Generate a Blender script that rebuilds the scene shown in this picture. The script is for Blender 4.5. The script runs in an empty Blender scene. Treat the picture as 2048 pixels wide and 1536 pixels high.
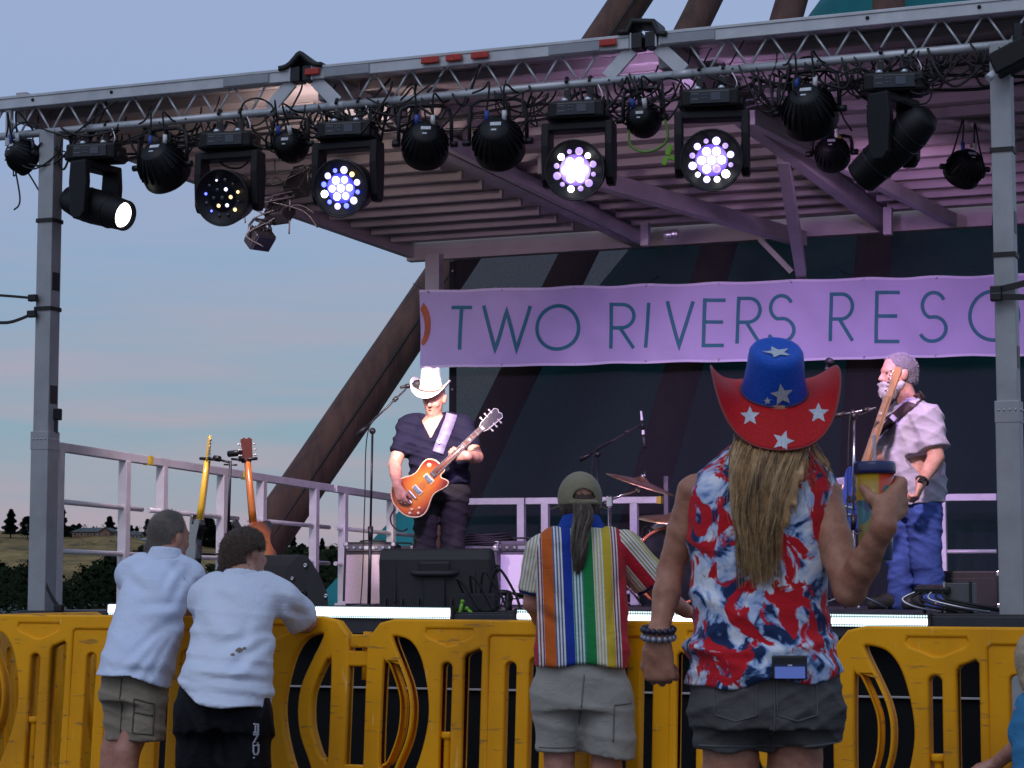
import bpy, bmesh, math, random
import numpy as np
from mathutils import Vector, Matrix, Quaternion, noise
from mathutils.bvhtree import BVHTree
R = math.radians
rnd = random.Random(11)
scn = bpy.context.scene
col = scn.collection

# ------------------------------------------------------------------ camera
FPX, HOR, CZ = 4300.0, 1180.0, 1.20          # focal length in 2048-wide pixels, horizon row, eye height
PITCH = math.atan((HOR - 768) / FPX)
cd = bpy.data.cameras.new('camera'); cam = bpy.data.objects.new('camera', cd); col.objects.link(cam)
cam.location = (0, 0, CZ); cam.rotation_euler = (R(90) + PITCH, 0, 0)
cd.sensor_width = 36; cd.lens = FPX / 2048 * 36; cd.clip_start = 0.1; cd.clip_end = 6000
cd.dof.use_dof = True; cd.dof.focus_distance = 14.5; cd.dof.aperture_fstop = 22.0
scn.camera = cam

# ------------------------------------------------------------------ dusk sky
world = bpy.data.worlds.new('World'); scn.world = world; world.use_nodes = True
nt = world.node_tree; nt.nodes.clear()
def N(t, tree=nt, **kw):
    n = tree.nodes.new(t)
    for k, v in kw.items(): setattr(n, k, v)
    return n
out = N('ShaderNodeOutputWorld'); bg = N('ShaderNodeBackground')
sky = N('ShaderNodeTexSky', sky_type='NISHITA', sun_disc=False, sun_elevation=R(1.5), sun_rotation=R(215), altitude=600)
tc = N('ShaderNodeTexCoord'); sep = N('ShaderNodeSeparateXYZ')
nt.links.new(tc.outputs['Generated'], sep.inputs[0])
ramp = N('ShaderNodeValToRGB'); cr = ramp.color_ramp
cr.elements[0].position = 0.0; cr.elements[0].color = (0.37, 0.325, 0.39, 1)
cr.elements[1].position = 1.0; cr.elements[1].color = (0.22, 0.32, 0.52, 1)
for p, c in ((0.03, (0.345, 0.355, 0.43, 1)), (0.07, (0.255, 0.375, 0.47, 1)), (0.13, (0.265, 0.385, 0.535, 1)),
             (0.20, (0.30, 0.395, 0.62, 1)), (0.35, (0.34, 0.43, 0.65, 1))):
    e = cr.elements.new(p); e.color = c
nt.links.new(sep.outputs['Z'], ramp.inputs[0])
# faint pink streaks of cloud low over the hills
mp = N('ShaderNodeMapping'); mp.inputs['Scale'].default_value = (3.5, 3.5, 42); nt.links.new(tc.outputs['Generated'], mp.inputs[0])
nz = N('ShaderNodeTexNoise'); nz.inputs['Scale'].default_value = 1.1; nz.inputs['Detail'].default_value = 4
nt.links.new(mp.outputs[0], nz.inputs['Vector'])
nr = N('ShaderNodeMapRange'); nr.inputs[1].default_value = .44; nr.inputs[2].default_value = .74; nt.links.new(nz.outputs[0], nr.inputs[0])
band = N('ShaderNodeValToRGB'); b = band.color_ramp
b.elements[0].position = 0.0; b.elements[0].color = (.4, .4, .4, 1); b.elements[1].position = .20; b.elements[1].color = (0, 0, 0, 1)
e = b.elements.new(.075); e.color = (.8, .8, .8, 1)
nt.links.new(sep.outputs['Z'], band.inputs[0])
mul = N('ShaderNodeMath', operation='MULTIPLY'); nt.links.new(nr.outputs[0], mul.inputs[0]); nt.links.new(band.outputs[0], mul.inputs[1])
mixc = N('ShaderNodeMixRGB'); mixc.inputs[2].default_value = (.50, .36, .42, 1)
nt.links.new(mul.outputs[0], mixc.inputs[0]); nt.links.new(ramp.outputs[0], mixc.inputs[1])
sm = N('ShaderNodeMixRGB', blend_type='ADD'); sm.inputs[0].default_value = 0.010
nt.links.new(mixc.outputs[0], sm.inputs[1]); nt.links.new(sky.outputs[0], sm.inputs[2])
nt.links.new(sm.outputs[0], bg.inputs[0]); bg.inputs[1].default_value = 1.0
nt.links.new(bg.outputs[0], out.inputs[0])
# soft dusk fill added behind the audience, raised so the roof shades the stage
sd = bpy.data.lights.new('sun', 'SUN'); sd.energy = 0.62; sd.angle = R(35); sd.color = (.94, .95, 1.0)
so = bpy.data.objects.new('sun', sd); col.objects.link(so); so.rotation_euler = (R(42), 0, R(-25))
vs = scn.view_settings
vs.view_transform = 'Standard'; vs.look = 'None'; vs.exposure = 0.0; vs.gamma = 1; vs.use_curve_mapping = False
scn.cycles.use_denoising = True
scn.cycles.max_bounces = 6; scn.cycles.transparent_max_bounces = 12
scn.cycles.sample_clamp_indirect = 6

# ------------------------------------------------------------------ projection helpers
_cp, _sp = math.cos(PITCH), math.sin(PITCH)
def ray(px, py):
    a, v = (px - 1024) / FPX, (768 - py) / FPX
    return Vector((a, _cp - _sp * v, _sp + _cp * v))
CAM = Vector((0, 0, CZ))
def atY(px, py, Y):
    d = ray(px, py); return CAM + d * (Y / d.y)
def atZ(px, py, z):
    d = ray(px, py); return CAM + d * ((z - CZ) / d.z)
# stage frame: u along the front to the right, v to the back
O = Vector((-3.00, 13.87, 0)); UA = Vector((.930, -.367, 0)).normalized(); VA = Vector((.367, .930, 0)).normalized()
DK = 1.07                                     # deck height
def S(u, v, z): return Vector((O.x + u * UA.x + v * VA.x, O.y + u * UA.y + v * VA.y, z))
def atV(px, py, v):
    d = ray(px, py); t = ((O + VA * v - CAM).dot(VA)) / d.dot(VA)
    return CAM + d * t
def SY(px, v):                                # world Y of the stage line v at column px
    return atV(px, 1180, v).y
SROT = math.atan2(UA.y, UA.x)

# ------------------------------------------------------------------ materials
MATS = {}
def mat(name, c, rough=.6, metal=0., var=0., vs=8., bump=0., bs=60., spec=.5, emit=None, es=0., alpha=1., trans=0., coat=0., sheen=0.,
        c2=None, dist=0.003, stretch=None):
    if name in MATS: return MATS[name]
    m = bpy.data.materials.new(name); m.use_nodes = True; t = m.node_tree; p = t.nodes['Principled BSDF']
    p.inputs['Base Color'].default_value = (*c, 1); p.inputs['Roughness'].default_value = rough
    p.inputs['Metallic'].default_value = metal; p.inputs['Specular IOR Level'].default_value = spec
    p.inputs['Coat Weight'].default_value = coat; p.inputs['Sheen Weight'].default_value = sheen
    p.inputs['Alpha'].default_value = alpha; p.inputs['Transmission Weight'].default_value = trans
    if emit: p.inputs['Emission Color'].default_value = (*emit, 1); p.inputs['Emission Strength'].default_value = es
    if var or bump:
        co = t.nodes.new('ShaderNodeTexCoord'); vec = co.outputs['Object']
        if stretch:
            mpn = t.nodes.new('ShaderNodeMapping'); mpn.inputs['Scale'].default_value = stretch
            t.links.new(vec, mpn.inputs[0]); vec = mpn.outputs[0]
    if var:
        n = t.nodes.new('ShaderNodeTexNoise'); n.inputs['Scale'].default_value = vs; n.inputs['Detail'].default_value = 6; n.inputs['Roughness'].default_value = .62
        t.links.new(vec, n.inputs['Vector'])
        r = t.nodes.new('ShaderNodeValToRGB'); r.color_ramp.elements[0].position = .3; r.color_ramp.elements[1].position = .7
        d = c2 if c2 else tuple(x * (1 - var) for x in c)
        r.color_ramp.elements[0].color = (*d, 1); r.color_ramp.elements[1].color = (*[min(1, x * (1 + var * .5)) for x in c], 1)
        t.links.new(n.outputs[0], r.inputs[0]); t.links.new(r.outputs[0], p.inputs['Base Color'])
        mr = t.nodes.new('ShaderNodeMapRange'); mr.inputs[3].default_value = max(0, rough - .12); mr.inputs[4].default_value = min(1, rough + .14)
        t.links.new(n.outputs[0], mr.inputs[0]); t.links.new(mr.outputs[0], p.inputs['Roughness'])
    if bump:
        n2 = t.nodes.new('ShaderNodeTexNoise'); n2.inputs['Scale'].default_value = bs; n2.inputs['Detail'].default_value = 5
        t.links.new(vec, n2.inputs['Vector'])
        bn = t.nodes.new('ShaderNodeBump'); bn.inputs['Strength'].default_value = bump; bn.inputs['Distance'].default_value = dist
        t.links.new(n2.outputs[0], bn.inputs['Height']); t.links.new(bn.outputs[0], p.inputs['Normal'])
    MATS[name] = m
    return m
def nodes(m): return m.node_tree, m.node_tree.nodes['Principled BSDF']

ALU = mat('aluminium', (.52, .54, .56), .45, .35, .22, 5, .12, 90)
ALU_PAINT = mat('silver_paint', (.36, .37, .38), .5, .3, .2, 4, .1, 60)
ALU_DULL = mat('dull_aluminium', (.42, .40, .40), .55, .35, .25, 3, .15, 40)
RAILM = mat('rail_aluminium', (.66, .65, .66), .5, .3, .16, 6, .1, 50)
BLACK = mat('black_plastic', (.012, .012, .013), .45, 0, .4, 20, .15, 200)
BLACKM = mat('black_metal', (.016, .016, .018), .38, .2, .4, 14, .1, 120)
RUBBER = mat('black_rubber', (.01, .01, .01), .6)
CHROME = mat('chrome', (.75, .75, .78), .16, 1.0, .1, 20)
STEEL = mat('steel', (.55, .55, .57), .3, .9, .15, 12)
TOLEX = mat('black_tolex', (.018, .017, .02), .6, 0, .35, 30, .5, 400)
REDLENS = mat('red_marker_lens', (.45, .03, .015), .25, 0, .2, 30)
TAPE = mat('silver_tape', (.30, .32, .35), .45, .2, .15, 10)
WHITEP = mat('white_plastic', (.7, .7, .7), .5, 0, .1, 30)
LABELW = mat('white_sticker', (.6, .62, .66), .5, 0, .3, 60)

# ------------------------------------------------------------------ mesh builder
class MB:
    def __init__(s): s.v = []; s.f = []; s.sm = []
    def add(s, vs, fs, smooth=False):
        o = len(s.v); s.v.extend([tuple(x) for x in vs]); s.f.extend([tuple(i + o for i in f) for f in fs]); s.sm.extend([smooth] * len(fs)); return s
    def box(s, c, size, M=None):
        h = [x / 2 for x in size]; c = Vector(c); vs = []
        for z in (-1, 1):
            for x, y in ((-1, -1), (1, -1), (1, 1), (-1, 1)):
                p = Vector((x * h[0], y * h[1], z * h[2])); vs.append((M @ p if M else p) + c)
        return s.add(vs, [(3, 2, 1, 0), (4, 5, 6, 7), (0, 1, 5, 4), (1, 2, 6, 5), (2, 3, 7, 6), (3, 0, 4, 7)])
    def beam(s, a, b, w, h, up=(0, 0, 1)):
        a = Vector(a); b = Vector(b); d = (b - a); L = d.length; d.normalize(); up = Vector(up)
        if abs(d.dot(up)) > .99: up = Vector((UA.x, UA.y, 0))
        x = d.cross(up).normalized(); z = x.cross(d).normalized()
        M = Matrix((x, d, z)).transposed()
        return s.box((a + b) / 2, (w, L, h), M)
    def tube(s, pts, r, n=8, cap=True, smooth=True):
        pts = [Vector(p) for p in pts]; m = len(pts); rs = r if isinstance(r, (list, tuple)) else [r] * m
        vs = []; prev = None
        for i, p in enumerate(pts):
            t = (pts[min(i + 1, m - 1)] - pts[max(i - 1, 0)])
            if t.length < 1e-9: t = Vector((0, 0, 1))
            t.normalize()
            if prev is None:
                a = t.cross(Vector((0, 0, 1)) if abs(t.z) < .9 else Vector((1, 0, 0))).normalized()
            else:
                a = (prev - t * prev.dot(t)); a = a.normalized() if a.length > 1e-6 else t.orthogonal().normalized()
            prev = a; b = t.cross(a)
            for k in range(n):
                g = 2 * math.pi * k / n; vs.append(p + (a * math.cos(g) + b * math.sin(g)) * rs[i])
        fs = []
        for i in range(m - 1):
            for k in range(n):
                k2 = (k + 1) % n; fs.append((i * n + k, i * n + k2, (i + 1) * n + k2, (i + 1) * n + k))
        s.add(vs, fs, smooth)
        if cap:
            o = len(s.v) - len(vs)
            s.f.append(tuple(o + k for k in reversed(range(n)))); s.f.append(tuple(o + (m - 1) * n + k for k in range(n))); s.sm += [False, False]
        return s
    def lathe(s, prof, n=24, M=None, smooth=True, close=False):
        # prof: (r, z) list about local z
        vs = []
        for r, z in prof:
            for k in range(n):
                g = 2 * math.pi * k / n; p = Vector((r * math.cos(g), r * math.sin(g), z)); vs.append(M @ p if M else p)
        m = len(prof); fs = []
        for i in range(m - 1):
            for k in range(n):
                k2 = (k + 1) % n; fs.append((i * n + k, i * n + k2, (i + 1) * n + k2, (i + 1) * n + k))
        s.add(vs, fs, smooth); o = len(s.v) - len(vs)
        if prof[0][0] > 1e-4: s.f.append(tuple(o + k for k in reversed(range(n)))); s.sm.append(False)
        if prof[-1][0] > 1e-4: s.f.append(tuple(o + (m - 1) * n + k for k in range(n))); s.sm.append(False)
        return s
    def ball(s, c, r, n=10, M=None):
        r = r if isinstance(r, (list, tuple)) else (r, r, r); vs = []; fs = []; m = max(4, n // 2); c = Vector(c)
        for i in range(m + 1):
            th = math.pi * i / m
            for k in range(n):
                g = 2 * math.pi * k / n
                p = Vector((r[0] * math.sin(th) * math.cos(g), r[1] * math.sin(th) * math.sin(g), r[2] * math.cos(th)))
                vs.append((M @ p if M else p) + c)
        for i in range(m):
            for k in range(n):
                k2 = (k + 1) % n; fs.append((i * n + k, (i + 1) * n + k, (i + 1) * n + k2, i * n + k2))
        return s.add(vs, fs, True)
    def prism(s, poly, z0, z1, M=None):
        n = len(poly); vs = [Vector((x, y, z0)) for x, y in poly] + [Vector((x, y, z1)) for x, y in poly]
        if M: vs = [M @ p for p in vs]
        fs = [tuple(reversed(range(n))), tuple(range(n, 2 * n))] + [(i, (i + 1) % n, n + (i + 1) % n, n + i) for i in range(n)]
        return s.add(vs, fs)
    def obj(s, name, m, parent=None, local=False, bevel=0., seg=2, label=None):
        me = bpy.data.meshes.new(name); vs = s.v
        if parent is not None and not local:
            W = WM[parent.name].inverted(); vs = [tuple(W @ Vector(p)) for p in vs]
        me.from_pydata(vs, [], s.f); me.polygons.foreach_set('use_smooth', s.sm); me.validate(); me.update()
        if m: me.materials.append(m)
        o = bpy.data.objects.new(name, me); col.objects.link(o)
        if parent is not None:
            o.parent = parent
            if local: WM[o.name] = WM[parent.name]
            else: WM[o.name] = WM[parent.name]
        else: WM[o.name] = Matrix.Identity(4)
        if bevel:
            b = o.modifiers.new('bevel', 'BEVEL'); b.width = bevel; b.segments = seg; b.limit_method = 'ANGLE'; b.angle_limit = R(40)
        if label: o['label'] = label
        return o
WM = {}
def tag(o, label=None, cat=None, group=None, kind=None):
    if label: o['label'] = label
    if cat: o['category'] = cat
    if group: o['group'] = group
    if kind: o['kind'] = kind
    return o
def thing(name, label, cat, loc=(0, 0, 0), rot=None, group=None):
    o = bpy.data.objects.new(name, None); col.objects.link(o); o.empty_display_size = .1
    M = Matrix.Translation(Vector(loc)) @ (rot.to_4x4() if rot else Matrix.Identity(4))
    o.matrix_world = M; WM[o.name] = M
    o.location = Vector(loc)
    if rot: o.rotation_euler = rot.to_euler()
    return tag(o, label, cat, group)
def from_mesh(name, me, m, parent=None, world=True):
    if m and not me.materials: me.materials.append(m)
    if parent is not None and world: me.transform(WM[parent.name].inverted())
    o = bpy.data.objects.new(name, me); col.objects.link(o); o.parent = parent
    WM[o.name] = WM[parent.name] if parent is not None else Matrix.Identity(4)
    return o
def rotz(a): return Matrix.Rotation(a, 3, 'Z')
def frame(d, up=(0, 0, 1)):
    """3x3 whose z axis is d, x to the right of d seen with 'up' up."""
    z = Vector(d).normalized(); up = Vector(up)
    if abs(z.dot(up)) > .995: up = Vector((0, 1, 0))
    x = up.cross(z).normalized(); y = z.cross(x)
    return Matrix((x, y, z)).transposed()
def fill_outline(loops, depth, bevel=0., res=2):
    """Curve outline with holes -> mesh, flat in XY, thickness 2*depth."""
    cu = bpy.data.curves.new('outline', 'CURVE'); cu.dimensions = '2D'; cu.fill_mode = 'BOTH'
    for lp in loops:
        sp = cu.splines.new('POLY'); sp.points.add(len(lp) - 1)
        for p, q in zip(sp.points, lp): p.co = (q[0], q[1], 0, 1)
        sp.use_cyclic_u = True
    cu.extrude = max(0, depth - bevel); cu.bevel_depth = bevel; cu.bevel_resolution = res; cu.offset = -bevel
    ob = bpy.data.objects.new('outline', cu); col.objects.link(ob)
    dg = bpy.context.evaluated_depsgraph_get()
    me = bpy.data.meshes.new_from_object(ob.evaluated_get(dg)); 
    bpy.data.objects.remove(ob); bpy.data.curves.remove(cu)
    return me
def catmull(pts, n=8, closed=False):
    pts = [Vector(p) for p in pts]; m = len(pts); res = []
    rng = m if closed else m - 1
    for i in range(rng):
        p0 = pts[(i - 1) % m] if (closed or i > 0) else pts[0]; p1 = pts[i]; p2 = pts[(i + 1) % m]
        p3 = pts[(i + 2) % m] if (closed or i + 2 < m) else pts[-1]
        for k in range(n):
            t = k / n
            res.append(.5 * ((2 * p1) + (p2 - p0) * t + (2 * p0 - 5 * p1 + 4 * p2 - p3) * t * t + (3 * p1 - p0 - 3 * p2 + p3) * t ** 3))
    if not closed: res.append(pts[-1])
    return res
# ================================================================== SETTING
ASPH = mat('asphalt', (.055, .056, .06), .85, 0, .35, 1.2, .4, 140, dist=.004)
mb = MB(); G = 5000
mb.add([(-G, -200, 0), (G, -200, 0), (G, G, 0), (-G, G, 0)], [(0, 1, 2, 3)])
g = mb.obj('ground', ASPH); tag(g, kind='structure')
lm = mat('road_paint', (.6, .6, .56), .7, 0, .35, 6)
for k, (a, b) in enumerate((((-3.6, 11.6), (-1.6, 12.6)), ((-4.1, 12.5), (-2.0, 13.5)))):
    m2 = MB(); a = Vector((*a, .004)); b = Vector((*b, .004)); n = Vector((-(b - a).y, (b - a).x, 0)).normalized() * .06
    m2.add([a - n, b - n, b + n, a + n], [(0, 1, 2, 3)]); tag(m2.obj('painted_line', lm), kind='structure')

# ---- grassy hill far off on the left, with dark scrub at its foot
gm = mat('dry_grass', (.27, .18, .07), .9, 0, .5, .09, .5, .4, c2=(.075, .06, .025), dist=.6, spec=.1)
mb = MB(); nx, ny = 90, 26
def ridge(x):     # ridge height above ground at world x (at Y=1000)
    return 27.5 + 2.0 * math.sin(x * .021) - max(0, (x + 175)) * .055 + 1.2 * math.sin(x * .07 + 1)
for j in range(ny):
    for i in range(nx):
        x = -330 + 300 * i / (nx - 1); t = j / (ny - 1); y = 640 + 420 * t
        s = t * t * (3 - 2 * t); z = -14 + (ridge(x) + 14) * s + 2.2 * noise.noise(Vector((x * .03, y * .012, 0))) * min(1, 4 * t * (1 - t) + .1)
        if t > .97: z -= 0
        mb.v.append((x, y, z))
for j in range(ny - 1):
    for i in range(nx - 1):
        a = j * nx + i; mb.f.append((a, a + 1, a + nx + 1, a + nx)); mb.sm.append(True)
hill = mb.obj('hill', gm); tag(hill, kind='structure')

LEAFM = mat('dark_needles', (.022, .034, .024), .9, 0, .5, .15, spec=.05)
SCRUB = mat('dark_scrub', (.016, .024, .011), .95, 0, .6, .12, spec=.03)
BARK = mat('bark', (.06, .045, .035), .9)
def pine(px, base_py, h_px, w_px, Y, label, lop=0.0, bushy=False):
    b = atY(px, base_py, Y); s = FPX / Y; h = h_px / s; w = w_px / s
    t = thing('pine_tree', label, 'tree', b, group='pines along the ridge')
    m = MB(); m.tube([(0, 0, -2), (0, 0, h * .5), (0, 0, h * .96)], [h * .03, h * .02, h * .006], 6); m.obj('trunk', BARK, t, local=True)
    m = MB(); r = random.Random(int(px * 7 + h_px))
    n = int(1300 + 14 * h_px)
    for k in range(n):
        q = r.random() ** 1.15; z = h * (.03 + .97 * q)
        prof = (1 - q) ** .75 * (.72 + .28 * math.sin(q * 23 + px)) + .05
        if bushy: prof = math.sin(math.pi * min(1, .12 + q * .88)) ** .6 * (.8 + .2 * math.sin(q * 17 + px))
        a = r.random() * 2 * math.pi; rad = w * .5 * prof * (r.random() ** .45) * (1 + .25 * math.sin(3 * a + px + 5 * q))
        c = Vector((rad * math.cos(a) + lop * w * (q - .5), rad * math.sin(a), z)); l = h * (.05 + .04 * r.random())
        d = Vector((math.cos(a), math.sin(a), r.uniform(-.5, .35))).normalized(); e = d.cross(Vector((0, 0, 1))).normalized() * l * .55
        f = d.cross(e).normalized() * l * .4
        m.add([c + d * l, c + e - f, c - e + f * .6, c - d * l * .7 + f], [(0, 1, 3), (0, 3, 2)])
    m.obj('crown', LEAFM, t, local=True)
    return t
for (px, py, h, w, lb, bu) in (
    (21, 1066, 50, 34, 'broad ragged pine at the far left edge of the ridge', False),
    (55, 1068, 38, 40, 'dark round-topped tree just left of the metal corner post', True),
    (121, 1072, 62, 40, 'tallest pine on the ridge, beside the corner post and rail', False),
    (146, 1072, 26, 26, 'low bushy tree at the left end of the long house', True),
    (158, 1066, 22, 16, 'small round tree rising behind the left end of the long house', True),
    (186, 1066, 16, 12, 'tiny pine tip above the roof of the long house', False),
    (219, 1070, 40, 34, 'dark wide pine at the right end of the long house', False),
    (262, 1074, 26, 22, 'short dark pine behind the small pale house', False),
    (273, 1074, 24, 20, 'short pine right of the small pale house', False),
    (295, 1082, 46, 26, 'narrow pine left of the grey-haired man', False),
    (412, 1092, 60, 60, 'wide dark pine behind the guitars on the stand', True),
    (436, 1096, 50, 40, 'dark pine between the two stored guitars', True),
    (462, 1100, 58, 46, 'dark pine right of the guitar stand pole', True),
    (566, 1108, 38, 26, 'pine just right of the leaning log foot', False),
    (586, 1106, 40, 24, 'pointed pine left of the purple lit railing post', False),
    (604, 1110, 26, 22, 'low pine beside the black monitor wedge', True),
    (644, 1108, 34, 20, 'slim pine right of the purple lit railing post', False),
    (664, 1112, 24, 24, 'low pine above the left end of the teal canvas', True)):
    pine(px, py + 3, h, w, 985, lb, bushy=bu)

def house(px0, px1, py0, py1, Y, label, wallc, roofc, gable=None, hip=.18):
    a = atY(px0, py1, Y); s = FPX / Y; w = (px1 - px0) / s; h = (py1 - py0) / s
    t = thing('house', label, 'house', a)
    wm = mat('house_wall_%d' % px0, wallc, .85, 0, .3, .3); rm = mat('house_roof_%d' % px0, roofc, .8, 0, .3, .3)
    wh = h * .52; D = 9
    m = MB(); m.box((w / 2, D / 2, wh / 2 - 1), (w, D, wh + 2)); m.obj('wall', wm, t, local=True)
    m = MB(); e = .8
    v = [(-e, -e, wh), (w + e, -e, wh), (w + e, D + e, wh), (-e, D + e, wh), (w * hip, D / 2, h), (w * (1 - hip), D / 2, h)]
    m.add(v, [(0, 1, 5, 4), (1, 2, 5), (2, 3, 4, 5), (3, 0, 4), (3, 2, 1, 0)]); m.obj('roof', rm, t, local=True)
    if gable:
        gx0, gx1 = gable[0] * w, gable[1] * w; m = MB(); gh = h * .95
        m.prism([(gx0, 0), (gx1, 0), (gx1, wh), ((gx0 + gx1) / 2, gh), (gx0, wh)], 0, 3, Matrix(((1, 0, 0), (0, 0, -1), (0, 1, 0)))); m.obj('gable', wm, t, local=True)
        m = MB(); m.tube([(gx0 - .6, -3.2, wh - .2), ((gx0 + gx1) / 2, -3.2, gh + .25), (gx1 + .6, -3.2, wh - .2)], .35, 4); m.obj('gable_roof', rm, t, local=True)
    nwin = max(3, int(w / 2.6)); wn = mat('house_window', (.02, .022, .025), .2); fr = mat('house_trim', (.4, .36, .3), .7)
    for k in range(nwin):
        x = w * (k + .5) / nwin; yb = -.06 if not (gable and gable[0] * w - .5 < x < gable[1] * w + .5) else -3.06
        m = MB(); m.box((x, yb, wh * .5), (w / nwin * .62, .1, wh * .5)); q = m.obj('window', fr, t, local=True)
        m = MB(); m.box((x, yb - .07, wh * .5), (w / nwin * .46, .1, wh * .38)); m.obj('pane', wn, q, local=True)
    return t
house(144, 233, 1055, 1073, 975, 'long low brown house with a grey green roof on the ridge', (.20, .10, .065), (.07, .085, .085), (.66, .88))
house(255, 278, 1062, 1078, 970, 'small pale two-storey house right of the long brown house', (.30, .27, .24), (.08, .085, .09))
house(282, 300, 1076, 1083, 965, 'tiny pale flat shed at the right end of the ridge houses', (.5, .45, .42), (.2, .34, .36), hip=.05)
house(-60, -8, 1056, 1068, 975, 'low dark roofed house at the far left beyond the frame edge', (.2, .14, .1), (.08, .08, .09)) if False else None

# scrub and trees at the foot of the hill: one dark mass
mb = MB(); r = random.Random(5)
def clump(c, w, h, n):
    for k in range(n):
        q = r.random(); a = r.random() * 2 * math.pi; prof = math.sin(math.pi * (.15 + .8 * q)) ** .7
        rad = w * .5 * prof * r.random() ** .5
        p = c + Vector((rad * math.cos(a), rad * math.sin(a), h * q)); l = w * r.uniform(.03, .07)
        d = Vector((r.uniform(-1, 1), r.uniform(-1, 1), r.uniform(-.6, .6))).normalized(); e = d.orthogonal().normalized() * l * .6
        mb.add([p + d * l, p + e, p - d * l, p - e], [(0, 1, 2, 3)])
for k in range(420):
    px = r.uniform(-260, 1100); Y = r.uniform(105, 330); s = FPX / Y
    top = 1128 + 22 * math.sin(px * .017) + 14 * math.sin(px * .05 + 1) + r.uniform(-16, 26)
    if 100 < px < 240: top += 14
    b = atY(px, 1180, Y); b.z = -1.0; h = (1180 - top) / s + 1.2 + 1.0
    if h < 1: continue
    clump(b, max(2.2, h * r.uniform(.7, 1.3)), h, 260)
sc = mb.obj('scrub', SCRUB); tag(sc, 'dark scrub and trees massed below the grassy hill', 'scrub', kind='stuff')
# lighter bushes dotting the slope
mb = MB()
for k in range(150):
    x = r.uniform(-260, -60); t = r.uniform(.30, .95); s_ = t * t * (3 - 2 * t); y = 640 + 420 * t
    z = -14 + (ridge(x) + 14) * s_; clump(Vector((x, y, z - .5)), r.uniform(3, 7), r.uniform(1.6, 3.6), 50)
tag(mb.obj('hillside_bushes', SCRUB), 'small dark bushes dotted over the dry grass slope', 'bushes', kind='stuff')

mb = MB(); rr = random.Random(77)
for k in range(60):                       # low ragged trees filling out the ridge
    px = -60 + k * 14 + rr.uniform(-6, 6); hh = rr.uniform(10, 26) * 1005 / FPX; b = atY(px, (1074 if px < 250 else 1087 + (px - 250) * .07), 1005); clump(b, hh * rr.uniform(.6, 1.0), hh, 150)
tag(mb.obj('treeline', SCRUB), 'low dark distant treeline along the top of the hill', 'treeline', kind='stuff')

# ---- log tepee with a teal canvas behind the stage
LOGM = mat('weathered_log', (.115, .058, .042), .85, 0, .45, 2.2, .6, 9, c2=(.05, .024, .02), stretch=(3, 3, .25), dist=.02)
APEX = atY(1835, -848, 26.5)
tp = thing('log_tepee', 'tall tepee frame of dark logs with teal canvas behind the stage', 'tepee', (APEX.x, APEX.y, 0))
feet = [((560, 1043), 23.5, .245), ((1046, 735), 22.6, .20), ((1368, 736), 22.4, .20), ((1745, 500), 23.0, .20), ((2180, 600), 24.5, .2), ((2420, 800), 27, .2)]
for (pp, Yf, rad) in feet:
    q = atY(pp[0], pp[1], Yf); d = (q - APEX); f = APEX + d * (APEX.z / -d.z if abs(d.z) > 1e-6 else 1)
    up = APEX - d.normalized() * 1.6
    m = MB(); pts = []
    for i in range(25):
        t = i / 24; p = up.lerp(f, t); p = p + Vector((noise.noise(p * .35), noise.noise(p * .35 + Vector((9, 0, 0))), 0)) * .05
        pts.append(p)
    m.tube(pts, [rad * (.82 + .22 * i / 24) * (1 + .04 * noise.noise(pts[i] * 1.3)) for i in range(25)], 14)
    lo = m.obj('log', LOGM, tp)
    if pp[0] == 560:                                  # a long drying crack along the near log
        mm = MB(); a = up.lerp(f, .45); b2 = up.lerp(f, .93); off = Vector((.33, -.82, .18)).normalized() * rad * .965
        mm.tube([a.lerp(b2, i / 12) + off + Vector((.02 * noise.noise(Vector((i, 0, 0))), 0, 0)) for i in range(13)], .014, 5); mm.obj('crack', RUBBER, lo)
CANV = mat('teal_canvas', (.008, .20, .215), .75, 0, .25, 1.5, .35, 6, stretch=(1, 1, .3), dist=.02)
mb = MB(); nA, nB = 30, 14
e0 = atY(612, 1222, 22.8); e1 = atY(1640, 0, 26.0); c0 = atY(2300, 1222, 22.3); c1 = atY(1900, -200, 26.6)
for i in range(nA + 1):
    t = i / nA; a = e0.lerp(e1, t); a.x += .22 * math.sin(math.pi * t); b = c0.lerp(c1, t)
    for j in range(nB + 1):
        s_ = j / nB; p = a.lerp(b, s_); p.y -= .5 * math.sin(math.pi * s_) - .05 * math.sin(s_ * 40 + t * 6) * (1 - t); mb.v.append(tuple(p))
for i in range(nA):
    for j in range(nB):
        a = i * (nB + 1) + j; mb.f.append((a, a + 1, a + nB + 2, a + nB + 1)); mb.sm.append(True)
cv = mb.obj('canvas', CANV, tp); md = cv.modifiers.new('t', 'SOLIDIFY'); md.thickness = .01
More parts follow.
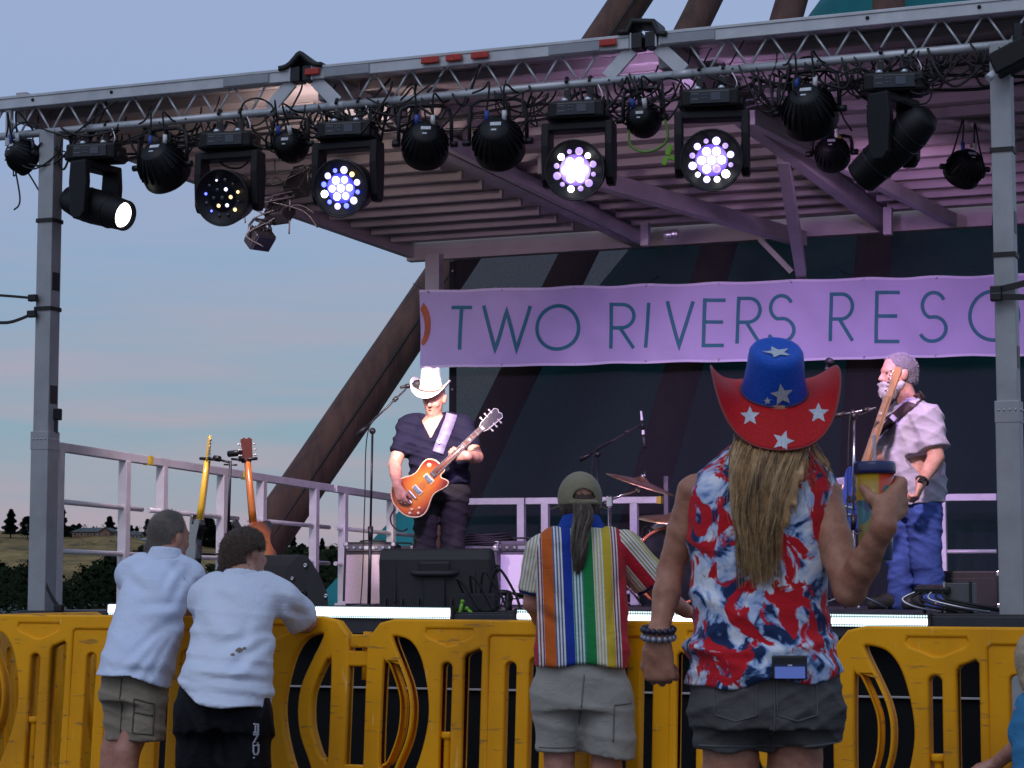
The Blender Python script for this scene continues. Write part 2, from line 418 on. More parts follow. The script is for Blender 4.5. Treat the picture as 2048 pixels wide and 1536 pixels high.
# ================================================================== MOBILE STAGE
DECKM = mat('deck_plywood', (.035, .033, .036), .6, 0, .4, 2, .2, 30)
SKIRT = mat('black_skirt', (.006, .006, .007), .95, 0, .5, 3, .2, 40, spec=.2)
ROOFM = mat('roof_sheet', (.42, .37, .36), .55, .2, .2, 1.5, .12, 20)
stg = thing('mobile_stage', 'mobile concert stage with aluminium roof, corner posts and black skirt', 'stage', S(0, 0, 0))
def sbox(name, u0, u1, v0, v1, z0, z1, m, parent, bevel=.004):
    b = MB(); c = S((u0 + u1) / 2, (v0 + v1) / 2, (z0 + z1) / 2); b.box(c, (u1 - u0, v1 - v0, z1 - z0), rotz(SROT))
    return b.obj(name, m, parent, bevel=bevel)
dk = sbox('deck', -.16, 6.5, -.06, 6.5, DK - .07, DK, DECKM, stg)
sbox('deck_edge', -.17, 6.51, -.09, -.062, DK - .13, DK - .012, mat('deck_edge_dark', (.05, .05, .06), .5, .4, .3, 6), dk)
sbox('skirt', -.12, 6.46, .04, .07, .0, DK - .075, SKIRT, stg)
sk2 = sbox('skirt', -.14, -.11, .08, 6.4, .0, DK - .075, SKIRT, stg)
for z in (.61,): sbox('skirt_rail', .05, 6.2, .015, .03, z, z + .012, ALU_DULL, stg, .002)
# corner posts
def atU(px, py, u):
    d = ray(px, py); t = ((O + UA * u - CAM).dot(UA)) / d.dot(UA); return CAM + d * t
for (u, v, z1, lb) in ((-.035, .02, 4.20, 'front left post'), (6.12, .02, 4.20, 'front right post'), (6.2, 6.3, 4.3, None)):
    p = sbox('corner_post', u - .065, u + .065, v - .065, v + .065, (DK if v > 1 else .25), 2.13, ALU_PAINT, stg, .006)
    up = sbox('upper_tube', u - .057, u + .057, v - .057, v + .057, 2.132, z1, ALU_PAINT, p, .006)
    if v < 1:
        sbox('splice_collar', u - .0675, u + .0675, v - .0675, v + .0675, 2.10, 2.22, ALU_PAINT, p, .004)
        for du in (-.045, -.015, .015, .045):
            b = MB(); b.ball(S(u + du, v - .068, 2.17), .007, 8); b.obj('bolt', STEEL, p); b = MB(); b.ball(S(u + .068, v + du, 2.17), .007, 8); b.obj('bolt', STEEL, p)
        for z in (2.40, 3.14):
            sbox('decal', u + .0575, u + .0595, v - .04, v + .04, z, z + .12, BLACK, p, 0)
        for z in (3.02, 3.60):
            b = MB(); b.box(S(u, v, z), (.128, .128, .026), rotz(SROT)); b.obj('strap_band', RUBBER, p)
        sbox('foot_plate', u - .1, u + .1, v - .1, v + .1, .0, .04, STEEL, p)
sbox('hanging_post', -.10, .04, 6.23, 6.35, 3.70, 4.3, ALU_DULL, stg)
# front truss: square rail on top, round tube below, thin zigzag rods
TZ, RZ0, RZ1 = 4.19, 4.362, 4.448
def rail_seg(u0, u1):
    r_ = sbox('top_rail', u0, u1, -.045, .045, RZ0, RZ1, ALU, stg, .004)
    sbox('rail_lip', u0, u1, -.052, -.046, RZ1 - .02, RZ1 - .004, ALU, r_, .001)
    n = int((u1 - u0 - .3) / .245); off = u0 + .18
    for k in range(n):
        a = off + k * .245
        for (ua, ub) in ((a, a + .095), (a + .215, a + .12)):
            if ua > u1 - .14: continue
            b = MB(); b.tube([S(ua, 0, RZ0 - .002), S(ub, 0, TZ + .02)], .0075, 6); b.obj('lattice_rod', ALU, r_)
    return r_
r1 = rail_seg(-.80, 1.76); r2 = rail_seg(1.90, 3.98); r3 = rail_seg(4.16, 6.75)
for (u0, u1) in ((-.80, 2.05), (2.05, 4.30), (4.30, 6.75)):
    b = MB(); b.tube([S(u0, 0, TZ), S(u1 - .002, 0, TZ)], .026, 14); tb = b.obj('truss_tube', ALU, stg)
    b = MB(); b.tube([S(u1 - .06, 0, TZ), S(u1 + .06, 0, TZ)], .029, 14); b.obj('tube_sleeve', ALU, tb)
    for k in range(4):
        b = MB(); q = S(u0 + .3 + k * .5, -.026, TZ); b.ball(q, .007, 8); b.obj('tube_bolt', BLACKM, tb)
sbox('end_upright', -.37, -.33, -.02, .02, 4.12, RZ0, ALU, stg)
for (ur, m_, nm) in ((r1, None, 0),): pass
def patch(u0, u1, z0, z1, m, name, par, d=.0535): return sbox(name, u0, u1, -d - .0015, -.0455, z0, z1, m, par, 0)
for (p0, p1, par) in ((455, 545, r1), (655, 745, r2), (1103, 1205, r2), (1325, 1435, r3)):
    a = atV(p0, 150, 0); c = atV(p1, 150, 0); u0 = (a - O).dot(UA); u1 = (c - O).dot(UA)
    patch(u0, u1, RZ0 + .006, RZ1 - .024, TAPE, 'reflective_tape', par)
for (p0, p1, par) in ((620, 648, r2), (851, 886, r2), (900, 932, r2), (950, 985, r2), (1206, 1240, r2)):
    a = atV(p0, 120, 0); c = atV(p1, 120, 0); u0 = (a - O).dot(UA); u1 = (c - O).dot(UA)
    sbox('marker_light', u0, u1, -.075, -.0545, RZ0 + .022, RZ1 - .022, REDLENS, par, .006)
for (px, par) in ((65, r1), (222, r1), (1737, r3), (1962, r3)):
    q = atV(px, 190, -.05); b = MB(); b.ball(S((q - O).dot(UA), -.047, (RZ0 + RZ1) / 2), .012, 8); b.obj('rail_hole', RUBBER, par)
# folding hinges with splayed flat braces and black rain covers
for uh in (1.83, 4.07):
    for sgn in (-1, 1):
        b = MB(); b.beam(S(uh + sgn * .09, -.0, RZ0 - .002), S(uh + sgn * .24, -.0, TZ + .024), .012, .085, (0, 0, 1) if 0 else tuple(VA))
        M3 = None; b = MB(); a = S(uh + sgn * .08, -.01, RZ0 + .003); c = S(uh + sgn * .235, -.01, TZ + .018)
        d = (c - a).normalized(); nrm = VA; w = d.cross(nrm).normalized() * .042
        vs = [a - w, a + w, c + w, c - w]; b.add([q - nrm * .01 for q in vs] + [q + nrm * .01 for q in vs], [(0, 1, 2, 3), (7, 6, 5, 4), (0, 4, 5, 1), (1, 5, 6, 2), (2, 6, 7, 3), (3, 7, 4, 0)])
        b.obj('hinge_brace', ALU, stg, bevel=.003)
        sbox('hinge_block', uh + sgn * .045 - .035, uh + sgn * .045 + .035, -.05, .05, RZ0 - .004, RZ1 + .003, BLACKM, stg)
        sbox('hinge_plate', uh + sgn * .078 - .006, uh + sgn * .078 + .006, -.056, .05, RZ0 - .006, RZ1 + .006, ALU, stg)
    b = MB(); n = 12; vs = []                                  # draped cover
    for i in range(n + 1):
        t = i / n * 2 - 1
        for j in range(6):
            v = -.07 + .2 * j / 5; z = RZ1 + .012 + .085 * math.exp(-(t * 2.3) ** 2) * (1 - .25 * j / 5) if uh < 3 else RZ1 + .010 + .07 * (1 if abs(t) < .55 else 0) - .02 * t
            vs.append(S(uh + t * .15, v, z))
    fs = [(i * 6 + j, (i + 1) * 6 + j, (i + 1) * 6 + j + 1, i * 6 + j + 1) for i in range(n) for j in range(5)]
    b.add(vs, fs, True); c_ = b.obj('rain_cover', RUBBER, stg); md = c_.modifiers.new('t', 'SOLIDIFY'); md.thickness = .03
# roof: three folding sections, sheet + joists
def section(u0, u1, zs, jz, ul, ur, v1=6.3):
    sh = sbox('roof_sheet', u0, u1, .06, v1, zs, zs + .03, ROOFM, stg, 0)
    k = 0; v = .34
    while v < v1 - .1:
        sbox('roof_joist', ul, ur, v - .022, v + .022, zs - jz, zs - .002, ROOFM, sh, .003); v += .42
    return sh
section(-.30, 1.90, 4.42, .07, -.24, 1.52); section(1.905, 4.12, 4.42, .06, 2.06, 4.06); section(4.125, 6.6, 4.42, .07, 4.30, 6.55)
sbox('roof_side_beam', -.34, -.26, .05, 6.34, 4.29, 4.49, ROOFM, stg)
sbox('roof_side_beam', 6.56, 6.64, .05, 6.34, 4.29, 4.49, ROOFM, stg)
sbox('roof_rear_beam', -.34, 6.64, 6.345, 6.45, 4.26, 4.46, ROOFM, stg)
for (u, w) in ((1.95, .05), (4.18, .05)): sbox('fold_beam', u - w, u + w, .05, 6.34, 4.25, 4.40, ALU_DULL, stg)
def pbeam(a, b, w, h, name='roof_brace', m=ALU_DULL):
    q = MB(); q.beam(a, b, w, h); return q.obj(name, m, stg, bevel=.004)
pbeam(atZ(1086, 328, 4.27), atZ(1604, 478, 4.22), .10, .13)
pbeam(atZ(1500, 235, 4.26), atZ(1906, 440, 4.25), .07, .10)
pbeam(atZ(1566, 312, 4.30), atV(1603, 548, 6.2), .09, .11)
pbeam(atV(1520, 478, 6.2), atV(1585, 545, 6.2), .05, .05)
pbeam(atZ(770, 225, 4.24), atZ(1285, 478, 4.22), .06, .09)
for px, y0, y1 in ((1291, 445, 492), (1776, 415, 470), (828, 210, 262)):
    v = 5.6 if px > 900 else .9; a = atV(px, y0, v); c = atV(px, y1, v); q = MB(); q.beam(a, c, .07, .07); q.obj('hanger_post', ALU_DULL, stg, bevel=.003)
for px, py in ((1020, 333), (1348, 468), (1336, 470)):
    b = MB(); b.tube([atV(px - 8, py, 3.8), atV(px + 8, py, 3.8)], .035, 10); b.obj('roller', STEEL, stg)
# rear winch bar seen at the right, under the roof
b = MB(); b.tube([atV(1845, 235, 2.6), atV(2075, 268, 2.6)], .03, 10); b.obj('side_pipe', ALU_DULL, stg)

# ================================================================== RAILINGS
YEL = mat('yellow_cap', (.55, .40, .03), .5)
def railing(name, label, A, B, posts, ztA, ztB, group, ext=(.12, .12), capstart=False, capend=False, ks=(1, .665, .36), skip_low=False):
    """A,B: points on the deck under the panel's ends; posts: fractions."""
    t = thing(name, label, 'railing', (A.x, A.y, DK), group=group)
    zt = lambda f: ztA + (ztB - ztA) * f
    P = lambda f, k: Vector((A.x + (B.x - A.x) * f, A.y + (B.y - A.y) * f, DK + (zt(f) - DK) * k))
    b = MB(); b.beam(P(0, 1), P(1, 1), .058, .058); b.obj('top_rail', RAILM, t, bevel=.004)
    for f in posts:
        a = P(f, 0); a.z = DK; c = P(f, 1); c.z -= .027
        q = MB(); q.beam(a, c, .066, .062, tuple(VA)); q.obj('post', RAILM, t, bevel=.004)
        q = MB(); q.box(Vector((a.x, a.y, DK + .012)), (.1, .1, .02), rotz(SROT)); q.obj('base_plate', RAILM, t)
    for k in ks[1:]:
        q = MB(); q.tube([P(0.02, k), P(.98, k)], .018, 10); q.obj('rail_tube', RAILM, t)
    if capstart: q = MB(); d = (P(1, 1) - P(0, 1)).normalized(); q.beam(P(0, 1) - d * .012, P(0, 1) + d * .03, .062, .062); q.obj('yellow_end', YEL, t)
    if capend: q = MB(); d = (P(1, 1) - P(0, 1)).normalized(); q.beam(P(1, 1) - d * .03, P(1, 1) + d * .012, .062, .062); q.obj('yellow_end', YEL, t)
    return t
def side_pt(px, u=-.06):
    q = atU(px, 1100, u); return Vector((q.x, q.y, DK))
def ztop(px):  return 2.13 + (2.017 - 2.13) * max(0, min(1, (px - 110) / 720))
gs = 'side railing panels along the left edge of the deck'
def side_panel(p0, p1, posts, label, **kw):
    A, B = side_pt(p0), side_pt(p1)
    L = (B - A).length
    fr = [((side_pt(p) - A).length / L) for p in posts]
    za = atU(p0, 893 + (1002 - 893) * (p0 - 110) / 720, -.06).z; zb = atU(p1, 893 + (1002 - 893) * (p1 - 110) / 720, -.06).z
    return railing('railing', label, A, B, fr, za, zb, gs, **kw)
side_panel(103, 286, [113, 247], 'pale aluminium side railing panel next to the front left corner post')
side_panel(292, 478, [322, 443], 'pale side railing panel with a yellow end, above the grey-haired man', capstart=True)
side_panel(488, 661, [522, 628], 'purple lit side railing panel crossing the leaning log', capstart=True)
side_panel(667, 846, [686, 782], 'purple lit side railing panel behind the microphone stand')
gb = 'rear railing panels in front of the dark backdrop'
def back_panel(p0, p1, posts, label, **kw):
    A = atV(p0, 1100, 6.0); B = atV(p1, 1100, 6.0); A.z = B.z = DK; L = (B - A).length
    fr = [((Vector((*atV(p, 1100, 6.0).xy, DK)) - A).length / L) for p in posts]
    y = lambda p: 1004 - (p - 850) * .0085
    return railing('railing', label, A, B, fr, atV(p0, y(p0), 6.0).z, atV(p1, y(p1), 6.0).z, gb, ks=(1, .50, .12), **kw)
back_panel(862, 1050, [900, 1043], 'rear railing panel right behind the guitarist')
back_panel(1053, 1322, [1091, 1269], 'rear railing panel behind the drum cymbals, yellow at its right end', capend=True)
back_panel(1850, 1996, [1886], 'rear railing panel between the bass player and the right corner post')

# ================================================================== BACKDROP + BANNER
sm_ = bpy.data.materials.new('scrim_mesh'); sm_.use_nodes = True; MATS['scrim_mesh'] = sm_
t_, p_ = nodes(sm_)
p_.inputs['Base Color'].default_value = (.008, .0075, .012, 1); p_.inputs['Roughness'].default_value = .9
tr = t_.nodes.new('ShaderNodeBsdfTransparent'); mx = t_.nodes.new('ShaderNodeMixShader'); mo = t_.nodes['Material Output']
cw = t_.nodes.new('ShaderNodeTexCoord'); wv = t_.nodes.new('ShaderNodeTexNoise'); wv.inputs['Scale'].default_value = 90; t_.links.new(cw.outputs['Object'], wv.inputs['Vector'])
mr_ = t_.nodes.new('ShaderNodeMapRange'); mr_.inputs[3].default_value = .86; mr_.inputs[4].default_value = .96; t_.links.new(wv.outputs[0], mr_.inputs[0])
t_.links.new(mr_.outputs[0], mx.inputs[0]); t_.links.new(tr.outputs[0], mx.inputs[1]); t_.links.new(p_.outputs[0], mx.inputs[2]); t_.links.new(mx.outputs[0], mo.inputs[0])
bd = thing('backdrop', 'dark see-through mesh backdrop hung across the back of the stage', 'backdrop', S(.2, 6.5, DK))
mb = MB(); nu, nz_ = 40, 16
for j in range(nz_ + 1):
    for i in range(nu + 1):
        u = .10 + 6.4 * i / nu; z = .98 + 3.3 * j / nz_; mb.v.append(tuple(S(u, 6.48 + .02 * math.sin(u * 5 + z) + .015 * math.sin(z * 4 + u * 2), z)))
for j in range(nz_):
    for i in range(nu):
        a = j * (nu + 1) + i; mb.f.append((a, a + 1, a + nu + 2, a + nu + 1)); mb.sm.append(True)
mb.obj('mesh_cloth', sm_, bd)
HEM = mat('backdrop_hem', (.012, .012, .015), .9)
sbox('hem', .05, .12, 6.455, 6.465, .98, 4.25, HEM, bd, 0)
for k in range(9):
    b = MB(); b.ball(S(.085, 6.45, 1.2 + k * .37), .012, 8); b.obj('grommet', STEEL, bd)

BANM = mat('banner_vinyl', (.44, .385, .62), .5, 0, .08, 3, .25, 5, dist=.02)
INK = mat('banner_ink', (.010, .16, .20), .6, 0, .15, 10)
ORANGE = mat('banner_orange', (.42, .11, .03), .6, 0, .3, 4)
VB = 6.10
ban = thing('banner', 'wide white vinyl banner lettered TWO RIVERS RESORT hung at the back', 'banner', S(0, VB, 3.2))
def rip(p):   # cloth ripple, in v
    return .020 * math.sin(p.x * 3.1 + p.z * 2) + .012 * math.sin(p.x * 7.3 - p.z * 5) + .008 * abs(math.sin(p.x * 5.0 + p.z * 4.2)) + .004 * math.sin(p.x * 19 + p.z * 12)
def bpt(px, py, off=0.):
    q = atV(px, py, VB); return q + VA * (rip(q) - off)
mb = MB(); nu, nz_ = 120, 14
def edge(px):  # sagging top and bottom edges
    sag = 6.5 * math.sin((px - 858) / 145 * math.pi) ** 2 * (.6 + .4 * math.sin(px * .011))
    return 580 - (px - 843) * .0285 + sag * .6, 737 - (px - 843) * .0205 - sag * .4
for j in range(nz_ + 1):
    for i in range(nu + 1):
        px = 841 + (2330 - 841) * i / nu; a, c = edge(px); mb.v.append(tuple(bpt(px, a + (c - a) * j / nz_)))
for j in range(nz_):
    for i in range(nu):
        a = j * (nu + 1) + i; mb.f.append((a, a + 1, a + nu + 2, a + nu + 1)); mb.sm.append(True)
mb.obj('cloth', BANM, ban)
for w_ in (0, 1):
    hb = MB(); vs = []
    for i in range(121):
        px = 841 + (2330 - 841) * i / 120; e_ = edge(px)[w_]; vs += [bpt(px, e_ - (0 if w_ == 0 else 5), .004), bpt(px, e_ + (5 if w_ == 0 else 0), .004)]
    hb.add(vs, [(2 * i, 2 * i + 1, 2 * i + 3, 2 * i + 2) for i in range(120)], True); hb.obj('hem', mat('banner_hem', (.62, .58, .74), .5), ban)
def arc(cx, cy, rx, ry, a0, a1, n=26): return [(cx + rx * math.cos(R(a0 + (a1 - a0) * i / n)), cy - ry * math.sin(R(a0 + (a1 - a0) * i / n))) for i in range(n + 1)]
def letter(ch):   # strokes in a unit box, y down
    if ch == 'T': return [[(0, 0), (1, 0)], [(.5, 0), (.5, 1)]]
    if ch == 'W': return [[(0, 0), (.27, 1), (.5, .12), (.73, 1), (1, 0)]]
    if ch == 'O': return [arc(.5, .5, .5, .5, 0, 360, 44)]
    if ch == 'R': return [[(0, 1), (0, 0), (.45, 0)] + arc(.45, .265, .5, .265, 90, -90, 18)[1:] + [(0, .53)], [(.38, .53), (1, 1)]]
    if ch == 'I': return [[(0, 0), (0, 1)]]
    if ch == 'V': return [[(0, 0), (.5, 1), (1, 0)]]
    if ch == 'E': return [[(1, 0), (0, 0), (0, 1), (1, 1)], [(0, .48), (.9, .48)]]
    if ch == 'S': return [arc(.5, .26, .42, .26, 25, 250, 20) + arc(.5, .745, .5, .255, 78, -155, 24)]
def stroke(pts, w):     # offset ribbon in pixel space
    res = []
    if len(pts) < 6 or max(abs(pts[i + 1][0] - pts[i][0]) + abs(pts[i + 1][1] - pts[i][1]) for i in range(len(pts) - 1)) > 14:
        q = []
        for a, b_ in zip(pts[:-1], pts[1:]):
            m_ = max(1, int(math.hypot(b_[0] - a[0], b_[1] - a[1]) / 10)); q += [(a[0] + (b_[0] - a[0]) * k / m_, a[1] + (b_[1] - a[1]) * k / m_) for k in range(m_)]
        pts = q + [pts[-1]]
    m_ = len(pts); L = []; Rr = []
    for i in range(m_):
        a = Vector(pts[max(0, i - 1)]); c = Vector(pts[i]); d = Vector(pts[min(m_ - 1, i + 1)])
        if i == 0 and (Vector(pts[0]) - Vector(pts[-1])).length < .5: a = Vector(pts[-2])
        if i == m_ - 1 and (Vector(pts[0]) - Vector(pts[-1])).length < .5: d = Vector(pts[1])
        d1 = (c - a).normalized() if (c - a).length > 0 else (d - c).normalized(); d2 = (d - c).normalized() if (d - c).length > 0 else d1
        t = (d1 + d2).normalized(); n = Vector((-t.y, t.x)); k = 1 / max(.35, n.dot(Vector((-d1.y, d1.x))))
        L.append(c + n * w / 2 * k); Rr.append(c - n * w / 2 * k)
    return L, Rr
LET = [('T', 902, 943, 615, 700), ('W', 966, 1057, 611, 699), ('O', 1072, 1157, 611, 698), ('R', 1222, 1270, 609, 697), ('I', 1296, 1297, 606, 696), ('V', 1335, 1386, 603, 693),
       ('E', 1408, 1449, 600, 691), ('R', 1475, 1521, 596, 687), ('S', 1536, 1587, 591, 683), ('R', 1661, 1707, 588, 682), ('E', 1754, 1800, 586, 683), ('S', 1840, 1893, 585, 683),
       ('O', 1940, 2036, 582, 680), ('R', 2096, 2146, 580, 678), ('T', 2168, 2222, 578, 677)]
for ch, x0, x1, y0, y1 in LET:
    mb = MB()
    for kk, st in enumerate(letter(ch)):
        sk = .07 if ch in 'IRETV' else 0     # hand-set letters lean a touch
        pts = [(x0 + (x1 - x0) * a - (bb - .5) * 6 * (1 if ch in 'I' else .4), y0 + (y1 - y0) * bb) for a, bb in st]
        Lp, Rp = stroke(pts, 7.2)
        vs = []
        for a, c in zip(Lp, Rp): vs += [bpt(a.x, a.y, .005 + .001 * kk), bpt(c.x, c.y, .005 + .001 * kk)]
        mb.add(vs, [(2 * i, 2 * i + 1, 2 * i + 3, 2 * i + 2) for i in range(len(Lp) - 1)], False)
    mb.obj('letter', INK, ban)
mb = MB(); o_ = arc(836, 648, 26, 48, 62, -66, 18); i_ = arc(828, 652, 22, 40, 58, -60, 18)
o_ = [(max(843, x), y) for x, y in o_]; i_ = [(max(842.5, x), y) for x, y in i_]
vs = [bpt(x, y, .005) for x, y in o_] + [bpt(x, y, .005) for x, y in i_]; n = len(o_)
mb.add(vs, [(i, i + 1, n + i + 1, n + i) for i in range(n - 1)]); mb.obj('printed_swoosh', ORANGE, ban)
for k in range(11):
    px = 858 + 145 * k; a, c = edge(px); 
    for y in (a + 5, c - 5): b = MB(); b.ball(bpt(px, y, .004), .011, 8); b.obj('grommet', STEEL, ban)
for k in range(0, 11, 1):
    b = MB(); px = 858 + 145 * k; a, c = edge(px); p = bpt(px, a + 5, .004); b.tube([p, p + UA * (.05 if k % 2 else -.25) + VA * .22 + Vector((0, 0, .03 + .09 * (k % 3 == 0)))], .005, 5); b.obj('tie_cord', RUBBER, ban)
# ================================================================== YELLOW PLASTIC BARRIERS
YELP = mat('yellow_barrier_plastic', (.90, .385, .004), .5, 0, .12, 2.5, .22, 160, spec=.22)
def scuff():
    t, p = nodes(YELP); co = t.nodes.new('ShaderNodeTexCoord'); src = p.inputs['Base Color'].links[0].from_socket
    def layer(prev, scale, stretch, lo, hi, colr, amt):
        mp_ = t.nodes.new('ShaderNodeMapping'); mp_.inputs['Scale'].default_value = stretch; t.links.new(co.outputs['Object'], mp_.inputs[0]); oi = t.nodes.new('ShaderNodeObjectInfo')
        n = t.nodes.new('ShaderNodeTexNoise'); n.noise_dimensions = '4D'; n.inputs['Scale'].default_value = scale; n.inputs['Detail'].default_value = 6; t.links.new(mp_.outputs[0], n.inputs['Vector'])
        mu = t.nodes.new('ShaderNodeMath'); mu.operation = 'MULTIPLY'; mu.inputs[1].default_value = 40; t.links.new(oi.outputs['Random'], mu.inputs[0]); t.links.new(mu.outputs[0], n.inputs['W'])
        r = t.nodes.new('ShaderNodeMapRange'); r.inputs[1].default_value = lo; r.inputs[2].default_value = hi; r.inputs[4].default_value = amt; t.links.new(n.outputs[0], r.inputs[0])
        x = t.nodes.new('ShaderNodeMixRGB'); t.links.new(r.outputs[0], x.inputs[0]); t.links.new(prev, x.inputs[1]); x.inputs[2].default_value = colr; return x.outputs[0]
    c = layer(src, 3.0, (1, 1, .5), .46, .74, (.42, .16, .008, 1), .75); c = layer(c, 30, (.25, 1, 1.6), .61, .68, (.20, .12, .05, 1), .6); c = layer(c, 55, (1, 1, .12), .66, .72, (.95, .62, .22, 1), .5); c = layer(c, 60, (1, 1, 1), .72, .75, (.10, .06, .03, 1), .7)
    t.links.new(c, p.inputs['Base Color'])
scuff()
LB, HB = 2.05, 1.075
def rrect(x0, y0, x1, y1, r=None, n=6):
    r = min((x1 - x0), (y1 - y0)) / 2 * .98 if r is None else r; P = []
    for cx, cy, a0 in ((x1 - r, y1 - r, 0), (x0 + r, y1 - r, 90), (x0 + r, y0 + r, 180), (x1 - r, y0 + r, 270)):
        P += [(cx + r * math.cos(R(a0 + 90 * k / n)), cy + r * math.sin(R(a0 + 90 * k / n))) for k in range(n + 1)]
    return P
def mirror(lp): return [(LB - x, y) for x, y in reversed(lp)]
def sm2(pts, n=5): return [(p.x, p.y) for p in catmull([(x, y, 0) for x, y in pts], n, True)]
def barrier_meshes():
    e = .045
    half = [(e, .12), (e, .94), (e + .012, 1.0), (e + .06, 1.058), (e + .13, HB)]
    outer = half + [(LB - x, y) for x, y in reversed(half)]
    outer += [(LB - .06, .10), (LB - .30, .0), (LB - .42, .0), (LB - .50, .10), (LB - .62, .14), (LB - .74, .10), (LB - .8, .0), (.8, .0), (.74, .10), (.62, .14), (.50, .10), (.42, 0), (.30, 0), (.06, .10)]
    D = [(.125, .47), (.128, .86), (.14, .885), (.158, .872), (.205, .76), (.215, .68), (.205, .58), (.165, .475), (.14, .455)]
    Cr = [(.172, .985), (.19, 1.0), (.262, .975), (.315, .89), (.350, .73), (.345, .60), (.30, .44), (.22, .27), (.16, .22), (.15, .25), (.205, .42), (.262, .56), (.277, .68), (.262, .78), (.22, .88)]
    holes = [sm2(D), sm2(Cr)]
    holes.append(rrect(.408, .24, .458, .892)); 
    holes.append([(.512, .26), (.512, .915), (.525, .93), (.582, .952), (.594, .94), (.594, .26), (.58, .245), (.526, .245)])
    for k, x in enumerate((.70, .81)): holes.append(rrect(x, .22, x + .05, .90 + .02 * k))
    x = .92; holes.append(rrect(x, .2, x + .05, .925))
    hs = holes + [mirror(h) for h in holes]
    rec = [(.628, .18), (.628, 1.0), (.64, 1.008), (LB - .64, 1.008), (LB - .628, 1.0), (LB - .628, .18)]
    emb = [(.335, 1.035), (.548, 1.035), (.556, 1.02), (.54, 1.0), (.46, .966), (.43, .966), (.342, 1.0), (.325, 1.02)]
    core = fill_outline([outer] + hs, .021, .008, 2)
    fr = fill_outline([outer] + [hs[i] for i in (0, 1, 2, 3)] + [hs[i] for i in (7, 8, 9, 10)] + [rec, emb, mirror(emb)], .031, .010, 2)
    return core, fr
core, frm = barrier_meshes()
def to_bm(me):
    bm = bmesh.new(); bm.from_mesh(me); return bm
bm = to_bm(core); bm.from_mesh(frm); pm = bpy.data.meshes.new('barrier_panel'); bm.to_mesh(pm); bm.free()
pm.transform(Matrix.Rotation(R(90), 4, 'X')); pm.materials.append(YELP)
KN = ((.02, .978, .058), (.02, .30, .058), (LB - .005, .892, .068), (LB - .005, .40, .068))
def peg(x):
    b = MB(); b.lathe([(.015, .245), (.016, .57), (.028, .572), (.028, .60)], 12, Matrix.Translation((x, 0, 0))); return b
def barrier(A, ang, lean, label):
    """A: ground point of the left joint; ang: heading of the panel."""
    M = Matrix.Rotation(ang, 3, 'Z') @ Matrix.Rotation(-lean, 3, 'X')
    t = thing('crowd_barrier', label, 'barrier', A, M, 'yellow plastic barriers in front of the stage')
    o = bpy.data.objects.new('panel', pm); col.objects.link(o); o.parent = t
    for x, z, h in KN: b = MB(); b.box((x, 0, z), (.12, .055, h)); b.obj('hinge_knuckle', YELP, t, local=True, bevel=.008)
    b = MB(); b.tube([(LB + .025, 0, .80), (LB + .025, 0, 1.01)], .02, 10); b.obj('hinge_pin', YELP, t, local=True)
    for x in (.433, LB - .433): peg(x).obj('drop_peg', YELP, t, local=True, bevel=.006)
    for x in (.62, LB - .62):
        b = MB(); b.box((x, 0, .03), (.10, .46, .05)); b.obj('foot', YELP, t, local=True, bevel=.012)
    return t
def ground(px, s, zt):  # joint position on the ground from its column and scale
    return Vector(((px - 1024) / s, FPX / s, zt - HB))
J0 = ground(-88, 415, 1.085); J1 = ground(712, 455, 1.075); J2 = ground(1640, 513, 1.063)
def put(Ja, Jb, lean, label, fixlen=None):
    a = math.atan2(Jb.y - Ja.y, Jb.x - Ja.x); t = barrier(Vector((Ja.x, Ja.y, Ja.z)), a, lean, label)
    sx = (Vector((Jb.x - Ja.x, Jb.y - Ja.y, 0)).length) / LB
    t.scale = (sx, 1, 1); return t
put(J0, J1, R(4), 'yellow barrier at the left that the two men in white shirts lean on')
put(J1, J2, R(3), 'yellow barrier in the middle, behind the striped shirt')
d = (J2 - J1).normalized(); J3 = J2 + Vector((d.x, d.y, 0)) * 2.16
put(J2, Vector((J3.x, J3.y, J2.z)), R(.5), 'yellow barrier at the right below the bass player, ending at the frame edge')
Jm = J0 + Vector((.30, 2.0, 0))
barrier(Vector((J0.x - .12, J0.y + .25, 0)), R(78), 0, 'yellow barrier turned back towards the stage, glimpsed through the left one')
# ================================================================== LIGHTING RIG
FIX = mat('fixture_black', (.006, .006, .0075), .5, 0, .35, 14, .12, 120, spec=.3)
FIX2 = mat('fixture_black_gloss', (.012, .012, .016), .28, 0, .3, 10)
LABELD = mat('grey_print', (.12, .125, .14), .5)
DISP = mat('fixture_display', (.018, .02, .026), .25)
DISP2 = mat('fixture_screen', (.06, .07, .09), .3)
LENSG = mat('dark_lens', (.01, .01, .02), .1, 0, spec=.8)
CELL_OFF = mat('led_cell_unlit', (.05, .05, .07), .12, 0, spec=.8)
def emat(name, c, s): return mat(name, c, .4, emit=c, es=s)
E_WHITE = emat('led_white', (1, .97, 1), 9); E_LAV = emat('led_lavender', (.62, .56, 1), 2.2); E_BLUE = emat('led_blue', (.08, .10, 1), 5)
E_VIO = emat('led_violet', (.55, .38, 1), 1.0); E_AMB = emat('led_amber', (1, .72, .35), 1.6); E_DIM = emat('led_dim_white', (.75, .75, 1), 1.6); E_SPOT = emat('spot_lens_lit', (1, .98, .95), 4)
YTAPE = mat('yellow_tape', (.55, .40, .02), .6); GREEN = mat('lime_cable', (.18, .48, .02), .5)
GRIP = mat('clear_cap', (.55, .60, .65), .15, .5)
rig_cables = MB()      # every loose cable of the rig
def upos(px, v=0., y=200): 
    return (atV(px, y, v) - O).dot(UA)
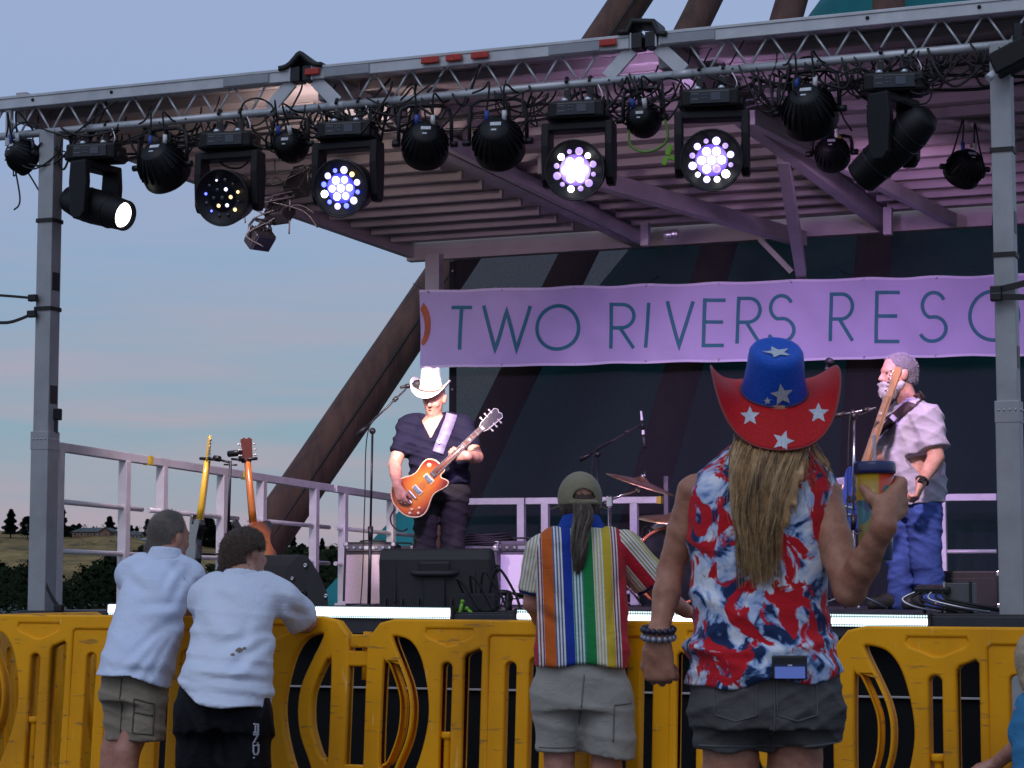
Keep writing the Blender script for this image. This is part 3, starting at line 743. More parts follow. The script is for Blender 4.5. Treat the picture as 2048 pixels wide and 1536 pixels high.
def clamp(t, x, dz=-.12):
    b = MB(); b.tube([Vector((x, 0, 0)) + Vector((0, .038 * math.cos(a), .038 * math.sin(a))) for a in [R(k) for k in range(-120, 181, 30)]], .011, 6)
    b.box((x, .0, dz / 2 - .02), (.035, .035, -dz - .02)); b.obj('clamp', BLACKM, t, local=True)
    b = MB(); b.ball((x - .01, -.04, dz + .005), (.022, .016, .016), 10); b.obj('clamp_knob', GRIP, t, local=True)
def safety(t, a, b_):
    q = MB(); a = Vector(a); b_ = Vector(b_); m = (a + b_) / 2 + Vector((.03, -.02, -.03)); q.tube(catmull([a, m, b_], 6), .004, 5); q.obj('safety_cable', STEEL, t, local=True)
def mover(px, label, aim, kind, cells=None, drop=0., v=0., scale=1., yaw=0., plate=None):
    loc = S(upos(px, v), v, TZ - drop); M = rotz(SROT * .55 + yaw)
    t = thing('moving_light', label, 'stage light', loc, M, 'moving lights on the front truss')
    L = M.inverted() @ Vector(aim).normalized(); k = scale; g_ = 1.2
    for x in (-.07, .07): clamp(t, x, -.11)
    safety(t, (.1, -.02, .02), (.14, -.06, -.12))
    b = MB(); pr = [(-.17, -.03), (-.19, -.055), (-.19, .02), (-.15, .055), (.15, .055), (.19, .02), (.19, -.055), (.17, -.03)]
    b = MB(); b.box((0, 0, -.175), (.34, .22, .11)); base = b.obj('base', FIX, t, local=True, bevel=.018)
    b = MB(); b.box((0, 0, -.20), (.38, .16, .045)); b.obj('side_handle', FIX, base, local=True, bevel=.01)
    b = MB(); b.box((0, -.113, -.175), (.23, .012, .075)); b.obj('control_panel', DISP, base, local=True, bevel=.004)
    b = MB(); b.box((.035, -.121, -.172), (.055, .006, .046)); b.obj('screen', DISP2, base, local=True)
    for q in range(4): b = MB(); b.ball((-.04 + .018 * (q % 2), -.12, -.162 - .02 * (q // 2)), .006, 6); b.obj('button', LABELD, base, local=True)
    for z in (-.155, -.185): b = MB(); b.box((-.085, -.1195, z), (.04, .003, .006)); b.obj('printed_label', LABELD, base, local=True)
    pz = -.52 if kind == 'wash' else -.52; wy = .19 if kind == 'wash' else .15
    hz = Vector((L.x, L.y, 0)).normalized(); side = Vector((-hz.y, hz.x, 0))
    y = MB(); c = Vector((0, 0, -.265))
    Ms = Matrix((side, -hz, Vector((0, 0, 1)))).transposed()
    y.box(c, (2 * wy + .05, .13, .05), Ms); y.lathe([(.07, -.245), (.08, -.23)], 16)
    for sg in (-1, 1):
        poly = [(-.065, -.245), (.065, -.245), (.075, -.38), (.06, pz - .06), (.03, pz - .10), (-.03, pz - .10), (-.06, pz - .06), (-.075, -.38)]
        M2 = Matrix((-hz, Vector((0, 0, 1)), side * sg)).transposed().to_4x4(); M2.translation = side * sg * (wy - .022)
        y.prism(poly, 0, .048, M2)
    y.obj('yoke', FIX, t, local=True, bevel=.012)
    Mh = frame(L).to_4x4(); Mh.translation = Vector((0, 0, pz))
    if kind == 'wash':
        Mh = Mh @ Matrix.Scale(g_, 4)
        b = MB(); b.lathe([(.0, -.15), (.06, -.15), (.095, -.13), (.125, -.06), (.138, .02), (.146, .07), (.150, .098), (.150, .106), (.138, .108), (.134, .096), (.02, .095), (0, .095)], 36, Mh)
        hd = b.obj('head', FIX, t, local=True)
        b = MB(); b.tube([Mh @ Vector((.147 * math.cos(R(a)), .147 * math.sin(R(a)), .106)) for a in range(0, 361, 10)], .005, 6, False); b.obj('bezel_ring', FIX2, hd, local=True)
        pts = [(0, 0)] + [(.048, 60 * i) for i in range(6)] + [(.094, 30 * i + 15) for i in range(12)]
        b = MB(); b.lathe([(0, .0955), (.128, .0955)], 32, Mh); b.obj('front_plate', plate or LENSG, hd, local=True)
        for i, (rr, a) in enumerate(pts):
            q = Mh @ Vector((rr * math.cos(R(a)), rr * math.sin(R(a)), .097)); b = MB()
            cr_ = (.0235 if plate else .0125) * (1.0 if i < 7 else (.72, 1.0, .6, .86)[i % 4]); b.ball(q, (cr_, cr_, .009), 12, frame(L)); b.obj('led_cell', cells[i] if cells else CELL_OFF, hd, local=True)
    else:
        Mh = Mh @ Matrix.Diagonal((1.0, 1.0, 1.08, 1))
        b = MB(); b.lathe([(0, -.25), (.06, -.25), (.088, -.22), (.112, -.12), (.116, .0), (.108, .12), (.100, .235), (.100, .25), (.09, .252), (.086, .225), (0, .222)], 30, Mh)
        hd = b.obj('head', FIX, t, local=True)
        b = MB(); b.lathe([(0, .226), (.05, .231), (.085, .224)], 28, Mh); b.obj('lens', E_SPOT if cells else LENSG, hd, local=True)
        for z in (-.12, -.06, .13): b = MB(); b.tube([Mh @ Vector(((.116 - abs(z) * .05) * math.cos(R(a)), (.116 - abs(z) * .05) * math.sin(R(a)), z)) for a in range(0, 361, 15)], .004, 5, False); b.obj('seam', FIX2, hd, local=True)
    return t, loc
def bloom_mat(name, core, halo, rim, s0):  # painted emission, bright core fading to the rim, imitates bloom across the plate
    m = mat(name, (.02, .02, .03), .15); t, p = nodes(m); co = t.nodes.new('ShaderNodeTexCoord'); g = t.nodes.new('ShaderNodeVectorMath'); g.operation = 'LENGTH'
    mp_ = t.nodes.new('ShaderNodeMapping'); mp_.inputs['Location'].default_value = (-.5, -.5, -.5); t.links.new(co.outputs['Generated'], mp_.inputs[0]); t.links.new(mp_.outputs[0], g.inputs[0])
    r = t.nodes.new('ShaderNodeValToRGB'); e = r.color_ramp.elements; e[0].position = .12; e[0].color = (*core, 1); e[1].position = .50; e[1].color = (*rim, 1); k = e.new(.33); k.color = (*halo, 1)
    t.links.new(g.outputs['Value'], r.inputs[0]); t.links.new(r.outputs[0], p.inputs['Emission Color']); p.inputs['Emission Strength'].default_value = s0; return m
def cells(seed, bright, col_):
    r = random.Random(seed); res = []
    for i in range(19):
        res.append(col_[min(len(col_) - 1, int(r.random() ** (1 / bright) * len(col_)))])
    return res
mover(195, 'lit white moving spotlight nearest the left corner post', (.80, -.50, -.30), 'spot', True)
mover(462, 'dark moving wash light with a few amber and blue cells glowing', (-.28, -.93, -.22), 'wash', [CELL_OFF, E_AMB, E_DIM, CELL_OFF, CELL_OFF, E_AMB, E_DIM, E_AMB, CELL_OFF, CELL_OFF, E_DIM, CELL_OFF, E_BLUE, CELL_OFF, E_BLUE, CELL_OFF, CELL_OFF, E_AMB, CELL_OFF])
mover(697, 'blue glowing moving wash light right of the hanging floods', (-.30, -.93, -.20), 'wash', [E_WHITE, E_LAV, E_LAV, E_WHITE, E_LAV, E_WHITE, E_LAV, E_LAV, E_AMB, E_LAV, E_BLUE, E_LAV, E_BLUE, E_WHITE, E_BLUE, E_LAV, E_BLUE, E_LAV, E_BLUE], plate=bloom_mat('bloom_plate_blue', (.35, .35, 1), (.08, .08, .9), (.01, .01, .2), 1.2))
mover(1158, 'brightest violet white moving wash light near the middle of the truss', (-.24, -.95, -.18), 'wash', [E_WHITE if (k < 7 or k in (8, 11, 15)) else E_VIO for k in range(19)], plate=bloom_mat('bloom_plate_violet', (1, .95, 1), (.34, .20, .72), (.06, .025, .36), 1.5))
mover(1424, 'bright violet moving wash light beside the lime green cable', (-.14, -.97, -.20), 'wash', [E_WHITE if (k < 6 or k in (14, 16, 17)) else (E_LAV if k % 2 else E_VIO) for k in range(19)], plate=bloom_mat('bloom_plate_violet2', (.55, .45, 1), (.20, .11, .70), (.04, .018, .36), 1.4))
mover(1788, 'unlit moving spotlight with its barrel turned away, near the right post', (-.62, .55, -.56), 'spot', None, yaw=.05)

PARS = []
def par(px, py, d, label, v=0., aim=(0, 0, 0), color=None, energy=0, cone=60, sticker=True, onbar=None, knobs=None, blend=.6):
    """px,py: centre of the bowl; d its diameter in pixels."""
    c = atV(px, py, v); s = FPX / c.y; rb = d / s / 2
    A = (Vector(aim) - c).normalized(); M = frame(A)      # z forward
    zt = TZ if onbar is None else onbar
    t = thing('par_can', label, 'stage light', (c.x, c.y, c.z), None, 'par cans hung with their finned backs to the audience')
    Mh = M.to_4x4()
    b = MB(); b.lathe([(0, -rb * .95), (rb * .45, -rb * .92), (rb * .62, -rb * .78), (rb * .86, -rb * .35), (rb * .98, rb * .15), (rb, rb * .55), (rb * .97, rb * .62), (rb * .9, rb * .56), (0, rb * .5)], 28, Mh)
    n = 22
    for k in range(n):                      # cooling fins
        a = 2 * math.pi * k / n; dr = Vector((math.cos(a), math.sin(a), 0)); tw = Vector((-math.sin(a), math.cos(a), 0)) * rb * .022
        pr = [(.58, -.86), (.97, -.32), (1.04, .1), (.95, .12), (.80, -.35), (.5, -.8)]
        vs = [Mh @ (dr * rr * rb + Vector((0, 0, z * rb)) + tw) for rr, z in pr] + [Mh @ (dr * rr * rb + Vector((0, 0, z * rb)) - tw) for rr, z in pr]
        b.add(vs, [(0, 1, 4, 5), (1, 2, 3, 4), (11, 10, 7, 6), (10, 9, 8, 7)] + [(i, 6 + i, 6 + (i + 1) % 6, (i + 1) % 6) for i in range(6)])
    hd = b.obj('housing', FIX, t, local=True)
    b = MB(); b.lathe([(0, rb * .52), (rb * .88, rb * .535)], 24, Mh); b.obj('lens', emat('par_lens', (.8, .7, 1), 2) if energy else LENSG, hd, local=True)
    # U yoke up to the clamp
    x = Vector((A.y, -A.x, 0)); x = (x.normalized() if x.length > .1 else Vector((1, 0, 0))); top = Vector((0, 0, min(rb * 1.75, zt - c.z - .05)))
    y = MB(); w = rb * 1.12
    pts = [-x * w, -x * w + top * .55, -x * w * .92 + top * .9, -x * w * .6 + top, x * w * .6 + top, x * w * .92 + top * .9, x * w + top * .55, x * w]
    y.tube(pts, .013, 6); y.obj('yoke', BLACKM, t, local=True)
    for sg in (-1, 1): b = MB(); b.tube([x * sg * w * .95, x * sg * (w + .04)], .02, 8); b.obj('tilt_knob', BLACKM, t, local=True)
    b = MB(); b.box(top + Vector((0, 0, (zt - c.z - top.z) / 2)), (.05, .04, max(.03, zt - c.z - top.z))); b.obj('clamp', BLACKM, t, local=True)
    bk = -A
    upv = (Vector((0, 0, 1)) - A * A.z).normalized(); rt = upv.cross(bk)
    if sticker:
        b = MB(); b.box(bk * rb * .945 + upv * rb * .12 + rt * rb * .05, (rb * .42, rb * .16, .006), Matrix((rt, upv, bk)).transposed()); b.obj('rating_label', LABELW, hd, local=True)
        b = MB(); b.box(bk * rb * .945 - upv * rb * .16, (rb * .2, rb * .07, .006), Matrix((rt, upv, bk)).transposed()); b.obj('rating_label', LABELW, hd, local=True)
    for q, (cx, cy, m_) in enumerate(((-.34, .42, mat('blue_connector', (.03, .08, .35), .4)), (.34, .40, WHITEP))):
        b = MB(); p0 = bk * rb * .8 + upv * rb * cy + rt * rb * cx; p1 = p0 + bk * .03 + upv * .05; b.tube([p0, p1], .014, 8); b.obj('connector', m_, hd, local=True)
        g = c + p1; tp_ = Vector((c.x + rt.x * rb * cx * 2 + (q - .5) * .1, c.y, zt - .02)); sag = Vector((rnd.uniform(-.05, .05), -.05, rnd.uniform(.06, .16)))
        rig_cables.tube(catmull([g, g + bk * .06 + upv * .08 + sag * .4, (g + tp_) / 2 + sag * .5, tp_ + Vector((0, -.03, 0))], 6), .0065, 5)
    for cx, cy, m_ in (knobs or ()):
        b = MB(); b.ball(bk * rb * .82 + upv * rb * cy + rt * rb * cx, rb * .11, 8); b.obj('knob', m_, hd, local=True)
    if energy:
        ld = bpy.data.lights.new('par_beam', 'SPOT'); ld.energy = energy; ld.color = color; ld.spot_size = R(cone); ld.spot_blend = blend; ld.shadow_soft_size = rb * .8
        lo = bpy.data.objects.new('par_beam', ld); col.objects.link(lo); lo.parent = t; lo.location = A * rb * .75
        lo.rotation_euler = (-A).to_track_quat('Z', 'Y').to_euler()
    PARS.append(c); return t
ORK = mat('orange_knob', (.5, .12, .02), .4); YLK = mat('yellow_knob', (.55, .36, .02), .4)
GUIT = atY(870, 880, 16.2); BASSP = atY(1815, 880, 14.6)
VIOLET = (.52, .26, 1.0); PINK = (1.0, .62, .95); LAVW = (.78, .62, 1.0); WARM = (1.0, .80, .72)
par(45, 312, 70, 'small par can half hidden behind the left corner post', aim=S(2, 5, 1.5))
par(325, 332, 102, 'par can with a white cable loop, second fixture from the left post', aim=S(.9, 3.0, 1.7), color=(1.0, .76, .92), energy=300, cone=100)
par(580, 290, 70, 'small par can under the first roof hinge', aim=S(1.2, 6, 3.7), color=(1.0, .80, .80), energy=66, cone=168)  # beam opened wide and aimed level, added to light the roof underside
par(850, 288, 96, 'tilted par can right of the blue wash light', aim=GUIT, color=WARM, energy=2000, cone=15, blend=.4)
par(996, 284, 106, 'par can seen square from behind with a broad black yoke', aim=S(2.2, 4.6, 1.5), color=(.66, .42, 1.0), energy=560, cone=78, blend=.9)
par(1285, 238, 72, 'small par can under the second roof hinge', aim=S(3.6, 6, 3.6), color=(.74, .48, 1.0), energy=48, cone=168)  # near-level wide beam, added to brighten the roof sheets above it
par(1618, 222, 112, 'large par can with a white label and a green plug', aim=BASSP + Vector((0, 0, -.2)), color=(1.0, .70, .88), energy=520, cone=30)
par(1664, 306, 72, 'small par can with orange and yellow knobs on the second pipe', v=1.6, aim=S(4.3, 5.8, 1.7), color=(.66, .40, 1.0), energy=320, cone=92, blend=.9, onbar=4.15, knobs=((-.3, .5, ORK), (.5, .45, YLK)))
par(1930, 336, 78, 'small par can with orange and yellow knobs beside the right post', v=2.6, aim=S(3.0, 5.6, 1.4), color=(.9, .5, 1.0), energy=60, cone=150, onbar=4.02, knobs=((-.3, .5, ORK), (.3, .8, YLK)))
# blocky floods hanging from a drop pipe at the left of the roof
def flood(px, py, v, size, aim, label, ang=0):
    c = atV(px, py, v); M = frame(aim); t = thing('flood_light', label, 'stage light', c, None, 'blocky flood lights on the drop pipe')
    w = size; b = MB(); b.box((0, 0, 0), (w, w * .8, w * .62), M); hd = b.obj('housing', FIX, t, local=True, bevel=.012)
    b = MB(); b.box(M @ Vector((0, 0, w * .33)), (w * .86, w * .66, .012), M); b.obj('lens', LENSG, hd, local=True)
    for k in range(5): b = MB(); b.box(M @ Vector(((k - 2) * w * .18, 0, -w * .36)), (w * .05, w * .7, w * .12), M); b.obj('fin', FIX, hd, local=True)
    y = MB(); x = M @ Vector((1, 0, 0)); u = Vector((0, 0, 1)); y.tube([x * w * .56, x * w * .56 + u * w * .5, x * w * .3 + u * w * .8, -x * w * .3 + u * w * .8, -x * w * .56 + u * w * .5, -x * w * .56], .01, 6); y.obj('yoke', BLACKM, t, local=True)
    return c
f1 = flood(520, 478, 1.3, .17, (.5, -.5, -.7), 'lowest hanging flood light, tilted with its cable loop')
f2 = flood(560, 425, 1.3, .17, (.45, .6, -.6), 'flood light above and right of the lowest hanging one')
f3 = flood(598, 372, 1.3, .17, (.6, .6, -.5), 'topmost hanging flood light, next to the blue wash light')
dp = thing('drop_pipe', 'slanted black pipe carrying the hanging flood lights', 'pipe', atV(640, 330, 1.3)); b = MB(); b.tube([atV(655, 300, 1.3), atV(500, 500, 1.3) + Vector((0, .06, .1))], .022, 8); b.obj('pipe', BLACKM, dp)
b = MB(); q = atV(655, 300, 1.3); b.tube([q, Vector((q.x, q.y, 4.4))], .02, 8); b.obj('hanger', BLACKM, dp)
for k in range(9):
    a = f1.lerp(f3, k / 8 * 1.1); c = a + Vector((rnd.uniform(-.25, .2), -.1, rnd.uniform(-.05, .15)))
    rig_cables.tube(catmull([a, a + Vector((rnd.uniform(-.1, .1), -.08, rnd.uniform(.0, .15))), c, c + Vector((rnd.uniform(-.05, .15), 0, rnd.uniform(-.2, .1)))], 6), .006, 5)
# right edge blinder + small flood on the left post
t = thing('blinder_light', 'dark lamp box cut off by the top right corner of the frame', 'stage light', atV(2035, 112, -.08)); M = rotz(SROT) @ Matrix.Rotation(R(-24), 3, 'Y')
b = MB(); b.box((0, 0, 0), (.28, .2, .12), M); b.obj('housing', FIX, t, local=True, bevel=.01); b = MB(); b.box((.0, 0, .11), (.04, .04, .14)); b.obj('clamp', BLACKM, t, local=True)
b = MB(); b.tube([M @ Vector((-.14, -.06, -.04)), M @ Vector((-.19, -.09, -.06))], .022, 10); b.obj('lens', LABELW, t, local=True)
t = thing('work_light', 'small black work light bracketed to the left corner post', 'work light', atV(113, 832, .05)); b = MB(); b.box((0, 0, .01), (.065, .05, .075)); b.obj('housing', FIX, t, local=True, bevel=.006)
b = MB(); b.box((-.005, 0, -.07), (.03, .03, .08)); b.box((-.03, 0, -.1), (.06, .025, .03)); b.obj('bracket', BLACKM, t, local=True)
# cable runs along the truss tube and loops between fixtures
r = random.Random(21)
xs = [20, 60, 120, 195, 260, 325, 380, 462, 530, 580, 640, 697, 760, 850, 920, 996, 1070, 1158, 1220, 1285, 1340, 1424, 1500, 1560, 1618, 1700, 1788, 1850, 1930, 2000, 2060]
for k in range(150):
    i = r.randrange(len(xs) - 1); x0 = xs[i] + r.uniform(-25, 25); x1 = x0 + r.uniform(15, 130) * (1 if r.random() < .85 else 2)
    u0, u1 = upos(x0), upos(x1); v0 = r.uniform(-.05, .10); z0 = TZ + r.uniform(-.06, .03); z1 = TZ + r.uniform(-.10, .03); sag = r.uniform(.03, .20) * (1 if r.random() < .8 else 1.4)
    if r.random() < .18: z1 += .15
    um = (u0 + u1) / 2 + r.uniform(-.08, .08)
    rig_cables.tube(catmull([S(u0, v0, z0), S(u0 + (u1 - u0) * .2, v0 - .03, z0 - sag * .8), S(um, v0 + r.uniform(-.05, .05), min(z0, z1) - sag), S(u1 - (u1 - u0) * .1, v0, z1 - sag * .5), S(u1, v0, z1)], 5), r.choice((.005, .006, .008)), 5)
for k in range(34):       # small tangles round the fixtures
    x0 = r.choice((60, 195, 260, 462, 540, 580, 620, 640, 697, 850, 1158, 1240, 1285, 1330, 1424, 1618, 1700, 1850)) + r.uniform(-25, 25); u0 = upos(x0); c = S(u0, r.uniform(-.1, .1), TZ - r.uniform(.02, .22)); rad = r.uniform(.05, .13)
    rig_cables.tube(catmull([c + Vector((rad * math.cos(a + x0), .03 * math.sin(2 * a), rad * .9 * math.sin(a + x0))) for a in [R(50 * q) for q in range(r.randint(4, 8))]], 5), .0065, 5)
for (p0, pm_, p1, v) in (((20, 290), (40, 395), (28, 420), 0), ((10, 320), (45, 330), (100, 420), 0), ((2010, 200), (1985, 470), (2030, 330), .3)):
    rig_cables.tube(catmull([atV(*p0, v), atV(*pm_, v), atV(*p1, v)], 8), .006, 5)
for k in range(3): rig_cables.tube(catmull([S(u, .6 + .1 * k + .06 * math.sin(u * 3 + k), 4.24 - .02 * k - .05 * math.sin(u * 2.1 + k) ** 2) for u in np.arange(-.1, 6.4, .35)], 4), .010, 6)
rc = rig_cables.obj('lighting_cables', RUBBER); tag(rc, 'tangled black cables looping all along the lighting truss', 'cables', kind='stuff')
b = MB(); c = atV(1345, 300, .02)
gc = thing('lime_cable', 'lime green cable loop beside the second violet wash light', 'cable', c)
b.tube(catmull([atV(x, y, -.03) for x, y in ((1258, 262), (1262, 292), (1290, 304), (1322, 294), (1336, 272), (1330, 240))], 6), .008, 6); b.obj('loop', mat('lime_dark', (.10, .26, .03), .5), gc)
b = MB(); 
for i, (x, y, w, h) in enumerate(((1338, 300, 10, 22), (1350, 318, 24, 9), (1330, 322, 9, 18))): b = MB(); q = atV(x, y, -.05); b.box(q, (w / 340, .02, h / 340), Matrix.Rotation(R(20), 3, 'Y')); b.obj('tag', GREEN, gc, bevel=.003)
for px, y in ((578, 195), (1003, 215), (1245, 155), (1880, 50), (1012, 220)):
    pass
# ================================================================== STAGE GEAR
def dk_at(px, v): q = atV(px, 1200, v); return Vector((q.x, q.y, DK))
# ---- LED pixel bars along the deck edge
def led_mat():
    m = bpy.data.materials.new('led_pixels'); m.use_nodes = True; t, p = nodes(m); MATS['led_pixels'] = m
    co = t.nodes.new('ShaderNodeTexCoord'); mpn = t.nodes.new('ShaderNodeMapping'); mpn.inputs['Scale'].default_value = (70, 1, 70)
    t.links.new(co.outputs['Object'], mpn.inputs[0])
    vr = t.nodes.new('ShaderNodeTexVoronoi'); vr.inputs['Randomness'].default_value = 0.; vr.inputs['Scale'].default_value = 1.
    t.links.new(mpn.outputs[0], vr.inputs['Vector'])
    rp = t.nodes.new('ShaderNodeValToRGB'); rp.color_ramp.elements[0].position = .28; rp.color_ramp.elements[0].color = (.75, .95, 1, 1); rp.color_ramp.elements[1].position = .5; rp.color_ramp.elements[1].color = (.05, .09, .10, 1)
    t.links.new(vr.outputs['Distance'], rp.inputs[0]); t.links.new(rp.outputs[0], p.inputs['Emission Color']); p.inputs['Emission Strength'].default_value = 1.6
    p.inputs['Base Color'].default_value = (.02, .02, .02, 1); return m
PIX = led_mat(); BARW = emat('led_bar_white', (1, .92, 1), 7.0)
def led_bar(p0, p1, y0, y1, label, rows):
    a = atV(p0, y0, -.11); c = atV(p1, y1, -.11); L = (c - a).length; d = (c - a).normalized(); ang = math.atan2(d.y, d.x)
    M = rotz(ang) @ Matrix.Rotation(-math.asin(d.z), 3, 'Y'); t = thing('led_bar', label, 'light bar', (a + c) / 2, M, 'pixel light bars lying on the front edge of the deck')
    H = .066
    b = MB(); b.box((0, .035, 0), (L, .055, H + .012)); b.obj('housing', BLACKM, t, local=True, bevel=.004)
    for sx in (-1, 1): b = MB(); b.box((sx * (L / 2 + .006), .03, 0), (.012, .06, H + .016)); b.obj('end_cap', BLACKM, t, local=True)
    if rows:
        b = MB(); b.box((0, 0, H / 2 - .010), (L - .02, .012, .020)); b.obj('pixel_row', PIX, t, local=True)
        b = MB(); b.box((0, -.002, -.004), (L - .02, .012, .028)); b.obj('bright_row', BARW, t, local=True)
        b = MB(); b.box((0, 0, -H / 2 + .007), (L - .02, .012, .014)); b.obj('pixel_row', PIX, t, local=True)
    else:
        b = MB(); b.box((0, -.002, .004), (L - .012, .012, H - .020)); b.obj('bright_row', BARW, t, local=True); b = MB(); b.box((0, 0, -H / 2 + .006), (L - .012, .012, .010)); b.obj('pixel_row', PIX, t, local=True); b = MB(); b.box((0, 0, H / 2 - .003), (L - .012, .012, .006)); b.obj('pixel_row', PIX, t, local=True)
    return t
led_bar(216, 556, 1219, 1222, 'glowing white pixel bar behind the two men in white shirts', False)
led_bar(560, 901, 1223, 1227, 'glowing white pixel bar in front of the monitor wedge', False)
led_bar(1032, 1388, 1231, 1236, 'pixel bar behind the striped shirt, teal dots along its top', True)
led_bar(1500, 1858, 1238, 1243, 'pixel bar right of the woman in the hat, under the bass player', True)

# ---- monitor wedges
WEDGE = mat('wedge_black', (.03, .028, .030), .62, 0, .3, 8, .35, 260)
def wedge_back(px, v, w, h, d, label):
    c = dk_at(px, v); t = thing('monitor_wedge', label, 'monitor speaker', c, rotz(SROT * .35))
    b = MB(); e = .02
    pf = [(-d * .45, 0), (d * .5, 0), (d * .55, h * .25), (-d * .15, h), (-d * .38, h), (-d * .5, h * .82)]      # (y,z): back faces the audience
    vs = [(-w / 2, y, z) for y, z in pf] + [(w / 2, y, z) for y, z in pf]; n = len(pf)
    b.add(vs, [tuple(range(n)), tuple(reversed(range(n, 2 * n)))] + [(i, n + i, n + (i + 1) % n, (i + 1) % n) for i in range(n)])
    b.obj('cabinet', WEDGE, t, local=True, bevel=.022, seg=3)
    yb = -d * .49
    b = MB(); b.tube(catmull([(-.14, yb + .01, h * .62), (-.10, yb - .022, h * .60), (0, yb - .026, h * .60), (.10, yb - .022, h * .60), (.14, yb + .01, h * .62)], 5), .018, 8); b.obj('handle', WEDGE, t, local=True)
    b = MB(); b.box((0, yb + .003, h * .70), (.20, .03, .075)); b.obj('handle_recess', RUBBER, t, local=True, bevel=.02)
    b = MB(); b.box((0, yb + .006, h * .33), (.13, .03, .26 * h / .4)); b.obj('connector_plate', TOLEX, t, local=True, bevel=.005)
    for x in (-.3, -.2, -.1, .1, .2, .3): b = MB(); b.box((x * w / .68, yb + .005, h * .14), (.016, .03, .05)); b.obj('rib', WEDGE, t, local=True, bevel=.003)
    for x in (-.24, .24): b = MB(); b.box((x * w / .68, yb + .010, h * .45), (.012, .03, h * .62)); b.obj('rib', WEDGE, t, local=True, bevel=.003)
    for z in (.12, .68): b = MB(); b.box((w / 2 + .01, 0, h * z), (.03, .05, .05)); b.obj('corner_knob', WEDGE, t, local=True, bevel=.008)
wedge_back(880, .55, .70, .385, .42, 'big black monitor wedge at the guitarist\'s feet, its back to the audience')
def wedge_side(pp, v, label, turn):
    pts = [atV(x, y, v) for x, y in pp]; o = Vector((pts[0].x, pts[0].y, DK)); t = thing('monitor_wedge', label, 'monitor speaker', o)
    n = len(pts); W = Vector((-.50, .28, 0)) * turn
    b = MB(); b.add([tuple(p - o) for p in pts] + [tuple(p - o + W) for p in pts], [tuple(range(n)), tuple(reversed(range(n, 2 * n)))] + [(i, n + i, n + (i + 1) % n, (i + 1) % n) for i in range(n)])
    b.obj('cabinet', WEDGE, t, local=True, bevel=.016, seg=3)
    return t, o
t, o = wedge_side([(560, 1222), (563, 1160), (578, 1130), (602, 1108), (618, 1112), (640, 1145), (657, 1185), (660, 1222)], .55, 'black monitor wedge seen from its end, right of the brown-haired man', 1)
for px, py, r_ in ((611, 1131, .016), (652, 1192, .016), (606, 1187, .026), (585, 1157, .014)):
    b = MB(); q = atV(px, py, .545) - o; b.lathe([(r_, 0), (r_ * .8, -.012), (r_ * .4, -.010), (0, -.004)], 14, Matrix.Translation(q) @ frame((.25, .95, 0)).to_4x4()); b.obj('bolt_cap', STEEL if r_ < .02 else RUBBER, t, local=True)
# small black stage box and cables right of the big wedge
t = thing('stage_box', 'small black connector box with cables right of the monitor wedge', 'stage box', dk_at(955, .2)); b = MB(); b.box((0, 0, .055), (.22, .16, .11)); b.obj('box', TOLEX, t, local=True, bevel=.008)
for k in range(4): b = MB(); b.tube(catmull([(-.08 + .05 * k, -.05, .10), (-.12 + .08 * k, -.10, .20 + .02 * k), (-.05 + .09 * k, -.1, .12), (.02 + .08 * k, -.12, 0.01)], 6), .008, 6); b.obj('cable', RUBBER, t, local=True)
for k, (a, b_) in enumerate((((925, 1203), (916, 1240)), ((934, 1217), (956, 1240)))):
    t = thing('glow_stick', ('upright lime green marker stick by the end of the white light bar', 'slanting lime green marker stick next to the upright one')[k], 'stick', atV(*b_, -.02))
    m = MB(); m.tube([atV(*a, -.02), atV(*b_, -.02)], [.008, .015], 8); m.obj('shaft', GREEN, t); m = MB(); m.ball(atV(*a, -.02), .013, 8); m.obj('tip', GREEN, t)

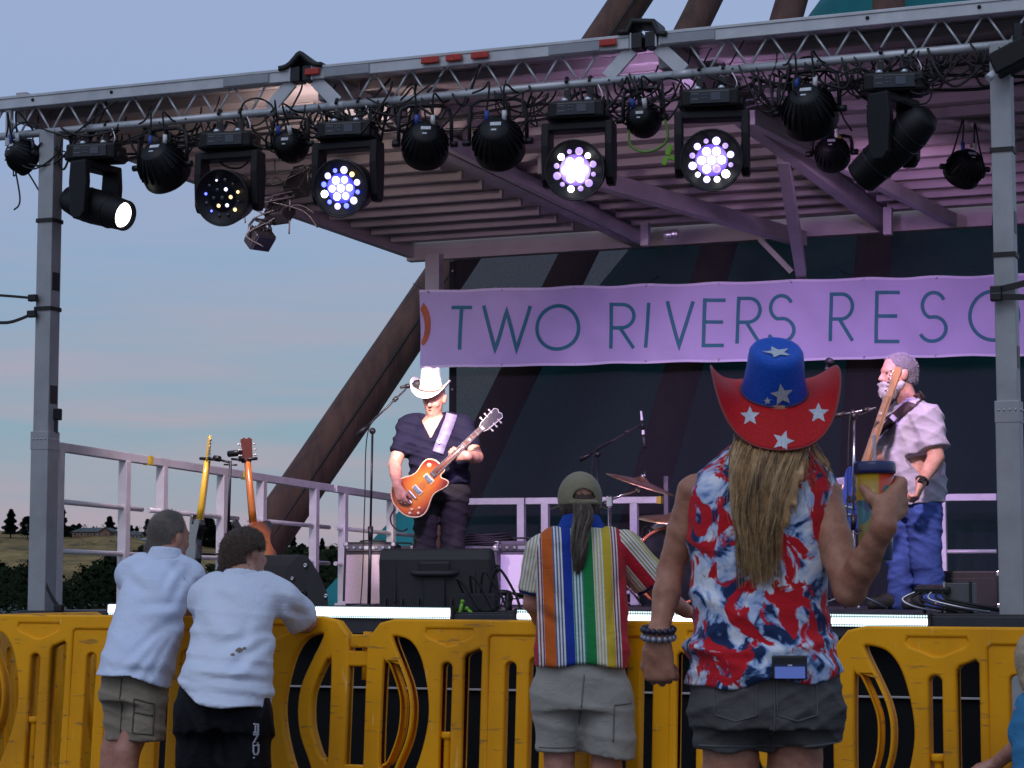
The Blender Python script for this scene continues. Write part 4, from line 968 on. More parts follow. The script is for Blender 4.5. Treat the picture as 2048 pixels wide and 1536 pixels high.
# ---- microphone stands
def mic_stand(name, label, base, top, boom, mic=None, r=.011, tripod=True, mat_=BLACKM, clutch=.45):
    t = thing(name, label, 'mic stand', base); b = MB(); tt = Vector(top); bb = Vector(base)
    mid = bb.lerp(tt, clutch); b.tube([bb + Vector((0, 0, .03)), mid], r * 1.25, 10); b.obj('lower_tube', mat_, t)
    b = MB(); b.tube([mid, tt], r * .8, 10); b.obj('upper_tube', CHROME if mat_ is not BLACKM else mat_, t)
    b = MB(); b.tube([mid - Vector((0, 0, .05)), mid + Vector((0, 0, .05))], [r * 1.6, r * 1.9], 12); b.obj('clutch', BLACK, t)
    if tripod:
        for k in range(3):
            a = 2 * math.pi * k / 3 + .5; b = MB(); b.tube([bb + Vector((0, 0, .12)), bb + Vector((.28 * math.cos(a), .28 * math.sin(a), .012))], .009, 6); b.obj('leg', mat_, t)
    else:
        b = MB(); b.lathe([(.0, 0), (.14, 0), (.14, .012), (.03, .028), (0, .03)], 24, Matrix.Translation(bb)); b.obj('base', mat_, t)
    if boom:
        a, c = Vector(boom[0]), Vector(boom[1]); b = MB(); b.tube([a, c], r * .62, 8); b.obj('boom', mat_, t)
        d = (a - c).normalized(); b = MB(); b.tube([a, a + d * .001, a - d * .10], [r * 1.5, r * 1.7, r * 1.5], 10); b.obj('counterweight', BLACK, t)
        b = MB(); b.ball(tt, r * 2.3, 10); b.obj('pivot', BLACK, t)
        f = c.lerp(a, .22); b = MB(); b.tube([f - d * .02, f + d * .02], r * 1.5, 10); b.obj('boom_clutch', BLACK, t)
        cab = MB(); pts = [c + Vector((0, -.01, 0)), c.lerp(a, .3) + Vector((-.02, -.02, -.03)), tt + Vector((-.03, -.03, .0)), bb.lerp(tt, .6) + Vector((-.045, -.03, 0)), bb.lerp(tt, .2) + Vector((-.05, -.03, 0)), bb + Vector((-.06, -.05, .01))]
        cab.tube(catmull(pts, 6), .0045, 5); cab.obj('cable', RUBBER, t)
    return t
def microphone(label, tail, tip, ball=.026, body=BLACK, headm=None, k=1.):
    tail, tip = Vector(tail), Vector(tip); t = thing('microphone', label, 'microphone', tail); L = (tip - tail).length; M = frame(tip - tail).to_4x4(); M.translation = tail
    b = MB(); b.lathe([(0, 0), (.009 * k, 0), (.011 * k, .01), (.016 * k, L * .62), (.018 * k, L * .66)], 14, M); b.obj('body', body, t)
    b = MB(); b.lathe([(.019 * k, L * .62), (ball, L * .72), (ball * 1.04, L * .80), (ball * .9, L * .92), (ball * .5, L * .99), (0, L)], 16, M); b.obj('grille', headm or RUBBER, t)
    b = MB(); d = (tip - tail).normalized(); b.tube([tail + d * L * .25, tail + d * L * .5], .018 * k, 12); b.obj('clip', BLACK, t)
    return t
Vg = 2.7
mic_stand('mic_stand', 'tall black microphone stand with a boom, left of the guitarist', dk_at(738, Vg), atV(745, 862, Vg), (atV(716, 870, Vg), atV(812, 778, Vg + .12)), tripod=False, clutch=.42)
microphone('black vocal microphone at the singing guitarist\'s mouth', atV(800, 775, Vg + .15), atV(843, 767, Vg + .22), .034)
Vd = 4.6
mic_stand('mic_stand', 'violet lit boom stand reaching over the drum cymbals', dk_at(1200, Vd), atV(1195, 908, Vd), (atV(1160, 920, Vd), atV(1282, 848, Vd)), r=.012)
microphone('slim silver pencil microphone hanging over the cymbals', atV(1282, 822, Vd), atV(1290, 898, Vd), .018, WHITEP, BLACK, .8)
mic_stand('mic_stand', 'black boom stand in front of the bass player', dk_at(1706, 2.2), atV(1708, 832, 2.2), (atV(1662, 833, 2.2), atV(1752, 816, 2.2)), mat_=STEEL)
mic_stand('mic_stand', 'microphone stand mostly hidden behind the starry hat', dk_at(1630, 3.2), atV(1618, 860, 3.2), (atV(1605, 900, 3.2), atV(1650, 745, 3.2)))
microphone('black microphone poking up above the right brim of the starry hat', atV(1648, 752, 3.2), atV(1662, 716, 3.2), .032)
mic_stand('mic_stand', 'knee-high stand with a short boom in front of the pale amplifier', dk_at(1017, 1.2), atV(1018, 1196, 1.2), (atV(988, 1184, 1.2), atV(1062, 1190, 1.2)), r=.013)

# ---- amplifiers
GRILL = mat('amp_grille', (.55, .47, .47), .85, 0, .2, 90, .4, 300); GRILLW = mat('pale_amp_grille', (.75, .70, .74), .8, 0, .1, 90, .3, 300)
PANEL = mat('amp_panel', (.10, .09, .10), .35, .5); AMPB = mat('amp_grey_tolex', (.09, .085, .10), .6, 0, .3, 30, .4, 300)
def amp(px, v, w, h, d, label, yaw, grille, body=TOLEX, tilt=0, panel=True, handle=True, z=0):
    c = dk_at(px, v); c.z += z; M = rotz(yaw) @ Matrix.Rotation(-tilt, 3, 'X'); t = thing('guitar_amp', label, 'amplifier', c, M)
    b = MB(); b.box((0, d / 2, h / 2), (w, d, h)); b.obj('cabinet', body, t, local=True, bevel=.012)
    ph = .075 if panel else .02
    b = MB(); b.box((0, -.002, (h - ph) / 2 - .005), (w - .05, .018, h - ph - .05)); b.obj('grille', grille, t, local=True, bevel=.003)
    if panel:
        b = MB(); b.box((0, -.004, h - ph / 2 - .012), (w - .05, .014, ph - .02)); p = b.obj('control_panel', PANEL, t, local=True, bevel=.002)
        b = MB(); b.box((.0, -.013, h - ph / 2 - .012), (.09, .004, .025)); b.obj('name_plate', STEEL, p, local=True)
        for k in range(6):
            x = (-.42 + .13 * k) * w; x = x if k < 3 else x + .18 * w; b = MB(); b.tube([(x, -.01, h - ph / 2 - .012), (x, -.03, h - ph / 2 - .012)], .011, 8); b.obj('knob', CHROME, p, local=True)
    if handle: b = MB(); b.tube(catmull([(-.1, d / 2, h), (-.09, d / 2, h + .022), (.09, d / 2, h + .022), (.1, d / 2, h)], 5), .008, 6); b.obj('handle', RUBBER, t, local=True)
    for sx in (-1, 1):
        for z_ in (0.02, h - .02): b = MB(); b.box((sx * (w / 2 - .012), .012, z_), (.04, .04, .04)); b.obj('corner', STEEL, t, local=True, bevel=.008)
    return t
amp(735, 3.9, .42, .52, .24, 'small combo amplifier with a pinkish grille behind the microphone stand', R(-10), GRILL, tilt=R(6))
amp(792, 4.6, .30, .50, .28, 'dark amplifier cabinet half hidden behind the guitarist\'s legs', R(-8), GRILL, AMPB, panel=False)
amp(950, 3.2, .34, .46, .26, 'grey amplifier cabinet peeking over the big monitor wedge', R(-14), GRILL, AMPB, panel=True, handle=False)
amp(1048, 3.4, .44, .50, .26, 'pale-grilled amplifier left of the striped shirt', R(-4), GRILLW, AMPB)
t = thing('cable_coil', 'coil of dark cable lying on top of the amplifiers', 'cable', dk_at(975, 3.3) + Vector((0, .1, .47)))
for k in range(5):
    b = MB(); r_ = .17 - .012 * k; b.tube([(r_ * 1.25 * math.cos(R(a)), r_ * .55 * math.sin(R(a)), .012 + .017 * k + .006 * math.sin(R(a * 3 + 50 * k))) for a in range(0, 361, 15)], .010, 6, False); b.obj('loop', RUBBER, t, local=True)
amp(1830, 3.6, .34, .30, .3, 'low slanted amplifier behind the bass player\'s legs', R(-24), GRILL, TOLEX, tilt=R(28), panel=False)
amp(1925, 3.0, .52, .26, .4, 'black cabinet on the deck between bass player and right post', R(-22), TOLEX, TOLEX, panel=False, handle=False)
t = thing('equipment_case', 'grey equipment case at the foot of the right corner post', 'case', dk_at(1922, .45), rotz(SROT)); b = MB(); b.box((0, 0, .085), (.15, .16, .17)); b.obj('case', mat('grey_case', (.11, .11, .115), .6, 0, .2, 9), t, local=True, bevel=.006)
b = MB(); b.box((.07, -.085, .09), (.018, .014, .17)); b.obj('edge_strip', BLACKM, t, local=True); b = MB(); b.box((-.077, -.085, .09), (.012, .014, .17)); b.obj('edge_strip', STEEL, t, local=True)
t = thing('pedal_mixer', 'flat black mixer on a low stand with cables trailing from it', 'mixer', dk_at(1868, .4), rotz(SROT)); M = Matrix.Rotation(R(8), 3, 'X')
b = MB(); b.box((0, 0, .135), (.20, .14, .035), M); b.obj('case', BLACK, t, local=True, bevel=.008)
for sx in (-1, 1): b = MB(); b.tube([(sx * .08, 0, .12), (sx * .05, 0, 0)], .01, 6); b.obj('leg', BLACKM, t, local=True)
for k in range(6): b = MB(); b.tube(catmull([(-.09 + .03 * k, -.06, .12), (-.16 + .05 * k, -.09, .08), (-.1 + .08 * k, -.1, .04), (.05 + .09 * k, -.06, .008)], 6), .007, 6); b.obj('cable', RUBBER if k % 3 else STEEL, t, local=True)
b = MB(); b.ball((.02, -.07, .05), .006, 6); b.obj('indicator', emat('indicator_amber', (1, .35, .05), 3), t, local=True)

# ---- drum kit
BRASS = mat('cymbal_bronze', (.62, .40, .22), .3, .9, .2, 14, .2, 60, stretch=(1, 1, 1)); DRUMW = mat('drum_white', (.75, .73, .75), .3, coat=.4); HOOP = mat('drum_hoop_orange', (.50, .13, .05), .35, 0, .2, 8, coat=.4); HEADB = mat('drum_head_black', (.012, .012, .014), .35)
def cymbal(c, d, n, label, grp='cymbals of the drum kit'):
    t = thing('cymbal', label, 'cymbal', c, None, grp); M = frame(n).to_4x4(); r_ = d / 2
    b = MB(); b.lathe([(0, r_ * .13), (r_ * .08, r_ * .125), (r_ * .17, r_ * .07), (r_ * .2, r_ * .035), (r_ * .6, r_ * -.02), (r_, -r_ * .09), (r_ * .995, -r_ * .098), (r_ * .6, -r_ * .03), (r_ * .2, r_ * .02), (0, r_ * .08)], 40, M); b.obj('plate', BRASS, t, local=True)
    b = MB(); b.lathe([(.018, r_ * .12), (.02, r_ * .12 + .02), (.012, r_ * .12 + .025), (.010, r_ * .12 + .05), (0, r_ * .12 + .05)], 10, M); b.obj('wing_nut', CHROME, t, local=True)
Vc = 3.9
cymbal(atV(1283, 963, Vc), .56, (.30, -.12, .92), 'crash cymbal tilted to the right above the railing')
cymbal(atV(1348, 1033, Vc + .1), .56, (.05, -.16, .98), 'flatter cymbal lower down beside the woman\'s arm')
dk0 = thing('cymbal_stand', 'chrome boom stand carrying the crash cymbal', 'cymbal stand', dk_at(1222, Vc))
for nm, a, c, r_ in (('pole', dk_at(1222, Vc) + Vector((0, 0, .02)), atV(1219, 1003, Vc), .014), ('boom', atV(1196, 1008, Vc), atV(1278, 978, Vc), .012), ('tilter', atV(1276, 980, Vc), atV(1284, 958, Vc), .01)):
    b = MB(); b.tube([a, c], r_, 10); b.obj(nm, CHROME, dk0)
b = MB(); b.box(atV(1219, 1003, Vc), (.05, .05, .09)); b.obj('clamp', CHROME, dk0, bevel=.01); b = MB(); b.ball(atV(1276, 980, Vc), .022, 8); b.obj('joint', CHROME, dk0)
for k in range(3): a = 2.1 * k; q = dk_at(1222, Vc); b = MB(); b.tube([q + Vector((0, 0, .3)), q + Vector((.25 * math.cos(a), .25 * math.sin(a), .01))], .01, 6); b.obj('leg', CHROME, dk0)
def drum(c, r_, L, axis, label, shell, nm='drum'):
    t = thing(nm, label, 'drum', c); M = frame(axis).to_4x4()
    b = MB(); b.lathe([(r_ * .98, -L / 2), (r_ * .98, L / 2)], 36, M); b.obj('shell', shell, t, local=True)
    for s_ in (-1, 1):
        b = MB(); b.lathe([(0, s_ * (L / 2 + .004)), (r_ * .97, s_ * (L / 2 + .004))], 36, M); b.obj('head', HEADB if nm == 'bass_drum' else WHITEP, t, local=True)
        b = MB(); b.tube([M @ Vector((r_ * math.cos(R(a)), r_ * math.sin(R(a)), s_ * (L / 2 + .002))) for a in range(0, 361, 9)], .014 if nm == 'bass_drum' else .009, 6, False); b.obj('hoop', HOOP if nm == 'bass_drum' else CHROME, t, local=True)
    for k in range(8):
        a = R(45 * k + 10); p = Vector((r_ * 1.02 * math.cos(a), r_ * 1.02 * math.sin(a), 0)); b = MB(); b.tube([M @ (p + Vector((0, 0, L / 2))), M @ (p + Vector((0, 0, -L / 2)))], .006, 6); b.obj('tension_rod', CHROME, t, local=True)
    return t
c = dk_at(1348, 4.1); drum(c + Vector((0, 0, .31)), .295, .42, (-.12, -1, 0), 'black bass drum with a glossy orange hoop behind the striped sleeve', HOOP, 'bass_drum')
drum(atV(1335, 1088, 4.3), .15, .2, (.1, -.5, .85), 'rack tom just above the bass drum hoop', DRUMW)
drum(atV(1712, 1010, 4.0), .19, .34, (0, -.25, .97), 'white floor tom half hidden behind the patterned cup', DRUMW)
t = thing('tom_holder', 'chrome arm with a clipped-on drum microphone above the bass drum', 'drum hardware', dk_at(1290, 4.0)); 
for nm, a, c, r_ in (('arm', (1283, 1078), (1330, 1064), .012), ('post', (1283, 1090), (1282, 1072), .02), ('crossbar', (1287, 1085), (1325, 1085), .016), ('stem', (1308, 1100), (1307, 1083), .012)):
    b = MB(); b.tube([atV(*a, 4.0), atV(*c, 4.0)], r_, 8); b.obj(nm, CHROME, t)
b = MB(); b.tube(catmull([atV(1283, 1075, 4.0), atV(1286, 1058, 4.0), atV(1296, 1053, 4.0), atV(1303, 1060, 4.0)], 6), .005, 5); b.obj('mic_cable', RUBBER, t)
b = MB(); b.tube([atV(1296, 1055, 4.0), atV(1314, 1067, 4.0)], [.011, .016], 8); b.obj('clip_microphone', BLACK, t)
t = thing('side_pole', 'short upright violet lit pole right of the crash cymbal', 'pole', atV(1335, 1180, 5.4)); b = MB(); b.beam(atV(1335, 1180, 5.4), atV(1333, 952, 5.4), .05, .04); b.obj('pole', mat('dim_pole', (.12, .11, .13), .5, .4), t, bevel=.004)

# ---- guitars
def sunburst(name, cen, mid, edge_, r0, r1):
    m = mat(name, mid, .22, coat=.8); t, p = nodes(m)
    co = t.nodes.new('ShaderNodeTexCoord'); mp_ = t.nodes.new('ShaderNodeMapping'); mp_.inputs['Location'].default_value = (-.20, 0, 0); t.links.new(co.outputs['Object'], mp_.inputs[0])
    ln = t.nodes.new('ShaderNodeVectorMath'); ln.operation = 'LENGTH'; sc_ = t.nodes.new('ShaderNodeVectorMath'); sc_.operation = 'MULTIPLY'; sc_.inputs[1].default_value = (.62, 1, 0); t.links.new(mp_.outputs[0], sc_.inputs[0]); t.links.new(sc_.outputs[0], ln.inputs[0])
    rp = t.nodes.new('ShaderNodeValToRGB'); e = rp.color_ramp.elements; e[0].position = r0; e[0].color = (*cen, 1); e[1].position = r1; e[1].color = (*edge_, 1); k = e.new((r0 + r1) / 2); k.color = (*mid, 1)
    t.links.new(ln.outputs['Value'], rp.inputs[0]); t.links.new(rp.outputs[0], p.inputs['Base Color']); return m
LPB = sunburst('cherry_sunburst', (.62, .20, .015), (.50, .10, .008), (.16, .012, .006), .06, .15)
DARKW = mat('rosewood', (.035, .018, .014), .45, 0, .3, 20); MAHO = mat('mahogany', (.16, .035, .015), .3, coat=.5); CREAM = mat('cream_plastic', (.65, .52, .30), .4); STEELD = mat('dark_steel', (.22, .22, .23), .4, .6); PEARL = mat('pearl', (.7, .7, .66), .3); IVORY = mat('ivory_tuner', (.75, .72, .62), .3)
LP = [(0, 0), (.012, .075), (.06, .140), (.115, .160), (.17, .148), (.24, .112), (.29, .104), (.35, .118), (.40, .118), (.435, .085), (.448, .04), (.445, -.03), (.405, -.036), (.388, -.055), (.402, -.09), (.405, -.115), (.38, -.130), (.34, -.122), (.28, -.105), (.23, -.116), (.165, -.150), (.115, -.162), (.06, -.142), (.012, -.078)]
TELE = [(0, 0), (.01, .09), (.05, .15), (.11, .163), (.17, .145), (.23, .115), (.28, .112), (.34, .135), (.39, .135), (.41, .10), (.405, .035), (.40, -.03), (.36, -.045), (.37, -.10), (.43, -.135), (.425, -.165), (.36, -.165), (.29, -.125), (.22, -.12), (.16, -.15), (.10, -.163), (.05, -.15), (.01, -.09)]
def guitar(label, origin, axis, normal, outline, top, side, fret, back, head_m, pick, hk='lp', sc_=1., neckL=.46, binding=None, strap_tail=None):
    x = Vector(axis).normalized(); z = Vector(normal); z = (z - x * z.dot(x)).normalized(); y = z.cross(x); M = Matrix((x, y, z)).transposed() * sc_
    t = thing('electric_guitar', label, 'guitar', origin, Matrix((x, y, z)).transposed()); t.scale = (sc_,) * 3
    me = fill_outline([sm2([(a, b_) for a, b_ in outline], 4)], .024, .007, 2); me.materials.append(side); o_ = bpy.data.objects.new('body', me); col.objects.link(o_); o_.parent = t; WM[o_.name] = WM[t.name]; body = o_
    cx = .2
    me = fill_outline([[(cx + (a - cx) * .965, b_ * .955) for a, b_ in sm2(outline, 4)]], .004, .003, 1); me.transform(Matrix.Translation((0, 0, .024))); me.materials.append(top); o_ = bpy.data.objects.new('top', me); col.objects.link(o_); o_.parent = body
    if binding:
        b = MB(); b.tube([(cx + (a - cx) * .99, b_ * .985, .0225) for a, b_ in sm2(outline, 4)] + [(cx + (sm2(outline, 4)[0][0] - cx) * .99, 0, .0225)], .0048, 6, False); b.obj('binding', binding, body, local=True)
    n0, n1 = .40, .40 + neckL
    b = MB(); b.tube([(n0 - .02, 0, .012), (n0 + .1, 0, .012), (n1, 0, .010)], [.028, .026, .022], 12); b.obj('neck', back, t, local=True)
    b = MB(); b.add([(.345, -.027, .034), (n1, -.021, .031), (n1, .021, .031), (.345, .027, .034), (.345, -.027, .027), (n1, -.021, .018), (n1, .021, .018), (.345, .027, .027)], [(0, 1, 2, 3), (0, 4, 5, 1), (1, 5, 6, 2), (2, 6, 7, 3), (3, 7, 4, 0)]); fb = b.obj('fretboard', fret, t, local=True)
    for k in range(1, 21):
        f = n1 - (n1 - .03) * (1 - 2 ** (-k / 12)) * .98
        if f < .36: break
        b = MB(); b.box((f, 0, .0335), (.003, .043, .003)); b.obj('fret', STEELD, fb, local=True)
        if k in (3, 5, 7, 9, 12, 15): b = MB(); b.box((f + .014, 0, .0325), (.013, .020, .0025)); b.obj('inlay', PEARL, fb, local=True)
    if hk == 'lp': hp = [(n1 - .005, .021), (n1 + .03, .036), (n1 + .17, .045), (n1 + .185, .02), (n1 + .172, 0), (n1 + .185, -.02), (n1 + .17, -.045), (n1 + .03, -.036), (n1 - .005, -.021)]
    else: hp = [(n1 - .005, .021), (n1 + .03, .03), (n1 + .17, .038), (n1 + .20, .02), (n1 + .195, -.018), (n1 + .17, -.03), (n1 + .05, -.022), (n1 - .005, -.021)]
    b = MB(); b.prism(hp, -.004, .012); h_ = b.obj('headstock', head_m, t, local=True, bevel=.003)
    if binding: b = MB(); b.tube([(a, b_, .011) for a, b_ in hp], .0035, 5); b.obj('headstock_binding', PEARL, h_, local=True); b = MB(); b.box((n1 + .01, 0, .013), (.02, .03, .002)); b.obj('truss_cover', PEARL, h_, local=True)
    tun = [(n1 + .05 + .042 * k, s_ * .064) for k in range(3) for s_ in (-1, 1)] if hk == 'lp' else [(n1 + .035 + .026 * k, .045 + .002 * k) for k in range(6)]
    for a, b_ in tun:
        b = MB(); b.tube([(a, b_ * .6, .004), (a, b_, .004)], .004, 6); b.ball((a, b_, .004), (.008, .010, .009), 8); b.ball((a, b_ * .55, .014), .006, 6); b.obj('tuner', IVORY if hk == 'lp' else CHROME, h_, local=True)
    if hk != 'bass_off':
        for xx in (.20, .315):
            b = MB(); b.box((xx, 0, .032), (.042, .085, .010)); r_ = b.obj('pickup_ring', CREAM if hk == 'lp' else BLACK, body, local=True, bevel=.003)
            b = MB(); b.box((xx, 0, .039), (.030, .068, .008)); b.obj('pickup', CHROME if hk == 'lp' else BLACK, r_, local=True, bevel=.003)
        b = MB(); b.box((.15, 0, .038), (.014, .085, .012)); b.obj('bridge', CHROME, body, local=True, bevel=.002); b = MB(); b.box((.105, 0, .038), (.012, .09, .01)); b.obj('tailpiece', CHROME, body, local=True, bevel=.002)
        for a, b_ in ((.075, -.075), (.12, -.105), (.045, -.115 + .03), (.09, -.128)): b = MB(); b.lathe([(.012, .028), (.010, .040), (0, .041)], 10, Matrix.Translation((a, b_, 0))); b.obj('knob', CREAM if hk == 'lp' else BLACK, body, local=True)
        if hk == 'lp': b = MB(); b.lathe([(.016, .028), (.016, .031), (0, .031)], 14, Matrix.Translation((.385, .072, 0))); b.obj('switch_plate', CREAM, body, local=True); b = MB(); b.tube([(.385, .072, .03), (.39, .075, .042)], .003, 5); b.obj('toggle', CREAM, body, local=True)
    for k in range(6): b = MB(); yy = (-.019 + .0076 * k); b.tube([(.105, yy * 1.3, .042), (n1, yy * .8, .034), (n1 + .05 + .02 * k, yy * 1.4, .013)], .0009, 3, False); b.obj('string', STEELD, t, local=True)
    return t
Yg = 15.93
gaxis = (atY(990, 846, Yg - .02) - atY(800, 1028, Yg)).normalized()
guitar('cherry sunburst single-cutaway guitar held by the man in the white hat', atY(797, 1019, Yg), (gaxis + Vector((0, -.06, 0))), (-.12, -1, .10), LP, LPB, MAHO, DARKW, MAHO, BLACK, None, 'lp', 1.02, .44, CREAM)
# bass guitar
BLUEP = mat('blue_guitar', (.02, .05, .28), .25, coat=.6)
Yb = 14.25
ba = atY(1778, 800, Yb) - atY(1716, 985, Yb)
guitar('bass guitar with a maple neck held upright by the bass player', atY(1690, 1062, Yb), ba, (-.75, -.6, .05), TELE, BLUEP, BLUEP, mat('maple', (.40, .22, .10), .35, coat=.4), mat('maple', (.4, .22, .1)), mat('maple', (.4, .22, .1)), None, 'fender', 1.05, .50)
# double guitar stand with two guitars, necks' backs to the audience
Vs = .95
gs_ = thing('guitar_stand', 'tall black double guitar stand behind the two leaning men', 'guitar stand', dk_at(452, Vs))
def P(px, py, dv=0): return atV(px, py, Vs + dv)
b = MB(); b.tube([dk_at(452, Vs) + Vector((0, 0, .1)), P(456, 1075)], .013, 10); b.obj('lower_pole', BLACKM, gs_)
b = MB(); b.tube([P(456, 1085), P(461, 922)], .0095, 10); b.obj('upper_pole', BLACKM, gs_)
b = MB(); b.tube([P(455, 1090), P(456, 1066)], .02, 10); b.obj('clutch', BLACK, gs_)
for k in range(3): a = 2.1 * k + .3; q = dk_at(452, Vs); b = MB(); b.tube([q + Vector((0, 0, .2)), q + Vector((.3 * math.cos(a), .3 * math.sin(a), .01))], .01, 6); b.obj('leg', BLACKM, gs_)
for nm, a, c, r_ in (('arm', (461, 925), (440, 920), .008), ('arm', (463, 918), (486, 920), .008), ('hanger', (400, 917), (442, 919), .011), ('hanger', (478, 920), (514, 917), .011), ('top_joint', (457, 908), (483, 905), .022), ('hanger_clip', (428, 916), (440, 918), .02), ('hanger_clip', (481, 913), (489, 922), .022), ('crossbar', (448, 929), (474, 930), .006), ('rest_bar', (397, 1108), (452, 1108), .008)):
    b = MB(); b.tube([P(*a), P(*c)], r_, 8); b.obj(nm, BLACKM, gs_)
YELN = mat('yellow_neck', (.80, .50, .02), .3, coat=.5); ORN = mat('orange_neck', (.62, .17, .02), .25, coat=.6); BLKG = mat('black_guitar', (.012, .012, .015), .2, coat=.6)
SUN2 = sunburst('three_tone_sunburst', (.62, .24, .03), (.55, .12, .01), (.02, .008, .006), .05, .15)
def stored(label, top, nut, heel, s_c, hk, bodytop, bodyside, back, headm, nrm):
    ax = (P(*top) - P(*heel)); L = ax.length / .66   # heel at x=.40, head tip at ~1.06
    guitar(label, P(*heel) - ax.normalized() * .40 * s_c, ax, nrm, TELE, bodytop, bodyside, mat('maple', (.4, .22, .1)), back, headm, None, hk, s_c, .46)
stored('black guitar with a bright yellow neck on the left side of the stand', (418, 872), None, (396, 1040), (P(418, 872) - P(396, 1040)).length / .655, 'fender', BLKG, BLKG, YELN, YELN, (.92, .38, 0))
stored('sunburst guitar with an orange neck on the right side of the stand', (492, 872), None, (508, 1046), (P(492, 872) - P(508, 1046)).length / .655, 'lp', SUN2, SUN2, ORN, MAHO, (-.45, .85, 0))

# ---- ratchet straps round the posts and a coil of rope at the left one
def strap(label, pts, v, r_=.018):
    t = thing('ratchet_strap', label, 'strap', atV(*pts[0], v), None, 'black ratchet straps tied to the corner posts'); b = MB()
    q = [atV(x, y, v) for x, y in pts]; q = catmull(q, 5)
    vs = []; 
    for p in q: vs += [p + Vector((0, 0, r_)), p - Vector((0, 0, r_)), p + Vector((0, .012, -r_)), p + Vector((0, .012, r_))]
    fs = []
    for i in range(len(q) - 1):
        for k in range(4): fs.append((4 * i + k, 4 * i + (k + 1) % 4, 4 * i + 4 + (k + 1) % 4, 4 * i + 4 + k))
    b.add(vs, fs); b.obj('webbing', RUBBER, t); b = MB(); b.box(atV(*pts[-1], v - .01), (.06, .04, .045), rotz(SROT)); b.obj('buckle', BLACKM, t, bevel=.006)
strap('upper black strap running left from the left corner post', ((-40, 588), (20, 592), (66, 596)), -.06, .008)
strap('lower black strap running left from the left corner post', ((-40, 640), (15, 645), (64, 628)), -.06, .010)
strap('black strap end dangling at the foot of the left corner post', ((93, 1172), (104, 1196), (118, 1216)), -.05, .02)
strap('upper black strap running right from the right corner post', ((2100, 545), (2050, 566), (1992, 580)), -.08, .018)
strap('lower black strap running right from the right corner post', ((2100, 596), (2050, 594), (1992, 594)), -.09, .016)
